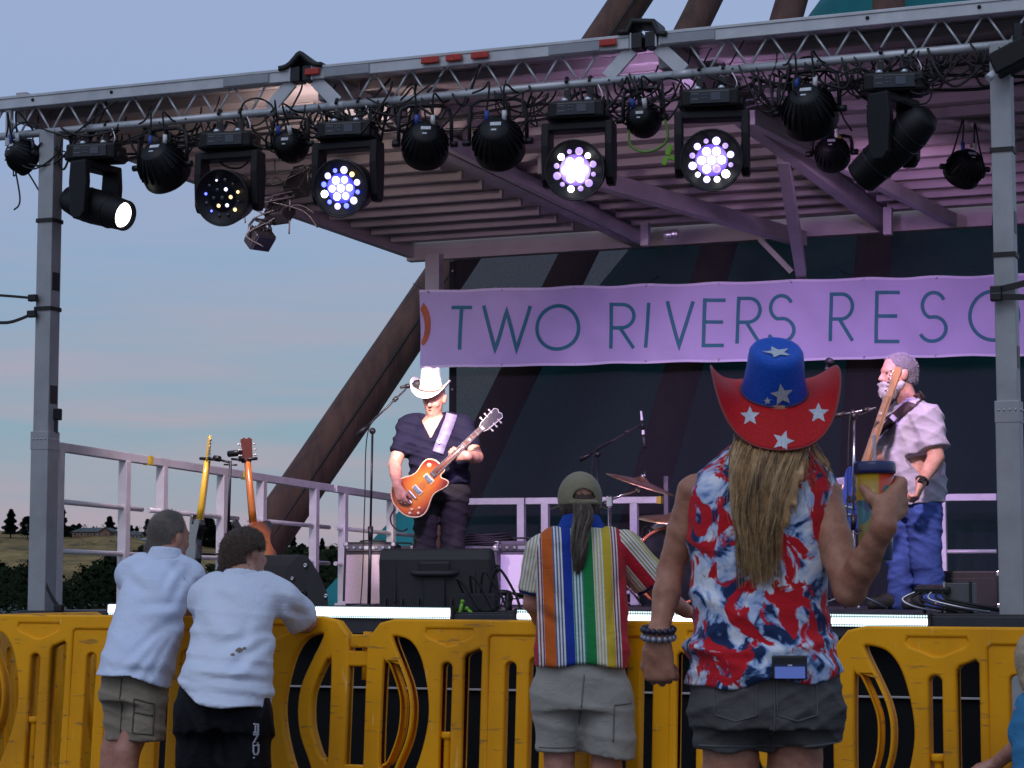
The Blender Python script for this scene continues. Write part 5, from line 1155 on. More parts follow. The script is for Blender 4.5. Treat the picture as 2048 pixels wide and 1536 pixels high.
# ================================================================== PEOPLE: implicit bodies -> surface nets
class Sdf:
    def __init__(s, k=.02): s.p = []; s.k = k; s.cuts = []
    def cone(s, a, b, ra, rb, k=None, flat=None):
        a, b = np.array(a, float), np.array(b, float); m = max(ra, rb)
        lo, hi = np.minimum(a, b) - m, np.maximum(a, b) + m
        def f(X):
            ba = b - a; d = X - a; t = np.clip((d @ ba) / max(1e-12, ba @ ba), 0, 1); q = d - t[..., None] * ba
            if flat is not None:
                n = np.array(flat[0], float); n /= np.linalg.norm(n); c = q @ n; q = q + (c * (1 / flat[1] - 1))[..., None] * n
                return (np.sqrt((q * q).sum(-1)) - (ra + (rb - ra) * t)) * min(1, flat[1] * 1.15)
            return np.sqrt((q * q).sum(-1)) - (ra + (rb - ra) * t)
        s.p.append((f, lo, hi, s.k if k is None else k)); return s
    def limb(s, pts, rad, k=None, flat=None):
        for i in range(len(pts) - 1): s.cone(pts[i], pts[i + 1], rad[i], rad[i + 1], (.010 if k is None else k), flat)
        return s
    def ell(s, c, r, M=None, k=None):
        c, r = np.array(c, float), np.array(r, float); R3 = np.array(M if M is not None else np.eye(3)); ext = np.sqrt(((R3 * r[None, :]) ** 2).sum(1))
        def f(X):
            q = ((X - c) @ R3) / r; l = np.sqrt((q * q).sum(-1)); g = np.sqrt(((q / r) ** 2).sum(-1)) + 1e-9; return l * (l - 1) / g
        s.p.append((f, c - ext, c + ext, s.k if k is None else k)); return s
    def stack(s, base, zax, xax, sl, k=None, p=2.0):
        """elliptic slices along zax: (z, cx, cy, rx, ry); y axis = z x x"""
        z = np.array(zax, float); z /= np.linalg.norm(z); x = np.array(xax, float); x -= z * (x @ z); x /= np.linalg.norm(x); y = np.cross(z, x); b = np.array(base, float)
        S_ = np.array(sl, float); zz = np.linspace(S_[0, 0], S_[-1, 0], 60)
        tab = [np.convolve(np.pad(np.interp(zz, S_[:, 0], S_[:, i]), 3, mode='edge'), np.array([1, 2, 3, 4, 3, 2, 1]) / 16., 'valid') for i in range(1, 5)]
        mr = max(S_[:, 3].max() + abs(S_[:, 1]).max(), S_[:, 4].max() + abs(S_[:, 2]).max())
        e0, e1 = b + z * S_[0, 0], b + z * S_[-1, 0]
        def f(X):
            d = X - b; lz = d @ z; lx = d @ x; ly = d @ y; cx, cy, rx, ry = [np.interp(lz, zz, t_) for t_ in tab]
            e = (np.abs((lx - cx) / rx) ** p + np.abs((ly - cy) / ry) ** p) ** (1 / p); g = (e - 1) * np.minimum(rx, ry)
            return np.maximum(g, np.maximum(S_[0, 0] - lz, lz - S_[-1, 0]))
        s.p.append((f, np.minimum(e0, e1) - mr, np.maximum(e0, e1) + mr, s.k if k is None else k)); return s
    def cut(s, f): s.cuts.append(f); return s
    def mesh(s, name, vox, disp=None, inflate=0.):
        lo = np.min([p[1] for p in s.p], 0) - 4 * vox - inflate - .02; hi = np.max([p[2] for p in s.p], 0) + 4 * vox + inflate + .02
        n = np.ceil((hi - lo) / vox).astype(int) + 1
        F = np.full(n, 1e3, np.float32); ax = [lo[i] + vox * np.arange(n[i]) for i in range(3)]
        for f, a, b, k in s.p:
            m = k + 3 * vox + inflate
            i0 = np.maximum(0, np.floor((a - m - lo) / vox).astype(int)); i1 = np.minimum(n, np.ceil((b + m - lo) / vox).astype(int) + 1)
            sl = tuple(slice(i0[i], i1[i]) for i in range(3)); X = np.stack(np.meshgrid(*[ax[i][sl[i]] for i in range(3)], indexing='ij'), -1)
            d = f(X).astype(np.float32); g = F[sl]
            if k > 1e-5: h = np.clip(k - np.abs(g - d), 0, None) / k; F[sl] = np.minimum(g, d) - h * h * k * .25
            else: F[sl] = np.minimum(g, d)
        band = np.abs(F - inflate) < max(.05, 5 * vox)
        if disp is not None or s.cuts:
            idx = np.argwhere(band | (F < inflate)) if s.cuts else np.argwhere(band); X = lo + idx * vox; val = F[tuple(idx.T)]
            if disp is not None: val = val + disp(X)
            val = val - inflate
            for c in s.cuts: val = np.maximum(val, c(X))
            F = F - inflate; F[tuple(idx.T)] = val
        else: F = F - inflate
        v, q = nets(F, lo, vox)
        me = bpy.data.meshes.new(name); me.from_pydata(v.tolist(), [], q.tolist()); me.polygons.foreach_set('use_smooth', [True] * len(me.polygons)); me.update(); return me
def nets(F, lo, vox):
    ins = F < 0; n = np.array(F.shape) - 1
    cnt = np.zeros(n, np.int8); acc = np.zeros((*n, 3), np.float32)
    c = lambda a, dx, dy, dz: a[dx:dx + n[0], dy:dy + n[1], dz:dz + n[2]]
    tot = sum(c(ins, dx, dy, dz).astype(np.int8) for dx in (0, 1) for dy in (0, 1) for dz in (0, 1)); act = (tot > 0) & (tot < 8)
    A = np.argwhere(act); idx = -np.ones(n, np.int64); idx[act] = np.arange(len(A))
    pos = np.zeros((len(A), 3)); w = np.zeros(len(A)); g = lambda o: F[A[:, 0] + o[0], A[:, 1] + o[1], A[:, 2] + o[2]]
    for ax in range(3):
        o1, o2 = [i for i in range(3) if i != ax]
        for p in (0, 1):
            for q in (0, 1):
                a = [0, 0, 0]; a[o1] = p; a[o2] = q; b = list(a); b[ax] = 1; fa, fb = g(a), g(b); m = (fa < 0) != (fb < 0)
                t = np.where(m, fa / np.where(np.abs(fa - fb) < 1e-12, 1, fa - fb), 0); P_ = np.array(a, float)[None].repeat(len(A), 0); P_[:, ax] += t; pos += P_ * m[:, None]; w += m
    V = lo + (A + pos / w[:, None]) * vox; Q = []
    for ax in range(3):
        o1, o2 = (ax + 1) % 3, (ax + 2) % 3; sh = [slice(None)] * 3; s1 = list(sh); s1[ax] = slice(0, -1); s2 = list(sh); s2[ax] = slice(1, None)
        E = np.argwhere(ins[tuple(s1)] != ins[tuple(s2)]); E = E[(E[:, o1] > 0) & (E[:, o2] > 0) & (E[:, o1] < n[o1]) & (E[:, o2] < n[o2])]
        up = ins[tuple(E.T)]; d1 = np.zeros(3, int); d1[o1] = 1; d2 = np.zeros(3, int); d2[o2] = 1
        i = [idx[tuple((E - d).T)] for d in (d1 * 0, d1, d1 + d2, d2)]; q = np.stack(i, 1); q[~up] = q[~up][:, ::-1]; Q.append(q)
    return V, np.concatenate(Q)
def folds(seed, amp, base=(26, 7, 9), n=5, dirs=None):
    r = np.random.RandomState(seed); W = []
    for i in range(n):
        d = np.array(dirs[i % len(dirs)], float) if dirs else r.normal(size=3); d = d / np.linalg.norm(d); e = r.normal(size=3); W.append((d * r.uniform(.6, 1.4) * base[0] * 3.6, e * base[1], r.uniform(0, 6, 2), r.uniform(.4, 1)))
    m = r.normal(size=3) * base[2]
    def f(X):
        o = 0
        for d, e, ph, a in W:
            q = X @ d + 2.4 * np.sin(X @ e + ph[0]) + ph[1]; o = o + a * (1 - np.abs(np.sin(q * .5))) ** 1.6 * (.5 + .5 * np.sin(X @ (e[[1, 2, 0]] * .9) + ph[0] * 2))
        return -amp * o
    return f
V3 = lambda *a: np.array(a, float)
def head(S_, c, f, up, k=1., beard=False, jaw=1.):
    """c: middle of the head; f: facing; up: crown"""
    f = np.array(f, float); f /= np.linalg.norm(f); up = np.array(up, float); up = up - f * (up @ f); up /= np.linalg.norm(up); r = np.cross(f, up); M = np.stack([r, f, up], 1); c = np.array(c, float)
    E = lambda x, y, z, rx, ry, rz, kk=.02: S_.ell(c + (r * x + f * y + up * z) * k, (rx * k, ry * k, rz * k), M, kk * k)
    E(0, -.012, .035, .076, .098, .088); E(0, .022, -.04, .060 * jaw, .068, .070, .03); E(0, .055, -.088, .030 * jaw, .028, .026, .03)
    E(0, .078, .028, .050, .016, .014, .02); E(.036, .066, -.022, .022, .018, .018); E(-.036, .066, -.022, .022, .018, .018)
    P_ = lambda x, y, z: c + (r * x + f * y + up * z) * k
    S_.cone(P_(0, .088, .015), P_(0, .108, -.022), .009 * k, .013 * k, .012 * k); S_.cone(P_(-.012, .096, -.026), P_(.012, .096, -.026), .009 * k, .009 * k, .008 * k)
    S_.cone(P_(-.020, .083, -.056), P_(.020, .083, -.056), .008 * k, .008 * k, .006 * k); S_.cone(P_(-.017, .080, -.068), P_(.017, .080, -.068), .009 * k, .009 * k, .006 * k)
    for sx in (-1, 1): E(sx * .079, -.008, -.006, .011, .022, .034, .008); E(sx * .086, -.018, .006, .006, .014, .024, .006)
    return P_
def hand(S_, w, d, n, side, curl=(.5, .5, .5, .5), thumb=.5, k=1., spread=.05, tcurl=.4):
    """w wrist; d along the hand; n palm-facing normal; side: +1 thumb towards d x n"""
    w, d, n = [np.array(a, float) for a in (w, d, n)]; d /= np.linalg.norm(d); n = n - d * (n @ d); n /= np.linalg.norm(n); s_ = np.cross(d, n) * side
    S_.cone(w - d * .01, w + d * .03 * k, .026 * k, .028 * k, .02, (n, .7))
    for o in (-.026, -.009, .009, .026): S_.cone(w + d * .02 * k + s_ * o * .6 * k, w + d * .085 * k + s_ * o * k, .017 * k, .0135 * k, .012, (n, .85))
    L = (.070, .080, .074, .058); base = (.028, .0095, -.0095, -.027)
    tips = []
    for i in range(4):
        a = spread * (1.5 - i); dd = d * math.cos(a) + s_ * math.sin(a); p = w + d * (.088 - .004 * abs(i - 1)) * k + s_ * base[i] * k; ang = curl[i] * .75; r0 = .0098 * k
        for j, fr in enumerate((.46, .31, .23)):
            q = p + (dd * math.cos(ang) + n * math.sin(ang)) * L[i] * fr * k * 1.08; S_.cone(p, q, r0, r0 * .9, .0015); p = q; r0 *= .9; ang += curl[i] * (1.1 if j == 0 else .8)
        tips.append(p)
    p = w + d * .028 * k + s_ * .024 * k; a = thumb
    q = p + (d * math.cos(a) + s_ * math.sin(a) * .9 + n * .35).astype(float) * .040 * k; S_.cone(p, q, .015 * k, .0125 * k, .012)
    e = d * math.cos(a - tcurl) + s_ * math.sin(a - tcurl) * .8 + n * (.35 + tcurl); e /= np.linalg.norm(e); q2 = q + e * .032 * k; S_.cone(q, q2, .012 * k, .0105 * k, .005)
    e = e + n * .3 * tcurl - s_ * .3 * tcurl; e /= np.linalg.norm(e); S_.cone(q2, q2 + e * .024 * k, .0105 * k, .008 * k, .004)
    return tips
def add(name, me, m, parent, label=None):
    o = from_mesh(name, me, m, parent)
    if label: o['label'] = label
    return o
def pj(Y0):
    def J(px, py, dy=0.): return np.array(atY(px, py, Y0 + dy))
    return J
def skin(name, c, blot=.12):
    m = mat(name, c, .5, 0, .3, 16, .45, 70, spec=.4, c2=(c[0] * .74, c[1] * .58, c[2] * .52), dist=.003); t, p = nodes(m)
    src = p.inputs['Base Color'].links[0].from_socket; co = t.nodes.new('ShaderNodeTexCoord'); n = t.nodes.new('ShaderNodeTexNoise'); n.inputs['Scale'].default_value = 95; n.inputs['Detail'].default_value = 4; t.links.new(co.outputs['Object'], n.inputs['Vector'])
    r = t.nodes.new('ShaderNodeMapRange'); r.inputs[1].default_value = .52; r.inputs[2].default_value = .68; r.inputs[4].default_value = .28; t.links.new(n.outputs[0], r.inputs[0]); x = t.nodes.new('ShaderNodeMixRGB'); t.links.new(r.outputs[0], x.inputs[0]); t.links.new(src, x.inputs[1]); x.inputs[2].default_value = (c[0] * .62, c[1] * .48, c[2] * .42, 1); t.links.new(x.outputs[0], p.inputs['Base Color'])
    p.inputs['Subsurface Weight'].default_value = .08; p.inputs['Subsurface Radius'].default_value = (.012, .004, .002); return m
def cloth(name, c, var=.08, bump=.35, bs=420, rough=.85, wrinkle=.22): 
    m = mat(name, c, rough, 0, var, 5, bump, bs, spec=.2, sheen=(.10 if c[0] > .1 else 0), dist=.0012); t, p = nodes(m)
    if wrinkle and not m.get('wr'):
        m['wr'] = 1; co = t.nodes.new('ShaderNodeTexCoord'); mp_ = t.nodes.new('ShaderNodeMapping'); mp_.inputs['Scale'].default_value = (1.0, 1.0, 1.5); mp_.inputs['Rotation'].default_value = (0, .5, 0); t.links.new(co.outputs['Object'], mp_.inputs[0])
        n = t.nodes.new('ShaderNodeTexNoise'); n.inputs['Scale'].default_value = 9; n.inputs['Detail'].default_value = 3; n.inputs['Distortion'].default_value = 1.4; n.inputs['Roughness'].default_value = .45; t.links.new(mp_.outputs[0], n.inputs['Vector'])
        a = t.nodes.new('ShaderNodeMath'); a.operation = 'SUBTRACT'; a.inputs[1].default_value = .5; t.links.new(n.outputs[0], a.inputs[0]); ab = t.nodes.new('ShaderNodeMath'); ab.operation = 'ABSOLUTE'; t.links.new(a.outputs[0], ab.inputs[0])
        sq = t.nodes.new('ShaderNodeMath'); sq.operation = 'POWER'; sq.inputs[1].default_value = .6; t.links.new(ab.outputs[0], sq.inputs[0])
        bn = t.nodes.new('ShaderNodeBump'); bn.inputs['Strength'].default_value = wrinkle; bn.inputs['Distance'].default_value = .02; t.links.new(sq.outputs[0], bn.inputs['Height'])
        if p.inputs['Normal'].links: t.links.new(p.inputs['Normal'].links[0].from_socket, bn.inputs['Normal'])
        t.links.new(bn.outputs[0], p.inputs['Normal'])
    return m
def strands(name, guides, n, r0, seed, m, parent, jit=.02, clump=.5, tip=.3):
    """many thin tubes following guide polylines"""
    r = random.Random(seed); mb = MB(); G_ = [catmull([Vector(p) for p in g], 5) for g in guides]
    LK = []
    for k in range(max(24, len(G_) * 3)):
        i = r.randrange(len(G_)); LK.append((i, min(len(G_) - 1, max(0, i + r.choice((-1, 1)))), r.random(), Vector((r.gauss(0, jit * .7), r.gauss(0, jit), 0)), r.uniform(0, 6)))
    for k in range(n):
        ci, cj, ct, co_, cw = LK[r.randrange(len(LK))]; i, j = ci, cj; t = min(1, max(0, ct + r.gauss(0, .10))); A, B = G_[i], G_[j]; fl = 1 if r.random() < .88 else 3.2; off = co_ + Vector((r.gauss(0, jit * .32), r.gauss(0, jit * .32), r.gauss(0, jit * .2))) * fl; cut_ = r.uniform(.5, 1.0) ** .7; m_ = min(len(A), len(B)); pts = []
        ph = cw + r.gauss(0, .35); wa = (.003 + .007 * ((cw * 7) % 1)) * (m_ > 18)
        for q in range(int(m_ * cut_)):
            u = q / (m_ - 1); pts.append(A[q].lerp(B[q], t * (1 - .3 * u)) + off * (1 - clump * u * .6) + Vector((math.sin(u * 9 + ph) * wa, math.cos(u * 7 + ph) * wa, 0)))
        if len(pts) > 3:
            mb.tube(pts, [r0 * (1 - (1 - tip) * q / (len(pts) - 1)) for q in range(len(pts))], 3, False)
    return mb.obj(name, m, parent)

def creases(J, lst):
    """drag folds: each (x0,y0,x1,y1,width,depth) in picture columns/rows, as a groove with a ridge beside it"""
    L = []
    for x0, y0, x1, y1, w_, a_ in lst: L.append((J(x0, y0)[[0, 2]], J(x1, y1)[[0, 2]], w_, a_))
    def f(X):
        P = X[:, [0, 2]]; o = np.zeros(len(X))
        for a, b, w_, am in L:
            ba = b - a; l = np.linalg.norm(ba); t = ((P - a) @ ba) / (l * l); tc = np.clip(t, 0, 1); q = P - a - tc[:, None] * ba; n = np.array([-ba[1], ba[0]]) / l; sd = q @ n + .02 * np.sin(tc * 5) * l; d2 = np.sqrt((q * q).sum(1)); fade = np.sin(np.pi * (.12 + .76 * tc)) * (d2 < 6 * w_)
            o += am * fade * (np.exp(-(sd / w_) ** 2) - .9 * np.exp(-((sd - 1.9 * w_) / (1.3 * w_)) ** 2)) * np.exp(-(np.maximum(0, d2 - np.abs(sd)) / w_) ** 2)
        return o
    return f

def fur(o, n, length, comb, r0, seed, m, parent, lift=.5):
    """short hairs standing off a surface, combed one way"""
    me = o.data; W = WM[o.name]; r = random.Random(seed); P = me.polygons; mb = MB(); comb = Vector(comb)
    for k in range(n):
        f = P[r.randrange(len(P))]; a = W @ f.center; nn = f.normal
        d = (nn * lift + comb * r.uniform(.5, 1.1) + Vector((r.gauss(0, .35), r.gauss(0, .35), r.gauss(0, .35)))).normalized(); l = length * r.uniform(.5, 1.2); q = a + Vector((r.uniform(-.004, .004), r.uniform(-.004, .004), r.uniform(-.004, .004)))
        mb.tube([q - nn * .002, q + d * l * .55 + nn * .002, q + d * l], [r0, r0 * .8, r0 * .25], 3, False)
    return mb.obj('hair_tips', m, parent)
# ------------------------------------------------------------------ woman in the starry hat (nearest figure)
SK_F = skin('skin_tan', (.42, .205, .13)); SK_M = skin('skin_ruddy', (.46, .23, .165)); SK_L = skin('skin_light', (.50, .28, .21)); NAIL = mat('nail', (.55, .33, .28), .3)
def tiedye():
    m = cloth('tie_dye_cotton', (.75, .76, .80)); t, p = nodes(m)
    for l in list(p.inputs['Base Color'].links): t.links.remove(l)
    co = t.nodes.new('ShaderNodeTexCoord')
    def blot(scale, lo, hi, off, dist=1.2, stretch=(1, 1, .8)):
        mp_ = t.nodes.new('ShaderNodeMapping'); mp_.inputs['Location'].default_value = off; mp_.inputs['Scale'].default_value = stretch; t.links.new(co.outputs['Object'], mp_.inputs[0])
        n = t.nodes.new('ShaderNodeTexNoise'); n.inputs['Scale'].default_value = scale; n.inputs['Detail'].default_value = 4; n.inputs['Roughness'].default_value = .55; n.inputs['Distortion'].default_value = dist; t.links.new(mp_.outputs[0], n.inputs['Vector'])
        r = t.nodes.new('ShaderNodeMapRange'); r.inputs[1].default_value = lo; r.inputs[2].default_value = hi; t.links.new(n.outputs[0], r.inputs[0]); return r.outputs[0]
    def mix(f, a, b):
        x = t.nodes.new('ShaderNodeMixRGB'); t.links.new(f, x.inputs[0])
        if isinstance(a, tuple): x.inputs[1].default_value = a
        else: t.links.new(a, x.inputs[1])
        x.inputs[2].default_value = b; return x.outputs[0]
    c = mix(blot(13, .39, .545, (3, 1, 2)), (.74, .76, .82, 1), (.16, .30, .60, 1))
    c = mix(blot(13, .50, .555, (3, 1, 2)), c, (.012, .03, .09, 1))
    c = mix(blot(11.5, .515, .55, (8, 4, 5), 1.4), c, (.52, .012, .02, 1))
    t.links.new(c, p.inputs['Base Color']); return m
TIE = tiedye()
BLOND = mat('blond_hair', (.58, .35, .155), .42, 0, .45, 40, c2=(.30, .17, .075)); DENIM_D = cloth('dark_faded_denim', (.085, .080, .076), .35, .5, 300)
HATB = mat('hat_blue_glitter', (.008, .085, .50), .5, 0, .45, 260, .5, 420, spec=.25); HATR = mat('hat_red_glitter', (.52, .008, .010), .5, 0, .45, 260, .5, 420, spec=.2); STARM = mat('hat_star_silver', (.52, .54, .58), .45, .2, .3, 200)
def cowboy_hat(root, c, f, up, r0x, r0y, hc, brim, curl, crown_m, brim_m, flare=.86, dent=.0, droop=.25, thick=.004, bexp=2.2, bside=1.0):
    """crown + curled brim around local frame; returns local->world"""
    f = Vector(f).normalized(); up = Vector(up); up = (up - f * up.dot(f)).normalized(); r = f.cross(up); M = Matrix((r, f, up)).transposed().to_4x4(); M.translation = Vector(c)
    n = 56; b = MB(); prof = [(1.0, 0), (.985, .15), (.955, .35), (.93, .6), (.90, .8), (.87, .90), (.80, .965), (.68, .985), (.5, .96), (.25, .945), (0, .94)]
    for rr, z in prof:
        for k in range(n):
            a = 2 * math.pi * k / n; x = rr * r0x * math.cos(a) * (flare if z > .5 else 1 - (1 - flare) * z * 2); y = rr * r0y * math.sin(a); zz = z * hc
            if dent: zz -= dent * math.exp(-(x / .028) ** 2) * (z > .55) * (1 - .25 * abs(y) / r0y); zz -= dent * .8 * max(0, math.sin(a)) ** 3 * math.exp(-((abs(x) - .045) / .03) ** 2) * (z > .5)
            b.v.append(tuple(M @ Vector((x, y, zz))))
    for i in range(len(prof) - 1):
        for k in range(n): b.f.append((i * n + k, i * n + (k + 1) % n, (i + 1) * n + (k + 1) % n, (i + 1) * n + k)); b.sm.append(True)
    cr_ = b.obj('crown', crown_m, root); b = MB(); m = 12
    def bp(a, t):
        x, y = math.cos(a), math.sin(a); R_ = brim * (bside + (1.12 - bside) * y * y); px_, py_ = x * (r0x * .985 + R_ * t), y * (r0y * .985 + R_ * t); s_ = abs(x) ** bexp
        z = curl * s_ * t ** 1.7 - droop * brim * (1 - s_) * t + .004; px_ *= 1 - .10 * s_ * t * t * (curl / brim); return M @ Vector((px_, py_, z))
    for i in range(m + 1):
        for k in range(72): b.v.append(tuple(bp(2 * math.pi * k / 72, i / m)))
    for i in range(m):
        for k in range(72): b.f.append((i * 72 + k, (i + 1) * 72 + k, (i + 1) * 72 + (k + 1) % 72, i * 72 + (k + 1) % 72)); b.sm.append(True)
    br_ = b.obj('brim', brim_m, root); md = br_.modifiers.new('t', 'SOLIDIFY'); md.thickness = thick; md.offset = 0
    return M, bp, cr_, br_
def star_on(bvh, c, d, up, r, m, parent, off=.003, tw=0.):
    """five-pointed sticker projected onto a surface along d"""
    d = Vector(d).normalized(); x = d.cross(Vector(up)).normalized(); y = x.cross(d).normalized(); pts = [Vector((0, 0))]
    for k in range(10): a = R(90 + 36 * k) + tw; q = r if k % 2 == 0 else r * .45; pts.append(Vector((q * math.cos(a), q * math.sin(a))))
    grid = []; fs = []
    def hit(p):
        o = Vector(c) + x * p.x + y * p.y - d * .35; h = bvh.ray_cast(o, d); 
        return (h[0] - d * off) if h[0] is not None else None
    sub = []; idx = {}
    for k in range(10):
        A, B, C_ = pts[0], pts[1 + k], pts[1 + (k + 1) % 10]
        for i in range(4):
            for j in range(4 - i):
                T = lambda u, v: A + (B - A) * (u / 4) + (C_ - A) * (v / 4)
                sub.append([T(i, j), T(i + 1, j), T(i, j + 1)])
                if i + j < 3: sub.append([T(i + 1, j), T(i + 1, j + 1), T(i, j + 1)])
    b = MB()
    for tri in sub:
        w = [hit(p) for p in tri]
        if all(q is not None for q in w) and max((w[0] - w[1]).length, (w[1] - w[2]).length) < r: b.add(w, [(0, 1, 2)], True)
    if b.v: return b.obj('star', m, parent)
def bvh_of(o):
    me = o.data; W = WM[o.name]; return BVHTree.FromPolygons([W @ v.co for v in me.vertices], [tuple(p.vertices) for p in me.polygons])

J = pj(5.12); w = thing('person', 'woman in red and blue starry cowboy hat and tie-dye top, holding a cup', 'person', (J(1530, 1100)[0], 5.12, 0), None, 'audience at the barriers')
sW = FPX / 5.12; m_ = lambda px: px / sW
B_ = Sdf(.03); pel = J(1530, 1420); nk = J(1545, 905, -.0)
# torso core, neck, head
B_.stack(pel, (J(1535, 940) - pel), (1, 0, 0), [(-.02, 0, 0, .13, .09), (0, 0, 0, .15, .11), (.15, 0, .0, .13, .10), (.3, 0, 0, .135, .10), (.45, 0, 0, .15, .10), (.53, 0, 0, .13, .085), (.585, .01, 0, .07, .06)])
B_.cone(J(1545, 945), J(1547, 880, .015), .056, .052); hp = head(B_, J(1547, 840, .04), (0, 1, .30), (0, -.3, 1), .90)
# left arm hanging, right arm raised with the cup
sh_l = J(1388, 985, 0); el_l = J(1341, 1140, .03); wr_l = J(1316, 1280, -.04)
B_.limb([J(1440, 965), sh_l, (sh_l + el_l) / 2, el_l], [.040, .040, .036, .031]); B_.limb([el_l, el_l * .65 + wr_l * .35, wr_l], [.031, .032, .021])
sh_r = J(1648, 990, -.01); el_r = J(1699, 1181, -.12); wr_r = J(1768, 1052, -.245)
B_.limb([J(1600, 965), sh_r, (sh_r + el_r) / 2 + V3(-.005, 0, 0), el_r], [.040, .041, .043, .038]); B_.limb([el_r, el_r * .6 + wr_r * .4, wr_r], [.037, .036, .025])
tips_l = hand(B_, wr_l, V3(.06, .1, -1), V3(.45, 1, 0.1), -1, (1.35, 1.45, 1.5, 1.5), .45, 1.0, .02, .9)
# hand wrapped round the cup: palm on the near right side, fingers round the far side, thumb on the near left
cupc = J(1750, 1010, -.17); cup_r = m_(38)
def ring(a, z, rr=cup_r + .010): return cupc + V3(rr * math.cos(a), rr * math.sin(a), z)
pm0 = J(1774, 1018, -.225); kn = [ring(R(-28 + 4 * i), .050 - .021 * i, cup_r + .014) + V3(.004, 0, 0) for i in range(4)]
B_.cone(wr_r, pm0, .029, .034, .015, (V3(.35, -.9, 0), .75))
for i in range(4):
    B_.cone(pm0 + V3(0, 0, .016 - .012 * i), kn[i], .022, .0135, .010)
    pts = [kn[i]] + [ring(R(a), .056 - .0205 * i + .004 * q) for q, a in enumerate((12, 52, 92, 125))]; B_.limb(pts, [.0132, .0120, .0108, .0098, .0085], .004)
tb = [J(1764, 1030, -.235), ring(R(-82), -.006, cup_r + .014), ring(R(-108), .014, cup_r + .011), ring(R(-130), .036, cup_r + .009)]
B_.limb(tb, [.022, .0150, .0125, .0095], .008)
# legs
for sx, px in ((-1, 1462), (1, 1590)):
    B_.limb([J(px, 1440), J(px, 1560, .0), V3(J(px, 1560)[0], 5.13, .50), V3(J(px - sx * 6, 1560)[0], 5.15, .30), V3(J(px - sx * 8, 1560)[0], 5.17, .09)], [.066, .066, .054, .053, .036])
    B_.limb([V3(J(px - sx * 8, 1560)[0], 5.17, .07), V3(J(px - sx * 4, 1560)[0], 5.33, .035)], [.04, .03])
add('body', B_.mesh('woman_body', .0046, lambda X: .0012 * np.sin(X @ V3(90, 40, 70)) * np.sin(X @ V3(30, -60, 80))), SK_F, w)
# sleeveless top
T_ = Sdf(.03); ax_t = J(1536, 930) - J(1530, 1360)
T_.stack(J(1530, 1365), ax_t, (1, 0, 0), [(-.05, 0, 0, m_(152), .140), (0, .0, 0, m_(151), .142), (.06, 0, 0, m_(143), .135), (.12, -.008, 0, m_(134), .126), (.20, -.014, 0, m_(131), .121), (.28, -.018, 0, m_(136), .121), (.38, -.022, 0, m_(144), .119), (.44, -.016, 0, m_(148), .11), (.475, -.010, 0, m_(144), .098), (.50, 0, 0, m_(124), .085), (.515, 0, 0, m_(96), .072), (.53, 0, 0, m_(60), .06)], p=2.3)
T_.cone(J(1425, 958), J(1480, 925), .030, .048, .03); T_.cone(J(1640, 965), J(1590, 928), .030, .048, .03)
T_.cut(lambda X: (J(1530, 1352)[2] + (np.clip((X[:, 0] - J(1378, 0)[0]) / (J(1680, 0)[0] - J(1378, 0)[0]), 0, 1) ** .55 - 1) * .030 + .010 * np.sin(X[:, 0] * 34)) - X[:, 2])
fd = folds(3, .011, (22, 5, 5), 5, [(.15, 0, 1), (-.35, .1, 1), (.5, .2, .8), (.1, .3, 1)])
bandz = J(0, 1285)[2]
add('top', T_.mesh('tie_dye_top', .006, lambda X: fd(X) * np.clip(1.5 - (X[:, 2] - bandz) * 3.5, .25, 1.3) - .010 * np.exp(-((X[:, 2] - bandz - .02 * np.sin(X[:, 0] * 9)) / .013) ** 2)), TIE, w, 'red, white and blue tie-dye sleeveless top')
# shorts
H_ = Sdf(.02); H_.stack(J(1530, 1425), (0, 0, 1), (1, 0, 0), [(-.03, 0, 0, m_(148), .135), (.02, 0, 0, m_(148), .135), (.07, 0, 0, m_(144), .13), (.115, 0, 0, m_(138), .12)], p=2.4)
for sx, px, wd in ((-1, 1460, 66), (1, 1602, 76)):
    H_.cone(J(px, 1415), J(px + sx * 4, 1545), m_(wd), m_(wd + 4), .03)
H_.cut(lambda X: np.maximum((J(0, 1500)[2] + .012 * (X[:, 0] - J(1530, 0)[0] > 0) + .10 * np.maximum(0, X[:, 0] - J(1600, 0)[0]) + .004 * np.sin(X[:, 0] * 60)) - X[:, 2], -1e3))
fd2 = folds(8, .007, (30, 6, 6), 4, [(.6, .1, 1), (-.6, .1, 1), (.2, 0, 1)])
sh_ = add('shorts', H_.mesh('denim_shorts', .006, fd2), DENIM_D, w, 'dark faded denim shorts')
bs = bvh_of(sh_)
def conform(pts, bvh, d, off): return [ (lambda h, p: (h[0] - d * off) if h[0] is not None else p)(bvh.ray_cast(Vector(p) - d * .5, d), Vector(p)) for p in pts ]
DY = Vector((0, 1, 0))
for x0, x1 in ((1540, 1620), (1420, 1500)):
    b = MB(); q = [J(x0, 1348), J(x1, 1350), J(x1, 1424), J((x0 + x1) / 2, 1436), J(x0, 1424), J(x0, 1348)]; dense = []
    for a, c_ in zip(q[:-1], q[1:]): dense += [a + (c_ - a) * k / 6 for k in range(6)]
    b.tube(conform(dense + [q[-1]], bs, DY, .001), .0022, 4); b.obj('pocket_seam', mat('denim_thread', (.10, .10, .10), .8), sh_)
b = MB(); b.tube(conform([J(1535, y) for y in range(1345, 1480, 12)], bs, DY, .001), .0022, 4); b.obj('back_seam', MATS['denim_thread'], sh_)
b = MB(); b.tube(conform([J(x, 1488 - .5 * (x > 1530) - max(0, x - 1600) * .10) for x in range(1395, 1680, 10)], bs, DY, .001), .003, 4); b.obj('hem_seam', MATS['denim_thread'], sh_)
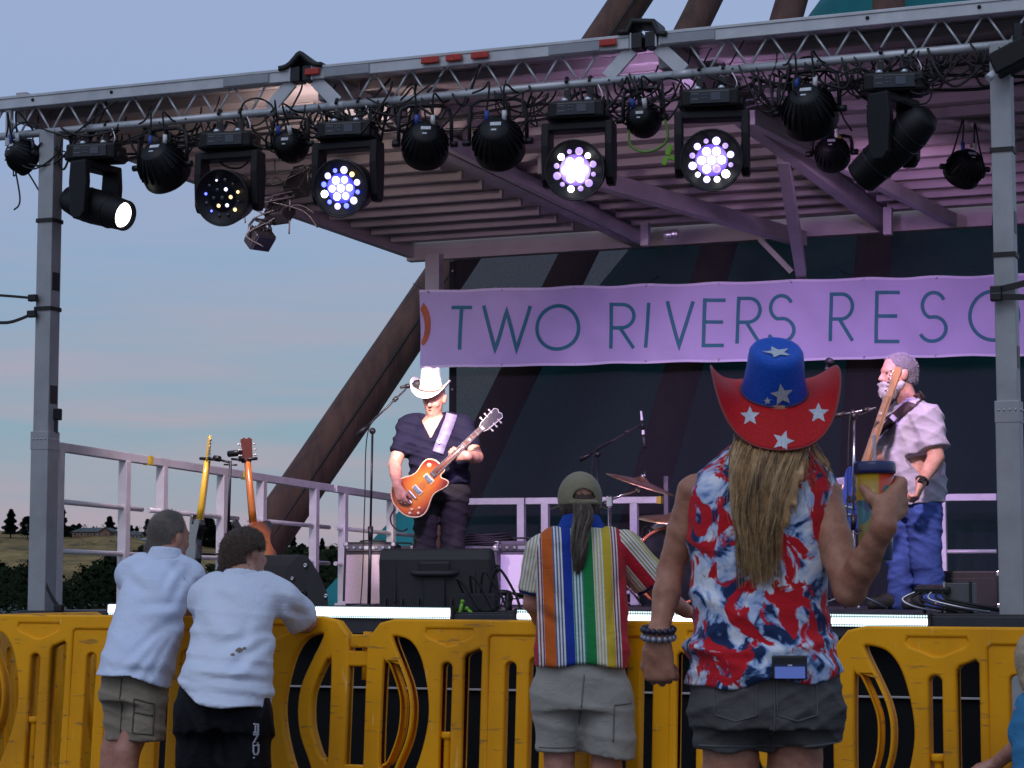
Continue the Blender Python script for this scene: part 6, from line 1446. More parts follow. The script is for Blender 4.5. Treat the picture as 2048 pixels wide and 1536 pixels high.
# long hair
gd = []
for i in range(13):
    t_ = i / 12; wv_ = 7 * math.sin(i * 2.3); L_ = lambda a, c: a + (c - a) * t_
    gd.append([J(L_(1486, 1600), 866, -.045), J(L_(1472, 1596), 900, -.100), J(L_(1466, 1580) + wv_ * .4, 955, -.134), J(L_(1470, 1566) - wv_ * .7, 1025, -.138), J(L_(1478, 1554) + 1.6 * wv_, 1085, -.136), J(L_(1484, 1550) + 3.0 * wv_, 1168 + 30 * math.sin(i * 2.1 + 1), -.130)])
gl = [[J(1612 + 5 * i, 866, -.03), J(1628 + 5 * i, 898, -.07), J(1644 + 5 * i, 925, -.085), J(1655 + 5 * i, 952, -.07), J(1662 + 5 * i, 985 - 3 * i, -.05)] for i in range(4)]
gl2 = [[J(1466 - 4 * i, 870, -.03), J(1450 - 5 * i, 900, -.07), J(1442 - 6 * i, 925, -.06), J(1424 - 6 * i, 945, -.05)] for i in range(3)]
hk_ = Sdf(.03); hk_.ell(J(1547, 850, .03), (.080, .092, .085)); hk_.stack(J(1530, 1150), J(1546, 830) - J(1530, 1150), (1, 0, 0), [(.085, -.01, -.124, .012, .006), (.12, -.008, -.128, .040, .012), (.18, -.01, -.128, .050, .014), (.24, -.008, -.12, .065, .018), (.30, .0, -.060, .074, .03), (.36, .0, .0, .076, .07)], k=.03)
add('hair_mass', hk_.mesh('hair_mass', .008, folds(14, .008, (60, 5, 5), 4, [(1, 0, .1), (1, .1, -.1)])), BLOND, w)
BLOND2 = mat('blond_hair_light', (.72, .49, .25), .42, 0, .3, 40); BROWNH = mat('brown_hair_strand', (.20, .115, .06), .5, 0, .3, 40)
hr = strands('hair', gd * 5 + gl[:2], 2200, .00085, 4, BLOND, w, .005, .75, .3); hr['label'] = 'long dark blond hair falling down the back'
strands('hair', gd * 5 + gl[:2] + gl2[:1], 1100, .0008, 5, BLOND2, w, .007, .6, .3); strands('hair', gd, 900, .00085, 6, BROWNH, w, .007, .7, .35)
# hat, tilted back
hc0 = J(1548, 787, .02); M_, bpf, crown, brimo = cowboy_hat(w, hc0, (0, .87, .50), (0, -.50, .87), m_(67), .094, m_(100), m_(80), .060, HATB, HATR, .92, 0, .60, .004, 3.2, .88)
bc, bb = bvh_of(crown), bvh_of(brimo)
for (px, py, rad, tgt) in ((1564, 790, 23, 0), (1535, 802, 8, 0), (1450, 776, 19, 1), (1500, 832, 20, 1), (1566, 882, 22, 1), (1637, 826, 21, 1), (1645, 764, 19, 1)):
    q = J(px, py, -.1); d_ = Vector(ray(px, py)).normalized(); star_on(bc if tgt == 0 else bb, q, d_, (0, 0, 1), m_(rad), STARM, crown if tgt == 0 else brimo, .004, R((px * 7) % 40 - 20))
q = M_ @ Vector((0, -.03, .17)); star_on(bc, q, M_.to_3x3() @ Vector((0, .25, -1)), (0, 1, .2), m_(30), STARM, crown, .003, .3)
b = MB(); b.tube([M_ @ Vector((m_(66) * 1.0 * math.cos(R(a)), .092 * math.sin(R(a)), .006)) for a in range(0, 361, 6)], .004, 5, False); b.obj('band_seam', mat('hat_seam', (.05, .02, .06), .6), crown)
b = MB(); b.tube([bpf(R(a), 1.0) for a in range(0, 361, 5)], .0028, 5, False); b.obj('brim_edge', mat('brim_edge', (.22, .03, .03), .5), brimo)
# bracelet, rings, phone
BRC = mat('bead_bracelet', (.28, .28, .33), .35, .4, .6, 60); 
for k, (t_, m2) in enumerate(((.0, BRC), (.018, mat('bead_dark', (.03, .03, .06), .3, .3, .5, 50)))):
    c_ = Vector(wr_l + (el_l - wr_l) * .04 + V3(0, 0, t_)); 
    for i in range(16): a = 2 * math.pi * i / 16; b = MB(); b.ball(c_ + Vector((.036 * math.cos(a), .034 * math.sin(a), .006 * math.sin(a))), (.0075, .0075, .0085), 6); b.obj('bead', m2, w)
ph = thing('phone', 'smartphone tucked in the back pocket of the denim shorts', 'phone', J(1579, 1335, -.150)); b = MB(); b.box((0, 0, 0), (m_(68), .011, m_(46))); b.obj('case', BLACK, ph, local=True, bevel=.004)
b = MB(); b.box((0, -.0068, -.009), (m_(58), .002, m_(26))); b.obj('screen', mat('phone_screen', (.05, .08, .25), .15, emit=(.16, .24, .75), es=.35), ph, local=True)
b = MB(); b.box((0, -.0082, m_(12) - .009), (m_(58), .001, m_(5))); b.obj('status_bar', mat('phone_bar', (.02, .03, .08), .2), ph, local=True); b = MB(); b.box((0, -.009, m_(12) - .009), (.010, .001, .003)); b.obj('status_text', LABELW, ph, local=True)
# cup
def cupmat():
    m = mat('printed_cup', (.40, .24, .01), .3, coat=.4); t, p = nodes(m); co = t.nodes.new('ShaderNodeTexCoord'); sx = t.nodes.new('ShaderNodeSeparateXYZ'); t.links.new(co.outputs['Object'], sx.inputs[0])
    r1 = t.nodes.new('ShaderNodeValToRGB'); r1.color_ramp.interpolation = 'CONSTANT'; mr = t.nodes.new('ShaderNodeMapRange'); mr.inputs[1].default_value = -.05; mr.inputs[2].default_value = .05; t.links.new(sx.outputs['X'], mr.inputs[0]); t.links.new(mr.outputs[0], r1.inputs[0])
    e = r1.color_ramp.elements; e[0].color = (.38, .22, .01, 1); e[1].position = .52; e[1].color = (.50, .055, .02, 1)
    vz = t.nodes.new('ShaderNodeTexVoronoi'); vz.inputs['Scale'].default_value = 24; t.links.new(co.outputs['Object'], vz.inputs['Vector']); r2 = t.nodes.new('ShaderNodeValToRGB'); r2.color_ramp.interpolation = 'CONSTANT'; sp = t.nodes.new('ShaderNodeSeparateColor'); t.links.new(vz.outputs['Color'], sp.inputs[0]); t.links.new(sp.outputs[0], r2.inputs[0])
    e = r2.color_ramp.elements; e[0].color = (.02, .10, .14, 1); e[1].position = .75; e[1].color = (.20, .16, .02, 1); k = e.new(.4); k.color = (.03, .05, .12, 1); k = e.new(.6); k.color = (.05, .16, .17, 1)
    g = t.nodes.new('ShaderNodeMath'); g.operation = 'LESS_THAN'; g.inputs[1].default_value = .01; t.links.new(sx.outputs['Z'], g.inputs[0]); mx_ = t.nodes.new('ShaderNodeMixRGB'); t.links.new(g.outputs[0], mx_.inputs[0]); t.links.new(r1.outputs[0], mx_.inputs[1]); t.links.new(r2.outputs[0], mx_.inputs[2]); t.links.new(mx_.outputs[0], p.inputs['Base Color']); return m
cp = thing('drink_cup', 'lidded plastic cup with yellow and red print and a clear straw', 'cup', cupc); ztop_ = m_(1010 - 945)
b = MB(); b.lathe([(cup_r * .80, ztop_ - .205), (cup_r * .84, ztop_ - .20), (cup_r * .99, ztop_), (cup_r * .96, ztop_)], 36); b.obj('cup_wall', cupmat(), cp, local=True)
b = MB(); b.lathe([(cup_r * 1.06, ztop_ - .006), (cup_r * 1.08, ztop_), (cup_r * 1.08, ztop_ + .016), (cup_r * 1.02, ztop_ + .022), (cup_r * .9, ztop_ + .020), (0, ztop_ + .018)], 36); b.obj('lid', mat('navy_lid', (.012, .018, .09), .3, coat=.3), cp, local=True)
b = MB(); b.tube([(.004, 0, ztop_ - .1), (.0, 0, ztop_ + .085)], .0042, 10); b.obj('straw', mat('clear_straw', (.45, .42, .5), .15, alpha=.65), cp, local=True)
b = MB(); b.lathe([(0, .0006), (m_(12), .0006)], 20, Matrix.Translation(Vector((cup_r * .50, -cup_r * .862, .030))) @ frame((.50, -.86, .0)).to_4x4()); b.obj('printed_dot', mat('cup_teal', (.10, .42, .38), .4), cp, local=True)
b = MB(); b.tube([tuple(Vector(ring(R(-95), .004, cup_r + .013)) + Vector((0.0125 * math.cos(a) * .5, -.0125 * .3 * abs(math.sin(a)), .0135 * math.sin(a)))) for a in np.linspace(0, 6.3, 14)], .0018, 5, False); b.obj('ring', STEEL, w)
for px in (1462, 1590):        # sandals
    b = MB(); b.box((J(px, 1560)[0], 5.25, .012), (.095, .26, .024)); b.obj('sandal', TOLEX, w, bevel=.01)
# ------------------------------------------------------------------ the other people
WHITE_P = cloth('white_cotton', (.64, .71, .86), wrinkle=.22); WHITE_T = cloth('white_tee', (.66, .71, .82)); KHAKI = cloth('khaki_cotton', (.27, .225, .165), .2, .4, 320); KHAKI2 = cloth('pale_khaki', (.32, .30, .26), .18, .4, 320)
BLKF = cloth('black_mesh_fabric', (.004, .004, .006), .3, .3, 500, .7); GREYH = mat('grey_buzz_hair', (.15, .115, .09), .8, 0, .45, 14, .8, 420, dist=.003, c2=(.07, .06, .055)); BRNH = mat('brown_short_hair', (.065, .038, .023), .6, 0, .5, 70, .9, 300, dist=.006)
STAIN = mat('shirt_stain', (.22, .16, .13), .9)
def strip_seam(o, pts, r, m, name, parent, d=DY, off=.0015):
    b = MB(); b.tube(conform(pts, bvh_of(o), d, off), r, 4); return b.obj(name, m, parent)
def feet(S_, x, y, z, d=(0, 1, 0)): 
    d = V3(*d); p = V3(x, y, z); S_.limb([p + V3(0, 0, .07) - d * .03, p + V3(0, 0, .04) + d * .16], [.042, .035])
def shoe(x, y, z, m, parent, d=(0, 1, 0)):
    d = V3(*d); p = V3(x, y, z); s_ = Sdf(.02); s_.cone(p + V3(0, 0, .075) - d * .05, p + V3(0, 0, .05) + d * .19, .052, .045); s_.cone(p + V3(0, 0, .05) - d * .06, p + V3(0, 0, .03) + d * .21, .045, .038); s_.cut(lambda X: (z + .002) - X[:, 2]); add('shoe', s_.mesh('shoe', .010), m, parent)
SHOE = mat('dark_shoe', (.03, .028, .026), .6, 0, .3, 20); SOCKW = cloth('white_sock', (.6, .6, .6))

# ---- man in white polo, cargo shorts (far left)
Y0 = 9.62; J = pj(Y0); sc_ = FPX / Y0; m_ = lambda px: px / sc_
A_ = thing('person', 'grey-haired man in white polo shirt and khaki cargo shorts leaning on the barrier', 'person', (J(272, 1400)[0], Y0, 0), None, 'audience at the barriers')
hip = J(268, 1370, -.12); nk = J(330, 1112, .16); B_ = Sdf(.03)
B_.stack(hip, nk - hip, (1, -.1, 0), [(.02, 0, 0, .11, .09), (.1, 0, 0, .12, .10), (.35, 0, 0, .14, .10), (.52, 0, 0, .14, .09), (.57, 0, 0, .06, .055)])
B_.cone(nk, J(337, 1085, .22), .058, .056); PA = head(B_, J(339, 1077, .22), (.66, .74, -.05), (.06, .05, 1), .97)
sr, er = J(374, 1152, .18), J(396, 1222, .36); sl, el_ = J(262, 1150, .18), J(286, 1226, .42)
B_.limb([sr, er], [.048, .044]); B_.limb([er, J(346, 1224, .52)], [.044, .032]); hand(B_, J(346, 1224, .52), V3(-1, .1, -.05), V3(0, .1, -1), 1, (.35,) * 4)
B_.limb([sl, el_], [.058, .046]); B_.limb([el_, J(330, 1226, .50)], [.044, .032]); hand(B_, J(330, 1226, .50), V3(1, .1, -.05), V3(0, .1, -1), -1, (.35,) * 4)
for px, x2, dy in ((248, 238, -.10), (300, 268, -.16)):
    kx = J(x2, 1500)[0]; B_.limb([J(px, 1395, dy), V3(kx, Y0 + dy - .02, .50), V3(kx - .01, Y0 + dy - .05, .30), V3(kx - .02, Y0 + dy - .07, .09)], [.062, .056, .058, .038]); feet(B_, kx - .02, Y0 + dy - .06, 0); shoe(kx - .02, Y0 + dy - .06, 0, SHOE, A_)
add('body', B_.mesh('man_body', .0085), SK_M, A_)
T_ = Sdf(.035); T_.stack(hip, nk - hip, (1, -.1, 0), [(-.10, -.005, 0, m_(70), .175), (.10, -.005, 0, m_(69), .165), (.2, -.01, 0, m_(68), .142), (.3, -.01, 0, m_(67), .135), (.4, -.008, 0, m_(68), .128), (.48, 0, 0, m_(69), .115), (.525, 0, 0, m_(60), .10), (.555, .0, 0, m_(36), .075), (.585, 0, 0, m_(26), .066)], p=2.25)
T_.limb([J(348, 1130, .16), sr, (sr * .45 + er * .55)], [.058, .062, .064], .06); T_.limb([J(285, 1130, .16), sl, (sl * .45 + el_ * .55)], [.058, .060, .062], .06)
hz_ = J(270, 1348, -.12)[2]; T_.cut(lambda X: hz_ + .006 * np.sin(X[:, 0] * 16 + 1) - .45 * np.clip(X[:, 0] - J(300, 0)[0], 0, 1) - X[:, 2])
cA = creases(J, [(372, 1222, 262, 1322, .020, .011), (368, 1232, 285, 1345, .018, .010), (366, 1245, 308, 1360, .016, .009), (360, 1210, 285, 1208, .02, .012), (250, 1150, 300, 1190, .025, .010), (372, 1140, 340, 1210, .02, .008), (232, 1330, 335, 1345, .02, .010), (345, 1128, 325, 1180, .018, .008), (372, 1150, 395, 1178, .02, .006)])
f1_ = folds(21, .010, (15, 4, 4), 5, [(.75, .2, 1), (.8, 0, .7), (.2, .1, 1), (.9, .2, .45)])
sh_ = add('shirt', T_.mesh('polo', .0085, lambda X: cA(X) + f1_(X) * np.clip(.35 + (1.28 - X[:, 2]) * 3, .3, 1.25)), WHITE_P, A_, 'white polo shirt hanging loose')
c_ = Sdf(.01); c_.stack(nk, V3(.05, .12, 1), (1, 0, 0), [(-.035, 0, 0, .092, .085), (.0, 0, 0, .080, .076), (.035, 0, 0, .070, .068)]); add('collar', c_.mesh('collar', .007), WHITE_P, A_)
h_ = Sdf(.015); hc_ = J(337, 1073, .215); fr_ = np.array([.66, .74, 0]); h_.ell(hc_ + V3(0, 0, .018), (.084, .105, .104), np.stack([V3(.78, -.60, 0), V3(.60, .78, 0), V3(0, 0, 1)], 1)); h_.ell(hc_ - fr_ * .055 + V3(0, 0, -.05), (.065, .05, .06)); h_.cut(lambda X: np.maximum((X - hc_) @ fr_ - .02 - .25 * (X[:, 2] - hc_[2]), hc_[2] - .085 - X[:, 2])); h_.cut(lambda X: .036 - np.linalg.norm((X - PA(.085, .002, -.008)) * V3(.7, .7, 1), axis=1))
add('hair', h_.mesh('buzz', .007, lambda X: .002 * np.sin(X @ V3(300, 200, 260)) * np.sin(X @ V3(-210, 330, 150))), GREYH, A_, 'cropped grey brown hair')
fur([c for c in A_.children if c.name.startswith('hair')][0], 2600, .009, (0, -.2, -.5), .0007, 1, mat('grey_tip', (.26, .22, .19), .6), A_)
H_ = Sdf(.03); H_.stack(hip, (0, 0, 1), (1, -.1, 0), [(-.06, 0, 0, m_(64), .13), (.0, 0, 0, m_(63), .12), (.05, 0, 0, m_(58), .105), (.07, 0, 0, m_(55), .10)])
H_.cone(J(243, 1400, -.10), J(243, 1515, -.12), m_(34), m_(31), .05); H_.cone(J(290, 1402, -.15), J(290, 1515, -.18), m_(40), m_(37), .03); hz2 = J(0, 1481, -.15)[2]; H_.cut(lambda X: hz2 - X[:, 2])
sh2 = add('cargo_shorts', H_.mesh('cargo', .0085, folds(23, .009, (20, 5, 4), 4, [(.3, 0, 1), (-.4, 0, 1), (.9, 0, .3)])), KHAKI, A_)
b = MB(); q = [J(288, 1392), J(326, 1402), J(324, 1462), J(284, 1458), J(288, 1392)]; dn = []
for a, c2_ in zip(q[:-1], q[1:]): dn += [a + (c2_ - a) * k / 8 for k in range(8)]
KSE = mat('khaki_seam', (.10, .09, .07), .9); b.tube(conform(dn + [q[-1]], bvh_of(sh2), DY, .002), .004, 4); b.obj('cargo_pocket', KSE, sh2)
strip_seam(sh2, [J(287 + k * 4, 1418 + k * .8) for k in range(10)], .004, KSE, 'pocket_flap', sh2); strip_seam(sh2, [J(266 + k * 5, 1472 + .4 * k) for k in range(11)], .003, KSE, 'hem_seam', sh2); strip_seam(sh2, [J(262 - .5 * k, 1352 + k * 10) for k in range(12)], .003, KSE, 'seam', sh2)

# ---- man in white tee and black shorts
Y0 = 9.22; J = pj(Y0); sc_ = FPX / Y0; m_ = lambda px: px / sc_
A_ = thing('person', 'brown-haired man in white tee shirt and black shorts leaning on the barrier', 'person', (J(450, 1400)[0], Y0, 0), None, 'audience at the barriers')
hip = J(446, 1415, -.12); nk = J(482, 1150, .16); B_ = Sdf(.03)
B_.stack(hip, nk - hip, (1, -.15, 0), [(.0, 0, 0, .14, .11), (.1, 0, 0, .15, .12), (.35, 0, 0, .15, .11), (.5, 0, 0, .16, .10), (.58, 0, 0, .065, .06)])
B_.cone(nk, J(490, 1118, .22), .064, .062); PB = head(B_, J(491, 1110, .22), (.72, .68, -.02), (.02, .02, 1), .97, jaw=1.1)
sr, er = J(558, 1196, .16), J(612, 1242, .34); sl, el_ = J(412, 1196, .16), J(420, 1250, .40)
B_.limb([sr, er], [.050, .046]); B_.limb([er, J(572, 1240, .50)], [.048, .034]); hand(B_, J(572, 1240, .50), V3(-1, .15, -.05), V3(0, .1, -1), 1, (.35,) * 4)
B_.limb([sl, el_], [.060, .050]); B_.limb([el_, J(462, 1242, .52)], [.048, .034]); hand(B_, J(462, 1242, .52), V3(1, .1, -.05), V3(0, .1, -1), -1, (.35,) * 4)
for px, dy in ((405, -.12), (490, -.14)):
    kx = J(px, 1500)[0]; B_.limb([J(px, 1440, dy), V3(kx, Y0 + dy - .02, .50), V3(kx - .01, Y0 + dy - .05, .30), V3(kx - .01, Y0 + dy - .07, .09)], [.075, .062, .062, .04]); feet(B_, kx - .01, Y0 + dy - .06, 0); shoe(kx - .01, Y0 + dy - .06, 0, SHOE, A_)
add('body', B_.mesh('man_body', .0085), SK_L, A_)
T_ = Sdf(.035); T_.stack(hip, nk - hip, (1, -.15, 0), [(-.14, .006, 0, m_(89), .205), (.06, .002, 0, m_(89), .195), (.14, 0, 0, m_(85), .165), (.24, 0, 0, m_(80), .152), (.36, .0, 0, m_(78), .142), (.45, .0, 0, m_(80), .13), (.50, .0, 0, m_(78), .115), (.54, 0, 0, m_(58), .095), (.565, .0, 0, m_(36), .078), (.59, 0, 0, m_(28), .072)], p=2.25)
T_.limb([J(530, 1172, .15), sr, (sr * .30 + er * .70)], [.060, .068, .074], .06); T_.limb([J(430, 1172, .15), sl, (sl * .40 + el_ * .60)], [.060, .064, .068], .06)
T_.cut(lambda X: (J(0, 1405, -.12)[2] + .14 * np.clip((J(440, 0)[0] - X[:, 0]) / .18, 0, 1) ** 1.3 - .02 * np.clip((X[:, 0] - J(450, 0)[0]) / .2, 0, 1) + .008 * np.sin(X[:, 0] * 22)) - X[:, 2])
cB = creases(J, [(548, 1262, 440, 1290, .022, .014), (548, 1275, 470, 1335, .02, .013), (395, 1345, 535, 1362, .018, .018), (372, 1352, 530, 1385, .016, .014), (420, 1372, 540, 1392, .014, .010), (560, 1200, 545, 1268, .025, .012), (400, 1240, 450, 1300, .03, .008), (480, 1160, 545, 1200, .025, .010), (570, 1210, 600, 1240, .02, .010), (425, 1180, 470, 1215, .03, .008), (500, 1240, 490, 1330, .02, .008)])
f2_ = folds(31, .010, (14, 4, 4), 6, [(.1, .1, 1), (.55, .2, .8), (-.35, 0, 1), (1, .1, .15), (.2, 0, 1)])
rz_ = lambda X: J(0, 1362, -.12)[2] - .14 * (X[:, 0] - J(385, 0)[0])
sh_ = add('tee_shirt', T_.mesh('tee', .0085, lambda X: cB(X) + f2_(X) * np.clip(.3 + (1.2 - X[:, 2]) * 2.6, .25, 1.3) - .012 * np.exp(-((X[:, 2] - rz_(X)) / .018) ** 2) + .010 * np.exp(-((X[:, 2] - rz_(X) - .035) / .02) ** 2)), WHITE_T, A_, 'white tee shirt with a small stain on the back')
bt = bvh_of(sh_); mb = MB(); rr_ = random.Random(3)
for (cx, cy, rw) in ((490, 1298, 7), (499, 1294, 4), (478, 1306, 4)):
    q = conform([J(cx + rw * math.cos(a) * rr_.uniform(.7, 1.2), cy + rw * .7 * math.sin(a) * rr_.uniform(.7, 1.2)) for a in np.linspace(0, 6.0, 12)], bt, DY, .002); o0 = conform([J(cx, cy)], bt, DY, .002)
    mb.add(o0 + q, [(0, 1 + k, 1 + (k + 1) % 12) for k in range(12)])
mb.obj('stain', STAIN, sh_)['kind'] = 'stuff'
c_ = Sdf(.01); c_.stack(nk, V3(.04, .14, 1), (1, 0, 0), [(-.03, 0, 0, .092, .088), (.0, 0, 0, .082, .080), (.018, 0, 0, .074, .073)]); add('neck_rib', c_.mesh('rib', .007, lambda X: .002 * np.sin(np.arctan2(X[:, 1] - nk[1], X[:, 0] - nk[0]) * 60)), WHITE_T, A_)
hc_ = J(489, 1103, .215); fr_ = V3(.62, .76, 0); h_ = Sdf(.015); h_.ell(hc_, (.094, .114, .108), np.stack([V3(.76, -.62, 0), V3(.62, .76, 0), V3(0, 0, 1)], 1)); h_.ell(hc_ - fr_ * .05 + V3(0, 0, -.045), (.075, .062, .065)); h_.cut(lambda X: np.maximum((X - hc_) @ fr_ - .035 - .40 * (X[:, 2] - hc_[2]), hc_[2] - .085 - X[:, 2])); h_.cut(lambda X: .040 - np.linalg.norm((X - PB(.088, .006, -.012)) * V3(.6, .6, 1), axis=1))
add('hair', h_.mesh('short_hair', .007, lambda X: -.003 * np.abs(np.sin(X @ V3(120, 90, 160)) * np.sin(X @ V3(-90, 130, 70))) + .0015 * np.sin(X @ V3(330, 260, -280))), BRNH, A_, 'short dark brown hair')
fur([c for c in A_.children if c.name.startswith('hair')][0], 3200, .014, (.25, -.1, -.9), .0009, 2, mat('brown_tip', (.10, .058, .034), .5), A_)
H_ = Sdf(.03); H_.stack(hip, (0, 0, 1), (1, -.15, 0), [(-.08, 0, 0, m_(86), .16), (.0, 0, 0, m_(86), .15), (.06, -.012, 0, m_(80), .13), (.12, -.03, 0, m_(66), .115)])
H_.cone(J(405, 1440, -.12), J(400, 1600, -.12), m_(46), m_(46), .07); H_.cone(J(490, 1440, -.14), J(488, 1600, -.14), m_(48), m_(50), .05); H_.cut(lambda X: .46 - X[:, 2])
sh2 = add('shorts', H_.mesh('mesh_shorts', .009, folds(33, .014, (13, 4, 3), 5, [(1, 0, .1), (.8, 0, .3), (1, 0, -.25)])), BLKF, A_, 'baggy black basketball shorts')
# the lettering down the side of the shorts
bt = bvh_of(sh2); LTR = mat('shorts_print', (.42, .42, .46), .7)
GL = {'A': [[(0, 1), (.1, 0), (1, 0), (1, 1)], [(.1, .55), (1, .55)]], 'N': [[(0, 1), (0, 0), (1, 1), (1, 0)]], 'D': [[(0, 0), (0, 1), (.7, 1), (1, .75), (1, .25), (.7, 0), (0, 0)]], '.': [[(.1, .8), (.5, 1)]]}
yy = 1440
for ch, wd in (('A', 17), ('N', 17), ('D', 18), ('.', 7)):
    mb = MB()
    for st in GL[ch]:
        pts = [(530 - 9 * v_, yy + u_ * wd) for u_, v_ in st]; Lp, Rp = stroke([(a, b_) for a, b_ in pts], 3.2)
        q = conform([J(p.x, p.y) for p in Lp] + [J(p.x, p.y) for p in Rp], bt, DY, .004); n = len(Lp); mb.add(q, [(i, i + 1, n + i + 1, n + i) for i in range(n - 1)])
    mb.obj('printed_letter', LTR, sh2); yy += wd + 4

# ---- man in the striped shirt
Y0 = 8.72; J = pj(Y0); sc_ = FPX / Y0; m_ = lambda px: px / sc_
A_ = thing('person', 'man with ponytail and tan cap in a rainbow striped shirt', 'person', (J(1165, 1400)[0], Y0, 0), None, 'audience at the barriers')
def stripes(name, x0, x1, slant, cols, pins, axis='X', loc=(0, 0, 0), rot=(0, 0, 0)):
    m = cloth(name, (.6, .6, .6)); t, p = nodes(m)
    for l in list(p.inputs['Base Color'].links): t.links.remove(l)
    co = t.nodes.new('ShaderNodeTexCoord'); mp_ = t.nodes.new('ShaderNodeMapping'); mp_.vector_type = 'POINT'; mp_.inputs['Location'].default_value = loc; mp_.inputs['Rotation'].default_value = rot; t.links.new(co.outputs['Object'], mp_.inputs[0]); sx = t.nodes.new('ShaderNodeSeparateXYZ'); t.links.new(mp_.outputs[0], sx.inputs[0])
    mad = t.nodes.new('ShaderNodeMath'); mad.operation = 'MULTIPLY_ADD'; mad.inputs[1].default_value = slant; t.links.new(sx.outputs['Z'], mad.inputs[0]); t.links.new(sx.outputs[axis], mad.inputs[2])
    mr = t.nodes.new('ShaderNodeMapRange'); mr.inputs[1].default_value = x0; mr.inputs[2].default_value = x1; t.links.new(mad.outputs[0], mr.inputs[0])
    r1 = t.nodes.new('ShaderNodeValToRGB'); r1.color_ramp.interpolation = 'CONSTANT'; e = r1.color_ramp.elements
    for i, (ps, c) in enumerate(cols):
        k = e[0] if i == 0 else (e[1] if i == 1 else e.new(ps)); k.position = ps; k.color = (*c, 1)
    r2 = t.nodes.new('ShaderNodeValToRGB'); r2.color_ramp.interpolation = 'CONSTANT'; e = r2.color_ramp.elements
    for i, (ps, c) in enumerate(pins):
        k = e[0] if i == 0 else (e[1] if i == 1 else e.new(ps)); k.position = ps; k.color = (c, c, c, 1)
    t.links.new(mr.outputs[0], r1.inputs[0]); t.links.new(mr.outputs[0], r2.inputs[0])
    fr_ = t.nodes.new('ShaderNodeMath'); fr_.operation = 'MULTIPLY'; fr_.inputs[1].default_value = (x1 - x0) / .0125; t.links.new(mr.outputs[0], fr_.inputs[0]); fc = t.nodes.new('ShaderNodeMath'); fc.operation = 'FRACT'; t.links.new(fr_.outputs[0], fc.inputs[0]); gt = t.nodes.new('ShaderNodeMath'); gt.operation = 'GREATER_THAN'; gt.inputs[1].default_value = .50; t.links.new(fc.outputs[0], gt.inputs[0]); mu = t.nodes.new('ShaderNodeMath'); mu.operation = 'MULTIPLY'; t.links.new(gt.outputs[0], mu.inputs[0]); t.links.new(r2.outputs[0], mu.inputs[1])
    mx_ = t.nodes.new('ShaderNodeMixRGB'); t.links.new(mu.outputs[0], mx_.inputs[0]); t.links.new(r1.outputs[0], mx_.inputs[1]); mx_.inputs[2].default_value = (.66, .66, .62, 1); t.links.new(mx_.outputs[0], p.inputs['Base Color']); return m
RD, OR_, BL, GR, YE, PK = (.42, .012, .025), (.50, .10, .012), (.012, .035, .28), (.012, .20, .05), (.55, .38, .03), (.25, .05, .08)
COLS = [(0, YE), (.06, RD), (.13, PK), (.20, OR_), (.305, (.10, .12, .22)), (.40, BL), (.49, (.05, .22, .20)), (.60, GR), (.70, (.50, .42, .16)), (.80, YE), (.89, PK), (.95, RD)]
PINS = [(0, 0), (.13, 1), (.20, 0), (.305, 1), (.40, 0), (.49, 1), (.60, 0), (.70, 1), (.80, 0), (.89, 1), (.95, 0)]
STR = stripes('rainbow_stripe', -.205, .200, .03, COLS, PINS)
hip = J(1162, 1365, -.06); nk = J(1162, 1055, .06); B_ = Sdf(.03)
B_.stack(hip, nk - hip, (1, -.05, 0), [(.0, 0, 0, .14, .11), (.1, 0, 0, .15, .11), (.4, 0, 0, .16, .11), (.55, 0, 0, .16, .10), (.63, 0, 0, .065, .06)])
B_.cone(nk, J(1162, 1018, .09), .060, .058); head(B_, J(1162, 1003, .10), (.05, 1, -.06), (0, .06, 1), .93)
sr, er, wr_ = J(1248, 1098, .05), J(1322, 1186, .10), J(1372, 1222, .30); sl, el_, wl_ = J(1085, 1105, .05), J(1068, 1205, .08), J(1080, 1238, .30)
B_.limb([sr, er, wr_], [.056, .044, .030]); hand(B_, wr_, V3(.8, .4, -.3), V3(0, .3, -1), 1, (.4,) * 4); B_.limb([sl, el_, wl_], [.056, .044, .032]); hand(B_, wl_, V3(.5, .8, -.1), V3(0, .2, -1), -1, (.4,) * 4)
for px, dy in ((1118, -.06), (1212, -.08)):
    kx = J(px, 1500)[0]; B_.limb([J(px, 1420, dy), V3(kx, Y0 + dy, .48), V3(kx, Y0 + dy - .02, .30), V3(kx, Y0 + dy - .03, .09)], [.07, .060, .060, .04]); feet(B_, kx, Y0 + dy - .02, 0); shoe(kx, Y0 + dy - .02, 0, SHOE, A_)
add('body', B_.mesh('man_body', .0085), SK_M, A_)
T_ = Sdf(.03); T_.stack(hip, nk - hip, (1, -.05, 0), [(.05, 0, 0, m_(91), .162), (.12, 0, 0, m_(90), .165), (.22, .0, 0, m_(88), .155), (.34, 0, 0, m_(86), .145), (.46, 0, 0, m_(89), .14), (.53, 0, 0, m_(90), .125), (.575, 0, 0, m_(82), .11), (.605, .0, 0, m_(56), .09), (.63, 0, 0, m_(34), .075), (.65, 0, 0, m_(28), .07)], p=2.4)
T_.cone(J(1220, 1085, .05), J(1243, 1100, .05), .065, .070, .03); T_.cone(J(1110, 1085, .05), J(1090, 1104, .05), .065, .070, .03); hz_ = J(0, 1334, -.06)[2]; T_.cut(lambda X: hz_ + .004 * np.sin(X[:, 0] * 24) - X[:, 2])
cC = creases(J, [(1092, 1140, 1130, 1240, .02, .012), (1240, 1150, 1215, 1260, .02, .012), (1075, 1215, 1110, 1250, .018, .012), (1250, 1180, 1235, 1300, .02, .010), (1100, 1090, 1130, 1110, .02, .008)])
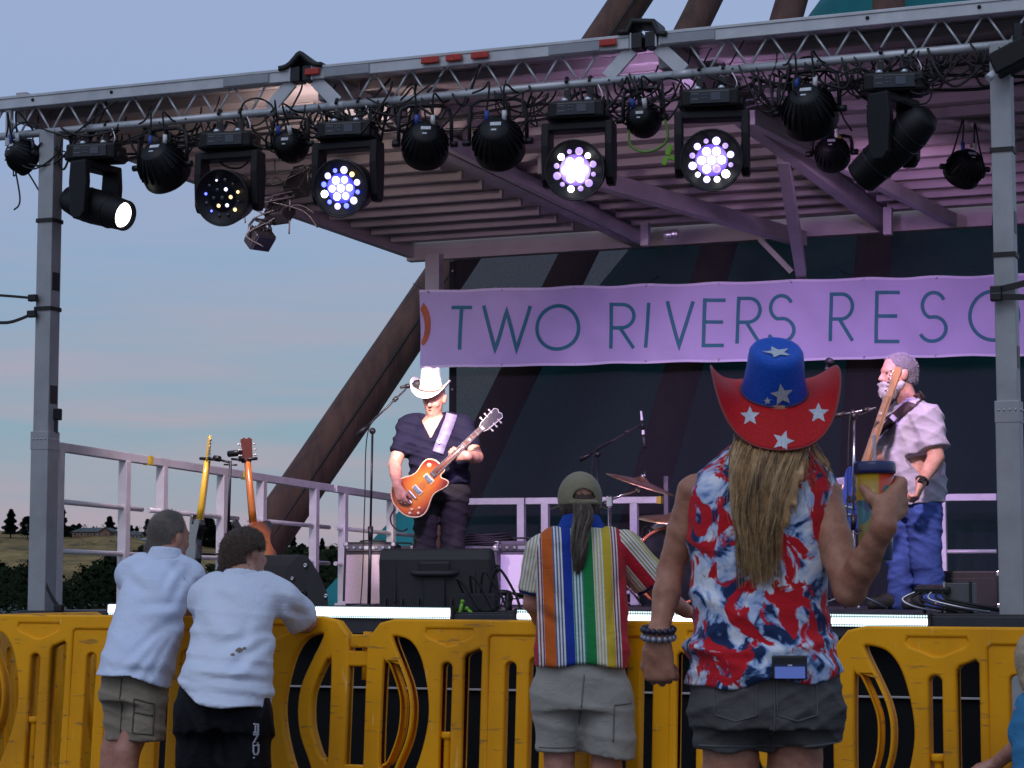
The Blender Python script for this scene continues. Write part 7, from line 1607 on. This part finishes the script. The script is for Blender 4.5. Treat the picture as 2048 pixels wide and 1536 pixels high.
f3_ = folds(41, .010, (12, 4, 4), 5, [(1, 0, .15), (.9, .1, -.2), (.5, .2, .8), (.2, .1, 1)])
sh_ = add('shirt', T_.mesh('striped_shirt', .008, lambda X: cC(X) + f3_(X) * np.clip(.35 + (1.3 - X[:, 2]) * 2.2, .3, 1.1)), STR, A_, 'shirt with vertical red, orange, blue, green and yellow stripes')
for nm, a, c2_, r0, r1 in (('sleeve', sr, sr * .28 + er * .72, .074, .080), ('sleeve', sl, sl * .22 + el_ * .78, .072, .072)):
    q = Sdf(.02); q.cone(a * 1.02 - c2_ * .02, c2_ + (c2_ - a) * .3, r0, r1); dd = (c2_ - a) / np.linalg.norm(c2_ - a); e_ = c2_.copy(); q.cut(lambda X, e_=e_, dd=dd: (X - e_) @ dd)
    ang = math.atan2(dd[0], -dd[2]); cw_ = Vector(a) - Vector(A_.location); ny = math.cos(ang); 
    # coordinate across the sleeve, seen from behind
    ms = stripes('sleeve_stripe_%d' % int(a[0] * 100), -.085, .085, 0, [(0, (.45, .36, .2)), (.28, RD if a is sr else (.45, .36, .2)), (.55, (.35, .25, .12)), (.8, (.45, .36, .15) if a is sr else RD), (.95, YE)], [(0, 1), (.28, 0 if a is sr else 1), (.55, 1), (.86, 0)], 'X', tuple(-(Matrix.Rotation(ang, 3, 'Y') @ cw_)), (0, ang, 0))
    so_ = add(nm, q.mesh('sleeve', .008, folds(43 if a is sr else 44, .006, (22, 5, 5), 3)), ms, A_)
    q = Sdf(.005); q.cone(e_ - dd * .012, e_ + dd * .012, r1 * .985, r1 * .985); q.cut(lambda X, e_=e_, dd=dd: np.abs((X - e_) @ dd) - .011); add('cuff', q.mesh('cuff', .008), cloth('navy_cuff', (.012, .03, .11)), so_)
c_ = Sdf(.01); c_.stack(nk, V3(0, .10, 1), (1, 0, 0), [(-.015, 0, 0, .105, .095), (.02, 0, 0, .088, .082), (.05, 0, 0, .074, .072)]); add('collar', c_.mesh('collar', .007), cloth('blue_collar', (.012, .05, .30)), A_)
CAPM = cloth('tan_cap_cotton', (.23, .20, .13), .2, .5, 260); hc_ = J(1160, 994, .10); 
h_ = Sdf(.01); h_.ell(hc_ + V3(0, 0, -.005), (.092, .113, .110)); h_.cut(lambda X: (hc_[2] - .035) - X[:, 2]); h_.cut(lambda X: .040 - np.sqrt(((X[:, 0] - hc_[0] - .012) / 1.15) ** 2 + (X[:, 2] - hc_[2] + .012) ** 2 + (np.maximum(0, X[:, 1] - hc_[1]) * 4) ** 2) + 10 * ((X[:, 2] < hc_[2] - .014).astype(float)) * -1)
cap = add('cap', h_.mesh('cap', .006), CAPM, A_, 'tan baseball cap with a strap gap at the back'); 
bv = MB(); vs = []
for i in range(9):
    for j in range(17): a = R(40 + 100 * j / 16); rr_ = .098 + .075 * i / 8; vs.append(Vector(hc_) + Vector((rr_ * .9 * math.cos(a), rr_ * 1.12 * math.sin(a), -.03 - .03 * (math.cos(a) ** 2) * i / 8)))
bv.add(vs, [(i * 17 + j, i * 17 + j + 1, (i + 1) * 17 + j + 1, (i + 1) * 17 + j) for i in range(8) for j in range(16)], True); v_ = bv.obj('visor', CAPM, cap); md = v_.modifiers.new('t', 'SOLIDIFY'); md.thickness = .004
for k in range(6):
    a = R(60 * k + 30); b = MB(); b.tube([Vector(hc_) + Vector((.0905 * math.sin(p) * math.cos(a), .1105 * math.sin(p) * math.sin(a), .0985 * math.cos(p) - .005)) for p in np.linspace(.05, 1.75, 12)], .0018, 4); b.obj('seam', mat('cap_seam', (.12, .11, .085), .9), cap)
b = MB(); b.ball(Vector(hc_) + Vector((0, 0, .094)), (.009, .009, .006), 8); b.obj('button', CAPM, cap)
b = MB(); q = [Vector(hc_) + Vector((.012 + .056 * math.cos(a), -.108 + .015 * abs(math.cos(a)), -.026)) for a in np.linspace(math.pi, 0, 10)]; b.tube(q, .010, 6); b.obj('strap', CAPM, cap)
h_ = Sdf(.01); h_.ell(hc_ + V3(0, -.005, -.025), (.084, .102, .085)); h_.cut(lambda X: (X[:, 1] - hc_[1] - .05)); add('hair_cap', h_.mesh('hair_under', .007, lambda X: .002 * np.sin(X @ V3(250, 60, 40))), BRNH, A_)
pt_m = mat('ponytail_hair', (.10, .065, .045), .6, 0, .5, 60); pt_m2 = mat('ponytail_grey', (.20, .16, .125), .6, 0, .4, 60)
gd = [[J(1150 + 6 * i, 1008, -.03), J(1150 + 8 * i, 1032, -.075), J(1149 + 6.5 * i, 1062, -.105), J(1147 + 5.5 * i, 1100, -.125), J(1148 + 4 * i, 1130, -.130), J(1152 + 1.5 * i, 1152 - 4 * abs(i - 2), -.130)] for i in range(5)]
strands('ponytail', gd, 800, .0010, 8, pt_m, A_, .004, .5, .4)['label'] = 'long thin brown ponytail'; strands('ponytail', gd, 320, .0009, 9, pt_m2, A_, .005, .4, .4)
H_ = Sdf(.03); H_.stack(hip, (0, 0, 1), (1, -.05, 0), [(-.10, 0, 0, m_(92), .15), (.0, 0, 0, m_(91), .145), (.08, 0, 0, m_(85), .13)]); H_.cone(J(1118, 1400, -.06), J(1114, 1540, -.06), m_(50), m_(38), .05); H_.cone(J(1212, 1400, -.08), J(1220, 1540, -.08), m_(54), m_(50)); H_.cut(lambda X: J(0, 1503, -.06)[2] - .03 * np.clip((X[:, 0] - J(1160, 0)[0]) * 6, 0, 1) - X[:, 2])
sh2 = add('cargo_shorts', H_.mesh('khaki', .0085, folds(45, .011, (16, 5, 4), 5, [(.4, 0, 1), (-.5, 0, 1), (.9, 0, .4), (.2, 0, 1)])), KHAKI2, A_)
KS2 = mat('pale_khaki_seam', (.17, .16, .14), .9); strip_seam(sh2, [J(1224 + 3.5 * k, 1405 - .3 * k) for k in range(11)], .004, KS2, 'pocket_flap', sh2); strip_seam(sh2, [J(1224 - .2 * k, 1405 + 8 * k) for k in range(10)], .003, KS2, 'seam', sh2); strip_seam(sh2, [J(1078 + 5 * k, 1490) for k in range(15)], .003, KS2, 'hem_seam', sh2); strip_seam(sh2, [J(1165 - 4 * k * .2, 1345 + 9 * k) for k in range(12)], .003, KS2, 'seam', sh2)

# ---- child at the right edge
Y0 = 7.7; J = pj(Y0); A_ = thing('person', 'fair-haired child in a blue shirt cut off by the right edge of the frame', 'person', (J(2085, 1400)[0], Y0, 0), None, 'audience at the barriers')
B_ = Sdf(.03); hip = J(2095, 1560); nk = J(2090, 1388); B_.stack(hip, nk - hip, (1, 0, 0), [(-.05, 0, 0, .10, .08), (.12, 0, 0, .095, .075), (.25, 0, 0, .09, .07), (.31, 0, 0, .05, .05)]); B_.cone(nk, J(2082, 1350), .045, .045); head(B_, J(2080, 1325), (-.5, .85, 0), (0, 0, 1), .9)
B_.limb([J(2052, 1420), J(2040, 1490, .05), J(1990, 1528, .18)], [.042, .032, .024]); hand(B_, J(1990, 1528, .18), V3(-1, .3, -.2), V3(0, .2, -1), 1, (.4,) * 4, k=.75); B_.limb([J(2130, 1420), J(2150, 1500), J(2150, 1570)], [.042, .034, .026])
for px in (2070, 2118): kx = J(px, 1500)[0]; B_.limb([V3(kx, Y0, .58), V3(kx, Y0, .33), V3(kx, Y0, .07)], [.065, .045, .03]); feet(B_, kx, Y0, 0); shoe(kx, Y0, 0, SHOE, A_)
add('body', B_.mesh('child_body', .009), SK_L, A_)
T_ = Sdf(.03); T_.stack(hip, nk - hip, (1, 0, 0), [(-.02, 0, 0, .118, .10), (.15, 0, 0, .112, .092), (.26, 0, 0, .105, .082), (.30, 0, 0, .07, .065)]); T_.limb([J(2060, 1412), J(2045, 1470, .03)], [.05, .052]); T_.limb([J(2125, 1412), J(2142, 1470)], [.05, .052]); T_.cut(lambda X: J(0, 1580)[2] - X[:, 2])
add('tee_shirt', T_.mesh('kid_tee', .009, folds(51, .007, (20, 5, 5), 4)), cloth('blue_tee', (.05, .22, .42)), A_); H_ = Sdf(.03); H_.cone(V3(J(2070, 0)[0], Y0, .62), V3(J(2070, 0)[0], Y0, .33), .085, .075); H_.cone(V3(J(2118, 0)[0], Y0, .62), V3(J(2118, 0)[0], Y0, .33), .085, .075); add('shorts', H_.mesh('kid_shorts', .01), DENIM_D, A_)
hc_ = J(2079, 1318); h_ = Sdf(.02); h_.ell(hc_, (.092, .108, .102)); h_.ell(hc_ + V3(.0, -.04, -.07), (.08, .07, .08)); h_.cut(lambda X: (X - hc_) @ V3(-.5, .85, 0) - .05); add('hair', h_.mesh('kid_hair', .008, lambda X: .004 * np.sin(X @ V3(160, 90, 20)) * np.sin(X @ V3(60, 120, 30))), mat('fair_hair', (.42, .33, .22), .6, 0, .4, 60, .5, 200, dist=.004), A_)
# ------------------------------------------------------------------ the band
NAVYT = cloth('navy_tee', (.007, .007, .022), .15, .3, 300); BLKJ = cloth('black_jeans', (.030, .029, .031), .3, .4, 260); JEANS = cloth('blue_jeans', (.055, .10, .33), .45, .4, 200); LAVS = cloth('pale_shirt', (.42, .40, .47), .06, .25, 300)
SK_G = skin('skin_fair', (.55, .32, .24)); HATW = mat('white_felt', (.80, .79, .76), .8, 0, .05, 20, .2, 200); GREYB = mat('grey_white_beard', (.50, .48, .47), .8, 0, .4, 120, .8, 300, dist=.004); GREYS = mat('silver_hair', (.15, .145, .15), .7, 0, .45, 120, .8, 300, dist=.004)
EYE = mat('eye_dark', (.03, .025, .02), .2); MOUTH = mat('mouth', (.10, .02, .02), .5); STRAPM = mat('leather_strap', (.20, .18, .30), .45, 0, .15, 30); STRAPB = mat('brown_strap', (.045, .025, .025), .5, 0, .3, 30)
# ---- singing guitarist in the white hat
Y0 = 16.2; J = pj(Y0); sc_ = FPX / Y0; m_ = lambda px: px / sc_
A_ = thing('person', 'singing guitarist in white cowboy hat, navy tee and black jeans', 'person', (J(880, 1000)[0], Y0, DK), None, 'musicians on the stage')
hip = J(884, 985); nk = J(868, 836, -.02); B_ = Sdf(.03)
B_.stack(hip, nk - hip, (1, 0, 0), [(-.03, 0, 0, .16, .11), (.15, 0, 0, .17, .12), (.35, 0, 0, .18, .115), (.5, 0, 0, .17, .10), (.57, 0, 0, .07, .065)])
B_.cone(nk, J(868, 806, -.05), .062, .058); hf = V3(-.28, -.88, -.36); hc_ = J(868, 797, -.07); P_ = head(B_, hc_, hf, (0, -.3, 1), 1.04)
sl, el_, wl_ = J(816, 850, 0), J(789, 930, -.10), J(795, 972, -.34); sr, er, wr_ = J(926, 848, 0), J(953, 914, -.14), J(934, 912, -.33)
B_.limb([sl, el_], [.062, .048]); B_.limb([el_, el_ * .6 + wl_ * .4, wl_], [.047, .046, .032]); hand(B_, wl_, V3(.30, -.05, -1), V3(.5, .8, 0), 1, (.45, .5, .55, .6), .5, 1.1)
B_.limb([sr, er], [.062, .050]); B_.limb([er, er * .6 + wr_ * .4, wr_], [.050, .046, .033]); hand(B_, wr_, V3(-1, -.02, .25), V3(.1, .9, .2), 1, (.7, .75, .8, .9), .6, 1.1)
for px, fx in ((850, 846), (908, 910)): B_.limb([J(px, 1000), V3(J(px, 0)[0], Y0, DK + .48), V3(J(fx, 0)[0], Y0 + .02, DK + .09)], [.075, .058, .042]); feet(B_, J(fx, 0)[0], Y0, DK, (0, -1, 0)); shoe(J(fx, 0)[0], Y0, DK, SHOE, A_, (0, -1, 0))
add('body', B_.mesh('guitarist_body', .009), SK_G, A_)
for sx in (-1, 1): b = MB(); b.ball(Vector(P_(sx * .033, .080, .006)), (.012, .006, .0035), 8); b.obj('eye', EYE, A_)
b = MB(); b.ball(Vector(P_(0, .087, -.062)), (.016, .008, .008), 10); b.obj('mouth', MOUTH, A_)
g = Sdf(.01); g.ell(P_(0, .062, -.098), (.03, .022, .024)); add('beard', g.mesh('goatee', .007), GREYB, A_)
T_ = Sdf(.03); T_.stack(hip, nk - hip, (1, 0, 0), [(.06, 0, 0, m_(57), .15), (.16, 0, 0, m_(57), .16), (.28, 0, 0, m_(57), .155), (.40, .005, 0, m_(60), .145), (.45, .004, 0, m_(54), .125), (.50, 0, 0, m_(43), .11), (.545, 0, 0, m_(32), .085), (.575, 0, 0, m_(22), .07)], p=2.3)
T_.limb([J(838, 843), sl, sl * .42 + el_ * .58], [.055, .062, .066], .05); T_.limb([J(902, 841), sr, sr * .42 + er * .58], [.06, .066, .070], .04); vz = nk[2]
T_.cut(lambda X: np.where(X[:, 1] < Y0 - .02, .075 - np.abs(X[:, 0] - nk[0] + .02) * 1.1 - (vz - .03 - X[:, 2]) * .55, -1.))
sh_ = add('tee_shirt', T_.mesh('navy_tee', .0095, folds(61, .014, (17, 4, 4), 5, [(.3, 0, 1), (-.5, 0, 1), (.8, 0, .5)])), NAVYT, A_)
H_ = Sdf(.03); H_.stack(hip, (0, 0, 1), (1, 0, 0), [(-.06, 0, 0, m_(52), .13), (.05, 0, 0, m_(54), .14), (.16, 0, 0, m_(55), .14)])
for px, fx, r0, r1 in ((854, 848, .098, .078), (908, 908, .105, .085)): H_.limb([J(px, 1000), V3(J(px, 0)[0], Y0, DK + .48), V3(J(fx, 0)[0], Y0 + .02, DK + .05)], [r0, r1, .075], .02)
add('jeans', H_.mesh('black_jeans', .0095, folds(62, .013, (20, 5, 4), 5, [(.4, 0, 1), (-.5, .2, 1), (.2, 0, 1)])), BLKJ, A_)
M_, bpf, c1, b1 = cowboy_hat(A_, J(861, 778, -.078), (-.25, -.87, -.34), (.02, -.34, .93), m_(24), .108, m_(44), m_(19), .072, HATW, HATW, .86, .026, .34, .006)
b = MB(); b.tube([M_ @ Vector((m_(24) * 1.012 * math.cos(R(a)), .1095 * math.sin(R(a)), .012)) for a in range(0, 361, 8)], .006, 6, False); b.obj('hat_band', mat('hat_band', (.10, .05, .03), .5), c1)
bt = bvh_of(sh_); cen = [(903, 826), (900, 838), (896, 850), (889, 870), (882, 888), (876, 906)]
def ribbon(cen, wpx, bvh, off, d, m, parent, name, thick=.004, fall=-.16):
    P0 = catmull([(x, y, 0) for x, y in cen], 5); vs = []
    for i, p in enumerate(P0):
        t = (P0[min(i + 1, len(P0) - 1)] - P0[max(i - 1, 0)]).normalized(); n = Vector((-t.y, t.x, 0)) * wpx / 2
        for q in (p + n, p - n):
            w0 = J(q.x, q.y, fall); h = bvh.ray_cast(Vector(w0) - d * .6, d); vs.append((h[0] - d * off) if h[0] is not None else Vector(w0))
    b = MB(); b.add(vs, [(2 * i, 2 * i + 1, 2 * i + 3, 2 * i + 2) for i in range(len(P0) - 1)], True); o = b.obj(name, m, parent); md = o.modifiers.new('t', 'SOLIDIFY'); md.thickness = thick; return o
so_ = ribbon(cen, 22, bt, .012, DY, STRAPM, A_, 'guitar_strap'); b = MB(); b.tube([tuple(J(879 + 3.4 * math.cos(a), 883 + 4 * math.sin(a), -.20)) for a in np.linspace(0, 6.3, 14)], .003, 5, False); b.obj('strap_emblem', LABELW, so_)
b = MB(); b.tube(catmull([J(790, 1018, -.25), J(781, 1035, -.22), J(786, 1052, -.2), J(802, 1062, -.2), J(815, 1058, -.15)], 6), .006, 5); b.obj('guitar_lead', RUBBER, A_)

# ---- bass player in profile
Y0 = 14.6; J = pj(Y0); sc_ = FPX / Y0; m_ = lambda px: px / sc_
A_ = thing('person', 'grey-bearded bass player in pale shirt and blue jeans, seen in profile', 'person', (J(1825, 1000)[0], Y0, DK), None, 'musicians on the stage')
F_ = V3(-.96, -.28, 0); L_ = V3(-.28, .96, 0)           # facing, and sideways axis
hip = J(1835, 1000); nk = J(1818, 812); B_ = Sdf(.03)
B_.stack(hip, nk - hip, L_, [(-.03, 0, 0, .14, .12), (.15, 0, 0, .15, .13), (.4, 0, 0, .17, .12), (.55, 0, 0, .17, .10), (.62, 0, 0, .07, .07)])
B_.cone(nk, J(1806, 775), .068, .066); hc_ = J(1795, 750); P_ = head(B_, hc_, V3(-.97, -.22, -.04), (0.05, 0, 1), 1.17, jaw=1.1)
sl, el_, wl_ = J(1856, 838, -.20), J(1872, 915, -.27), J(1842, 966, -.38); sr, er, wr_ = J(1800, 838, .19), J(1752, 915, .02), J(1712, 962, -.14)
B_.limb([sl, el_], [.068, .056]); B_.limb([el_, el_ * .6 + wl_ * .4, wl_], [.054, .050, .036]); hand(B_, wl_, V3(-.35, -.15, -1), V3(-.9, .4, .1), 1, (.9, 1.0, 1.1, 1.1), .5, 1.15)
B_.limb([sr, er], [.066, .052]); B_.limb([er, er * .6 + wr_ * .4, wr_], [.052, .046, .033]); hand(B_, wr_, V3(-.8, -.2, -.5), V3(.1, -.6, -.6), -1, (.6,) * 4, .5, 1.1)
for a, k_, f_ in ((J(1806, 1020, .08), J(1800, 1120, .05), J(1800, 1222, .05)), (J(1848, 1020, -.08), J(1856, 1120, -.08), J(1870, 1212, -.06))):
    f_ = V3(f_[0], f_[1], DK + .09); B_.limb([a, k_, f_], [.08, .06, .042]); feet(B_, f_[0], f_[1], DK, (-.9, -.3, 0)); shoe(f_[0], f_[1], DK, SHOE, A_, (-.94, -.3, 0))
add('body', B_.mesh('bassist_body', .009), SK_G, A_)
b = MB(); b.ball(Vector(P_(.038, .082, .010)), (.010, .008, .007), 8); b.obj('eye', EYE, A_); b = MB(); b.ball(Vector(P_(-.038, .082, .010)), (.010, .008, .007), 8); b.obj('eye', EYE, A_)
fr_ = V3(-.97, -.22, 0); h_ = Sdf(.015); hh = hc_ + V3(0, 0, .035) - fr_ * .016; h_.ell(hh, (.124, .098, .114)); h_.ell(hh - fr_ * .05 + V3(0, 0, -.07), (.07, .085, .07)); h_.cut(lambda X: (X - hh) @ fr_ - .055 - .5 * (X[:, 2] - hh[2])); h_.cut(lambda X: hh[2] - .095 - X[:, 2]); h_.cut(lambda X: .034 - np.sqrt(((X - P_(0, .0, -.005)) @ fr_) ** 2 + (X[:, 2] - P_(0, 0, -.01)[2]) ** 2))
add('hair', h_.mesh('silver_hair', .0075, lambda X: .003 * np.sin(X @ V3(200, 160, 240)) * np.sin(X @ V3(-190, 220, 110))), GREYS, A_, 'short silver hair')
fur([c for c in A_.children if c.name.startswith('hair')][0], 1800, .012, (.5, 0, .3), .0011, 3, mat('silver_tip', (.40, .39, .40), .5), A_)
g = Sdf(.02); g.ell(P_(0, .060, -.095), (.062, .066, .056)); g.cone(P_(-.045, .055, -.06), P_(.045, .055, -.06), .03, .03); g.cone(P_(-.028, .098, -.050), P_(.028, .098, -.050), .014, .014); g.cone(P_(.06, .0, -.055), P_(.05, .05, -.08), .022, .03); g.cone(P_(-.06, .0, -.055), P_(-.05, .05, -.08), .022, .03)
add('beard', g.mesh('beard', .0075, lambda X: .003 * np.sin(X @ V3(160, 200, 240)) * np.sin(X @ V3(-220, 150, 130))), GREYB, A_, 'full white beard')
fur([c for c in A_.children if c.name.startswith('beard')][0], 1500, .013, (-.2, 0, -.9), .0011, 4, mat('beard_tip', (.55, .53, .52), .5), A_)
T_ = Sdf(.035); T_.stack(hip, nk - hip, L_, [(-.02, 0, 0, .20, m_(51)), (.08, 0, .0, .21, m_(55)), (.2, 0, .012, .215, m_(58)), (.32, 0, .012, .215, m_(55)), (.44, 0, 0, .215, m_(49)), (.53, 0, 0, .20, m_(42)), (.585, 0, 0, .15, m_(33)), (.62, 0, 0, .09, m_(26)), (.635, 0, 0, .08, m_(24))], p=2.2)
T_.limb([J(1838, 822, -.12), sl, sl * .22 + el_ * .78], [.075, .088, .095], .04); T_.limb([J(1815, 822, .12), sr, sr * .3 + er * .7], [.075, .085, .085], .04); dd = (el_ - sl) / np.linalg.norm(el_ - sl); e_ = sl * .22 + el_ * .78
T_.cut(lambda X: np.where(((X - e_) @ dd > 0) & (np.linalg.norm(X - e_, axis=1) < .2) & (X[:, 1] < Y0 - .10), (X - e_) @ dd, -1.)); T_.cut(lambda X: hip[2] - .05 - X[:, 2])
f5 = folds(71, .014, (15, 4, 4), 5, [(.5, 0, 1), (-.6, 0, 1), (.9, 0, .35)]); sh_ = add('shirt', T_.mesh('pale_shirt', .0095, f5), LAVS, A_, 'pale lavender short-sleeved button shirt')
c_ = Sdf(.01); c_.stack(nk, V3(-.12, 0, 1), L_, [(-.03, 0, 0, .105, .10), (.02, 0, 0, .088, .088), (.05, 0, 0, .082, .082)]); c_.cut(lambda X: (X - nk) @ F_ - .05); add('collar', c_.mesh('collar', .008), LAVS, A_)
H_ = Sdf(.03); H_.stack(hip, (0, 0, 1), L_, [(-.12, 0, 0, .17, m_(42)), (.0, 0, 0, .18, m_(46)), (.08, 0, 0, .18, m_(46))])
for a, k_, f_, r0, r1, r2 in ((J(1806, 1020, .08), J(1804, 1120, .05), J(1803, 1222, .05), .105, .088, .085), (J(1848, 1020, -.08), J(1852, 1120, -.08), J(1866, 1214, -.06), .12, .098, .098)): H_.limb([a, k_, V3(f_[0], f_[1], DK + .04)], [r0, r1, r2], .02)
add('jeans', H_.mesh('blue_jeans', .0095, folds(72, .017, (18, 5, 4), 5, [(.3, 0, 1), (-.4, 0, 1), (.6, 0, 1)])), JEANS, A_)
bt = bvh_of(sh_); ribbon([(1846, 788), (1832, 800), (1812, 818), (1790, 838), (1768, 858), (1748, 880)], 17, bt, .014, DY, STRAPB, A_, 'guitar_strap', fall=-.22)
b = MB(); wd = Vector(wl_ - el_).normalized(); Mw = frame(wd).to_4x4(); Mw.translation = Vector(wl_) - wd * .02; b.tube([Mw @ Vector((.039 * math.cos(R(a)), .039 * math.sin(R(a)), 0)) for a in range(0, 361, 15)], .010, 6, False); wo = b.obj('watch_strap', RUBBER, A_); b = MB(); b.box(Vector(wl_) - wd * .02 + Vector((-.012, -.042, .006)), (.046, .016, .050), frame(wd)); b.obj('watch_case', BLACK, wo, bevel=.006)
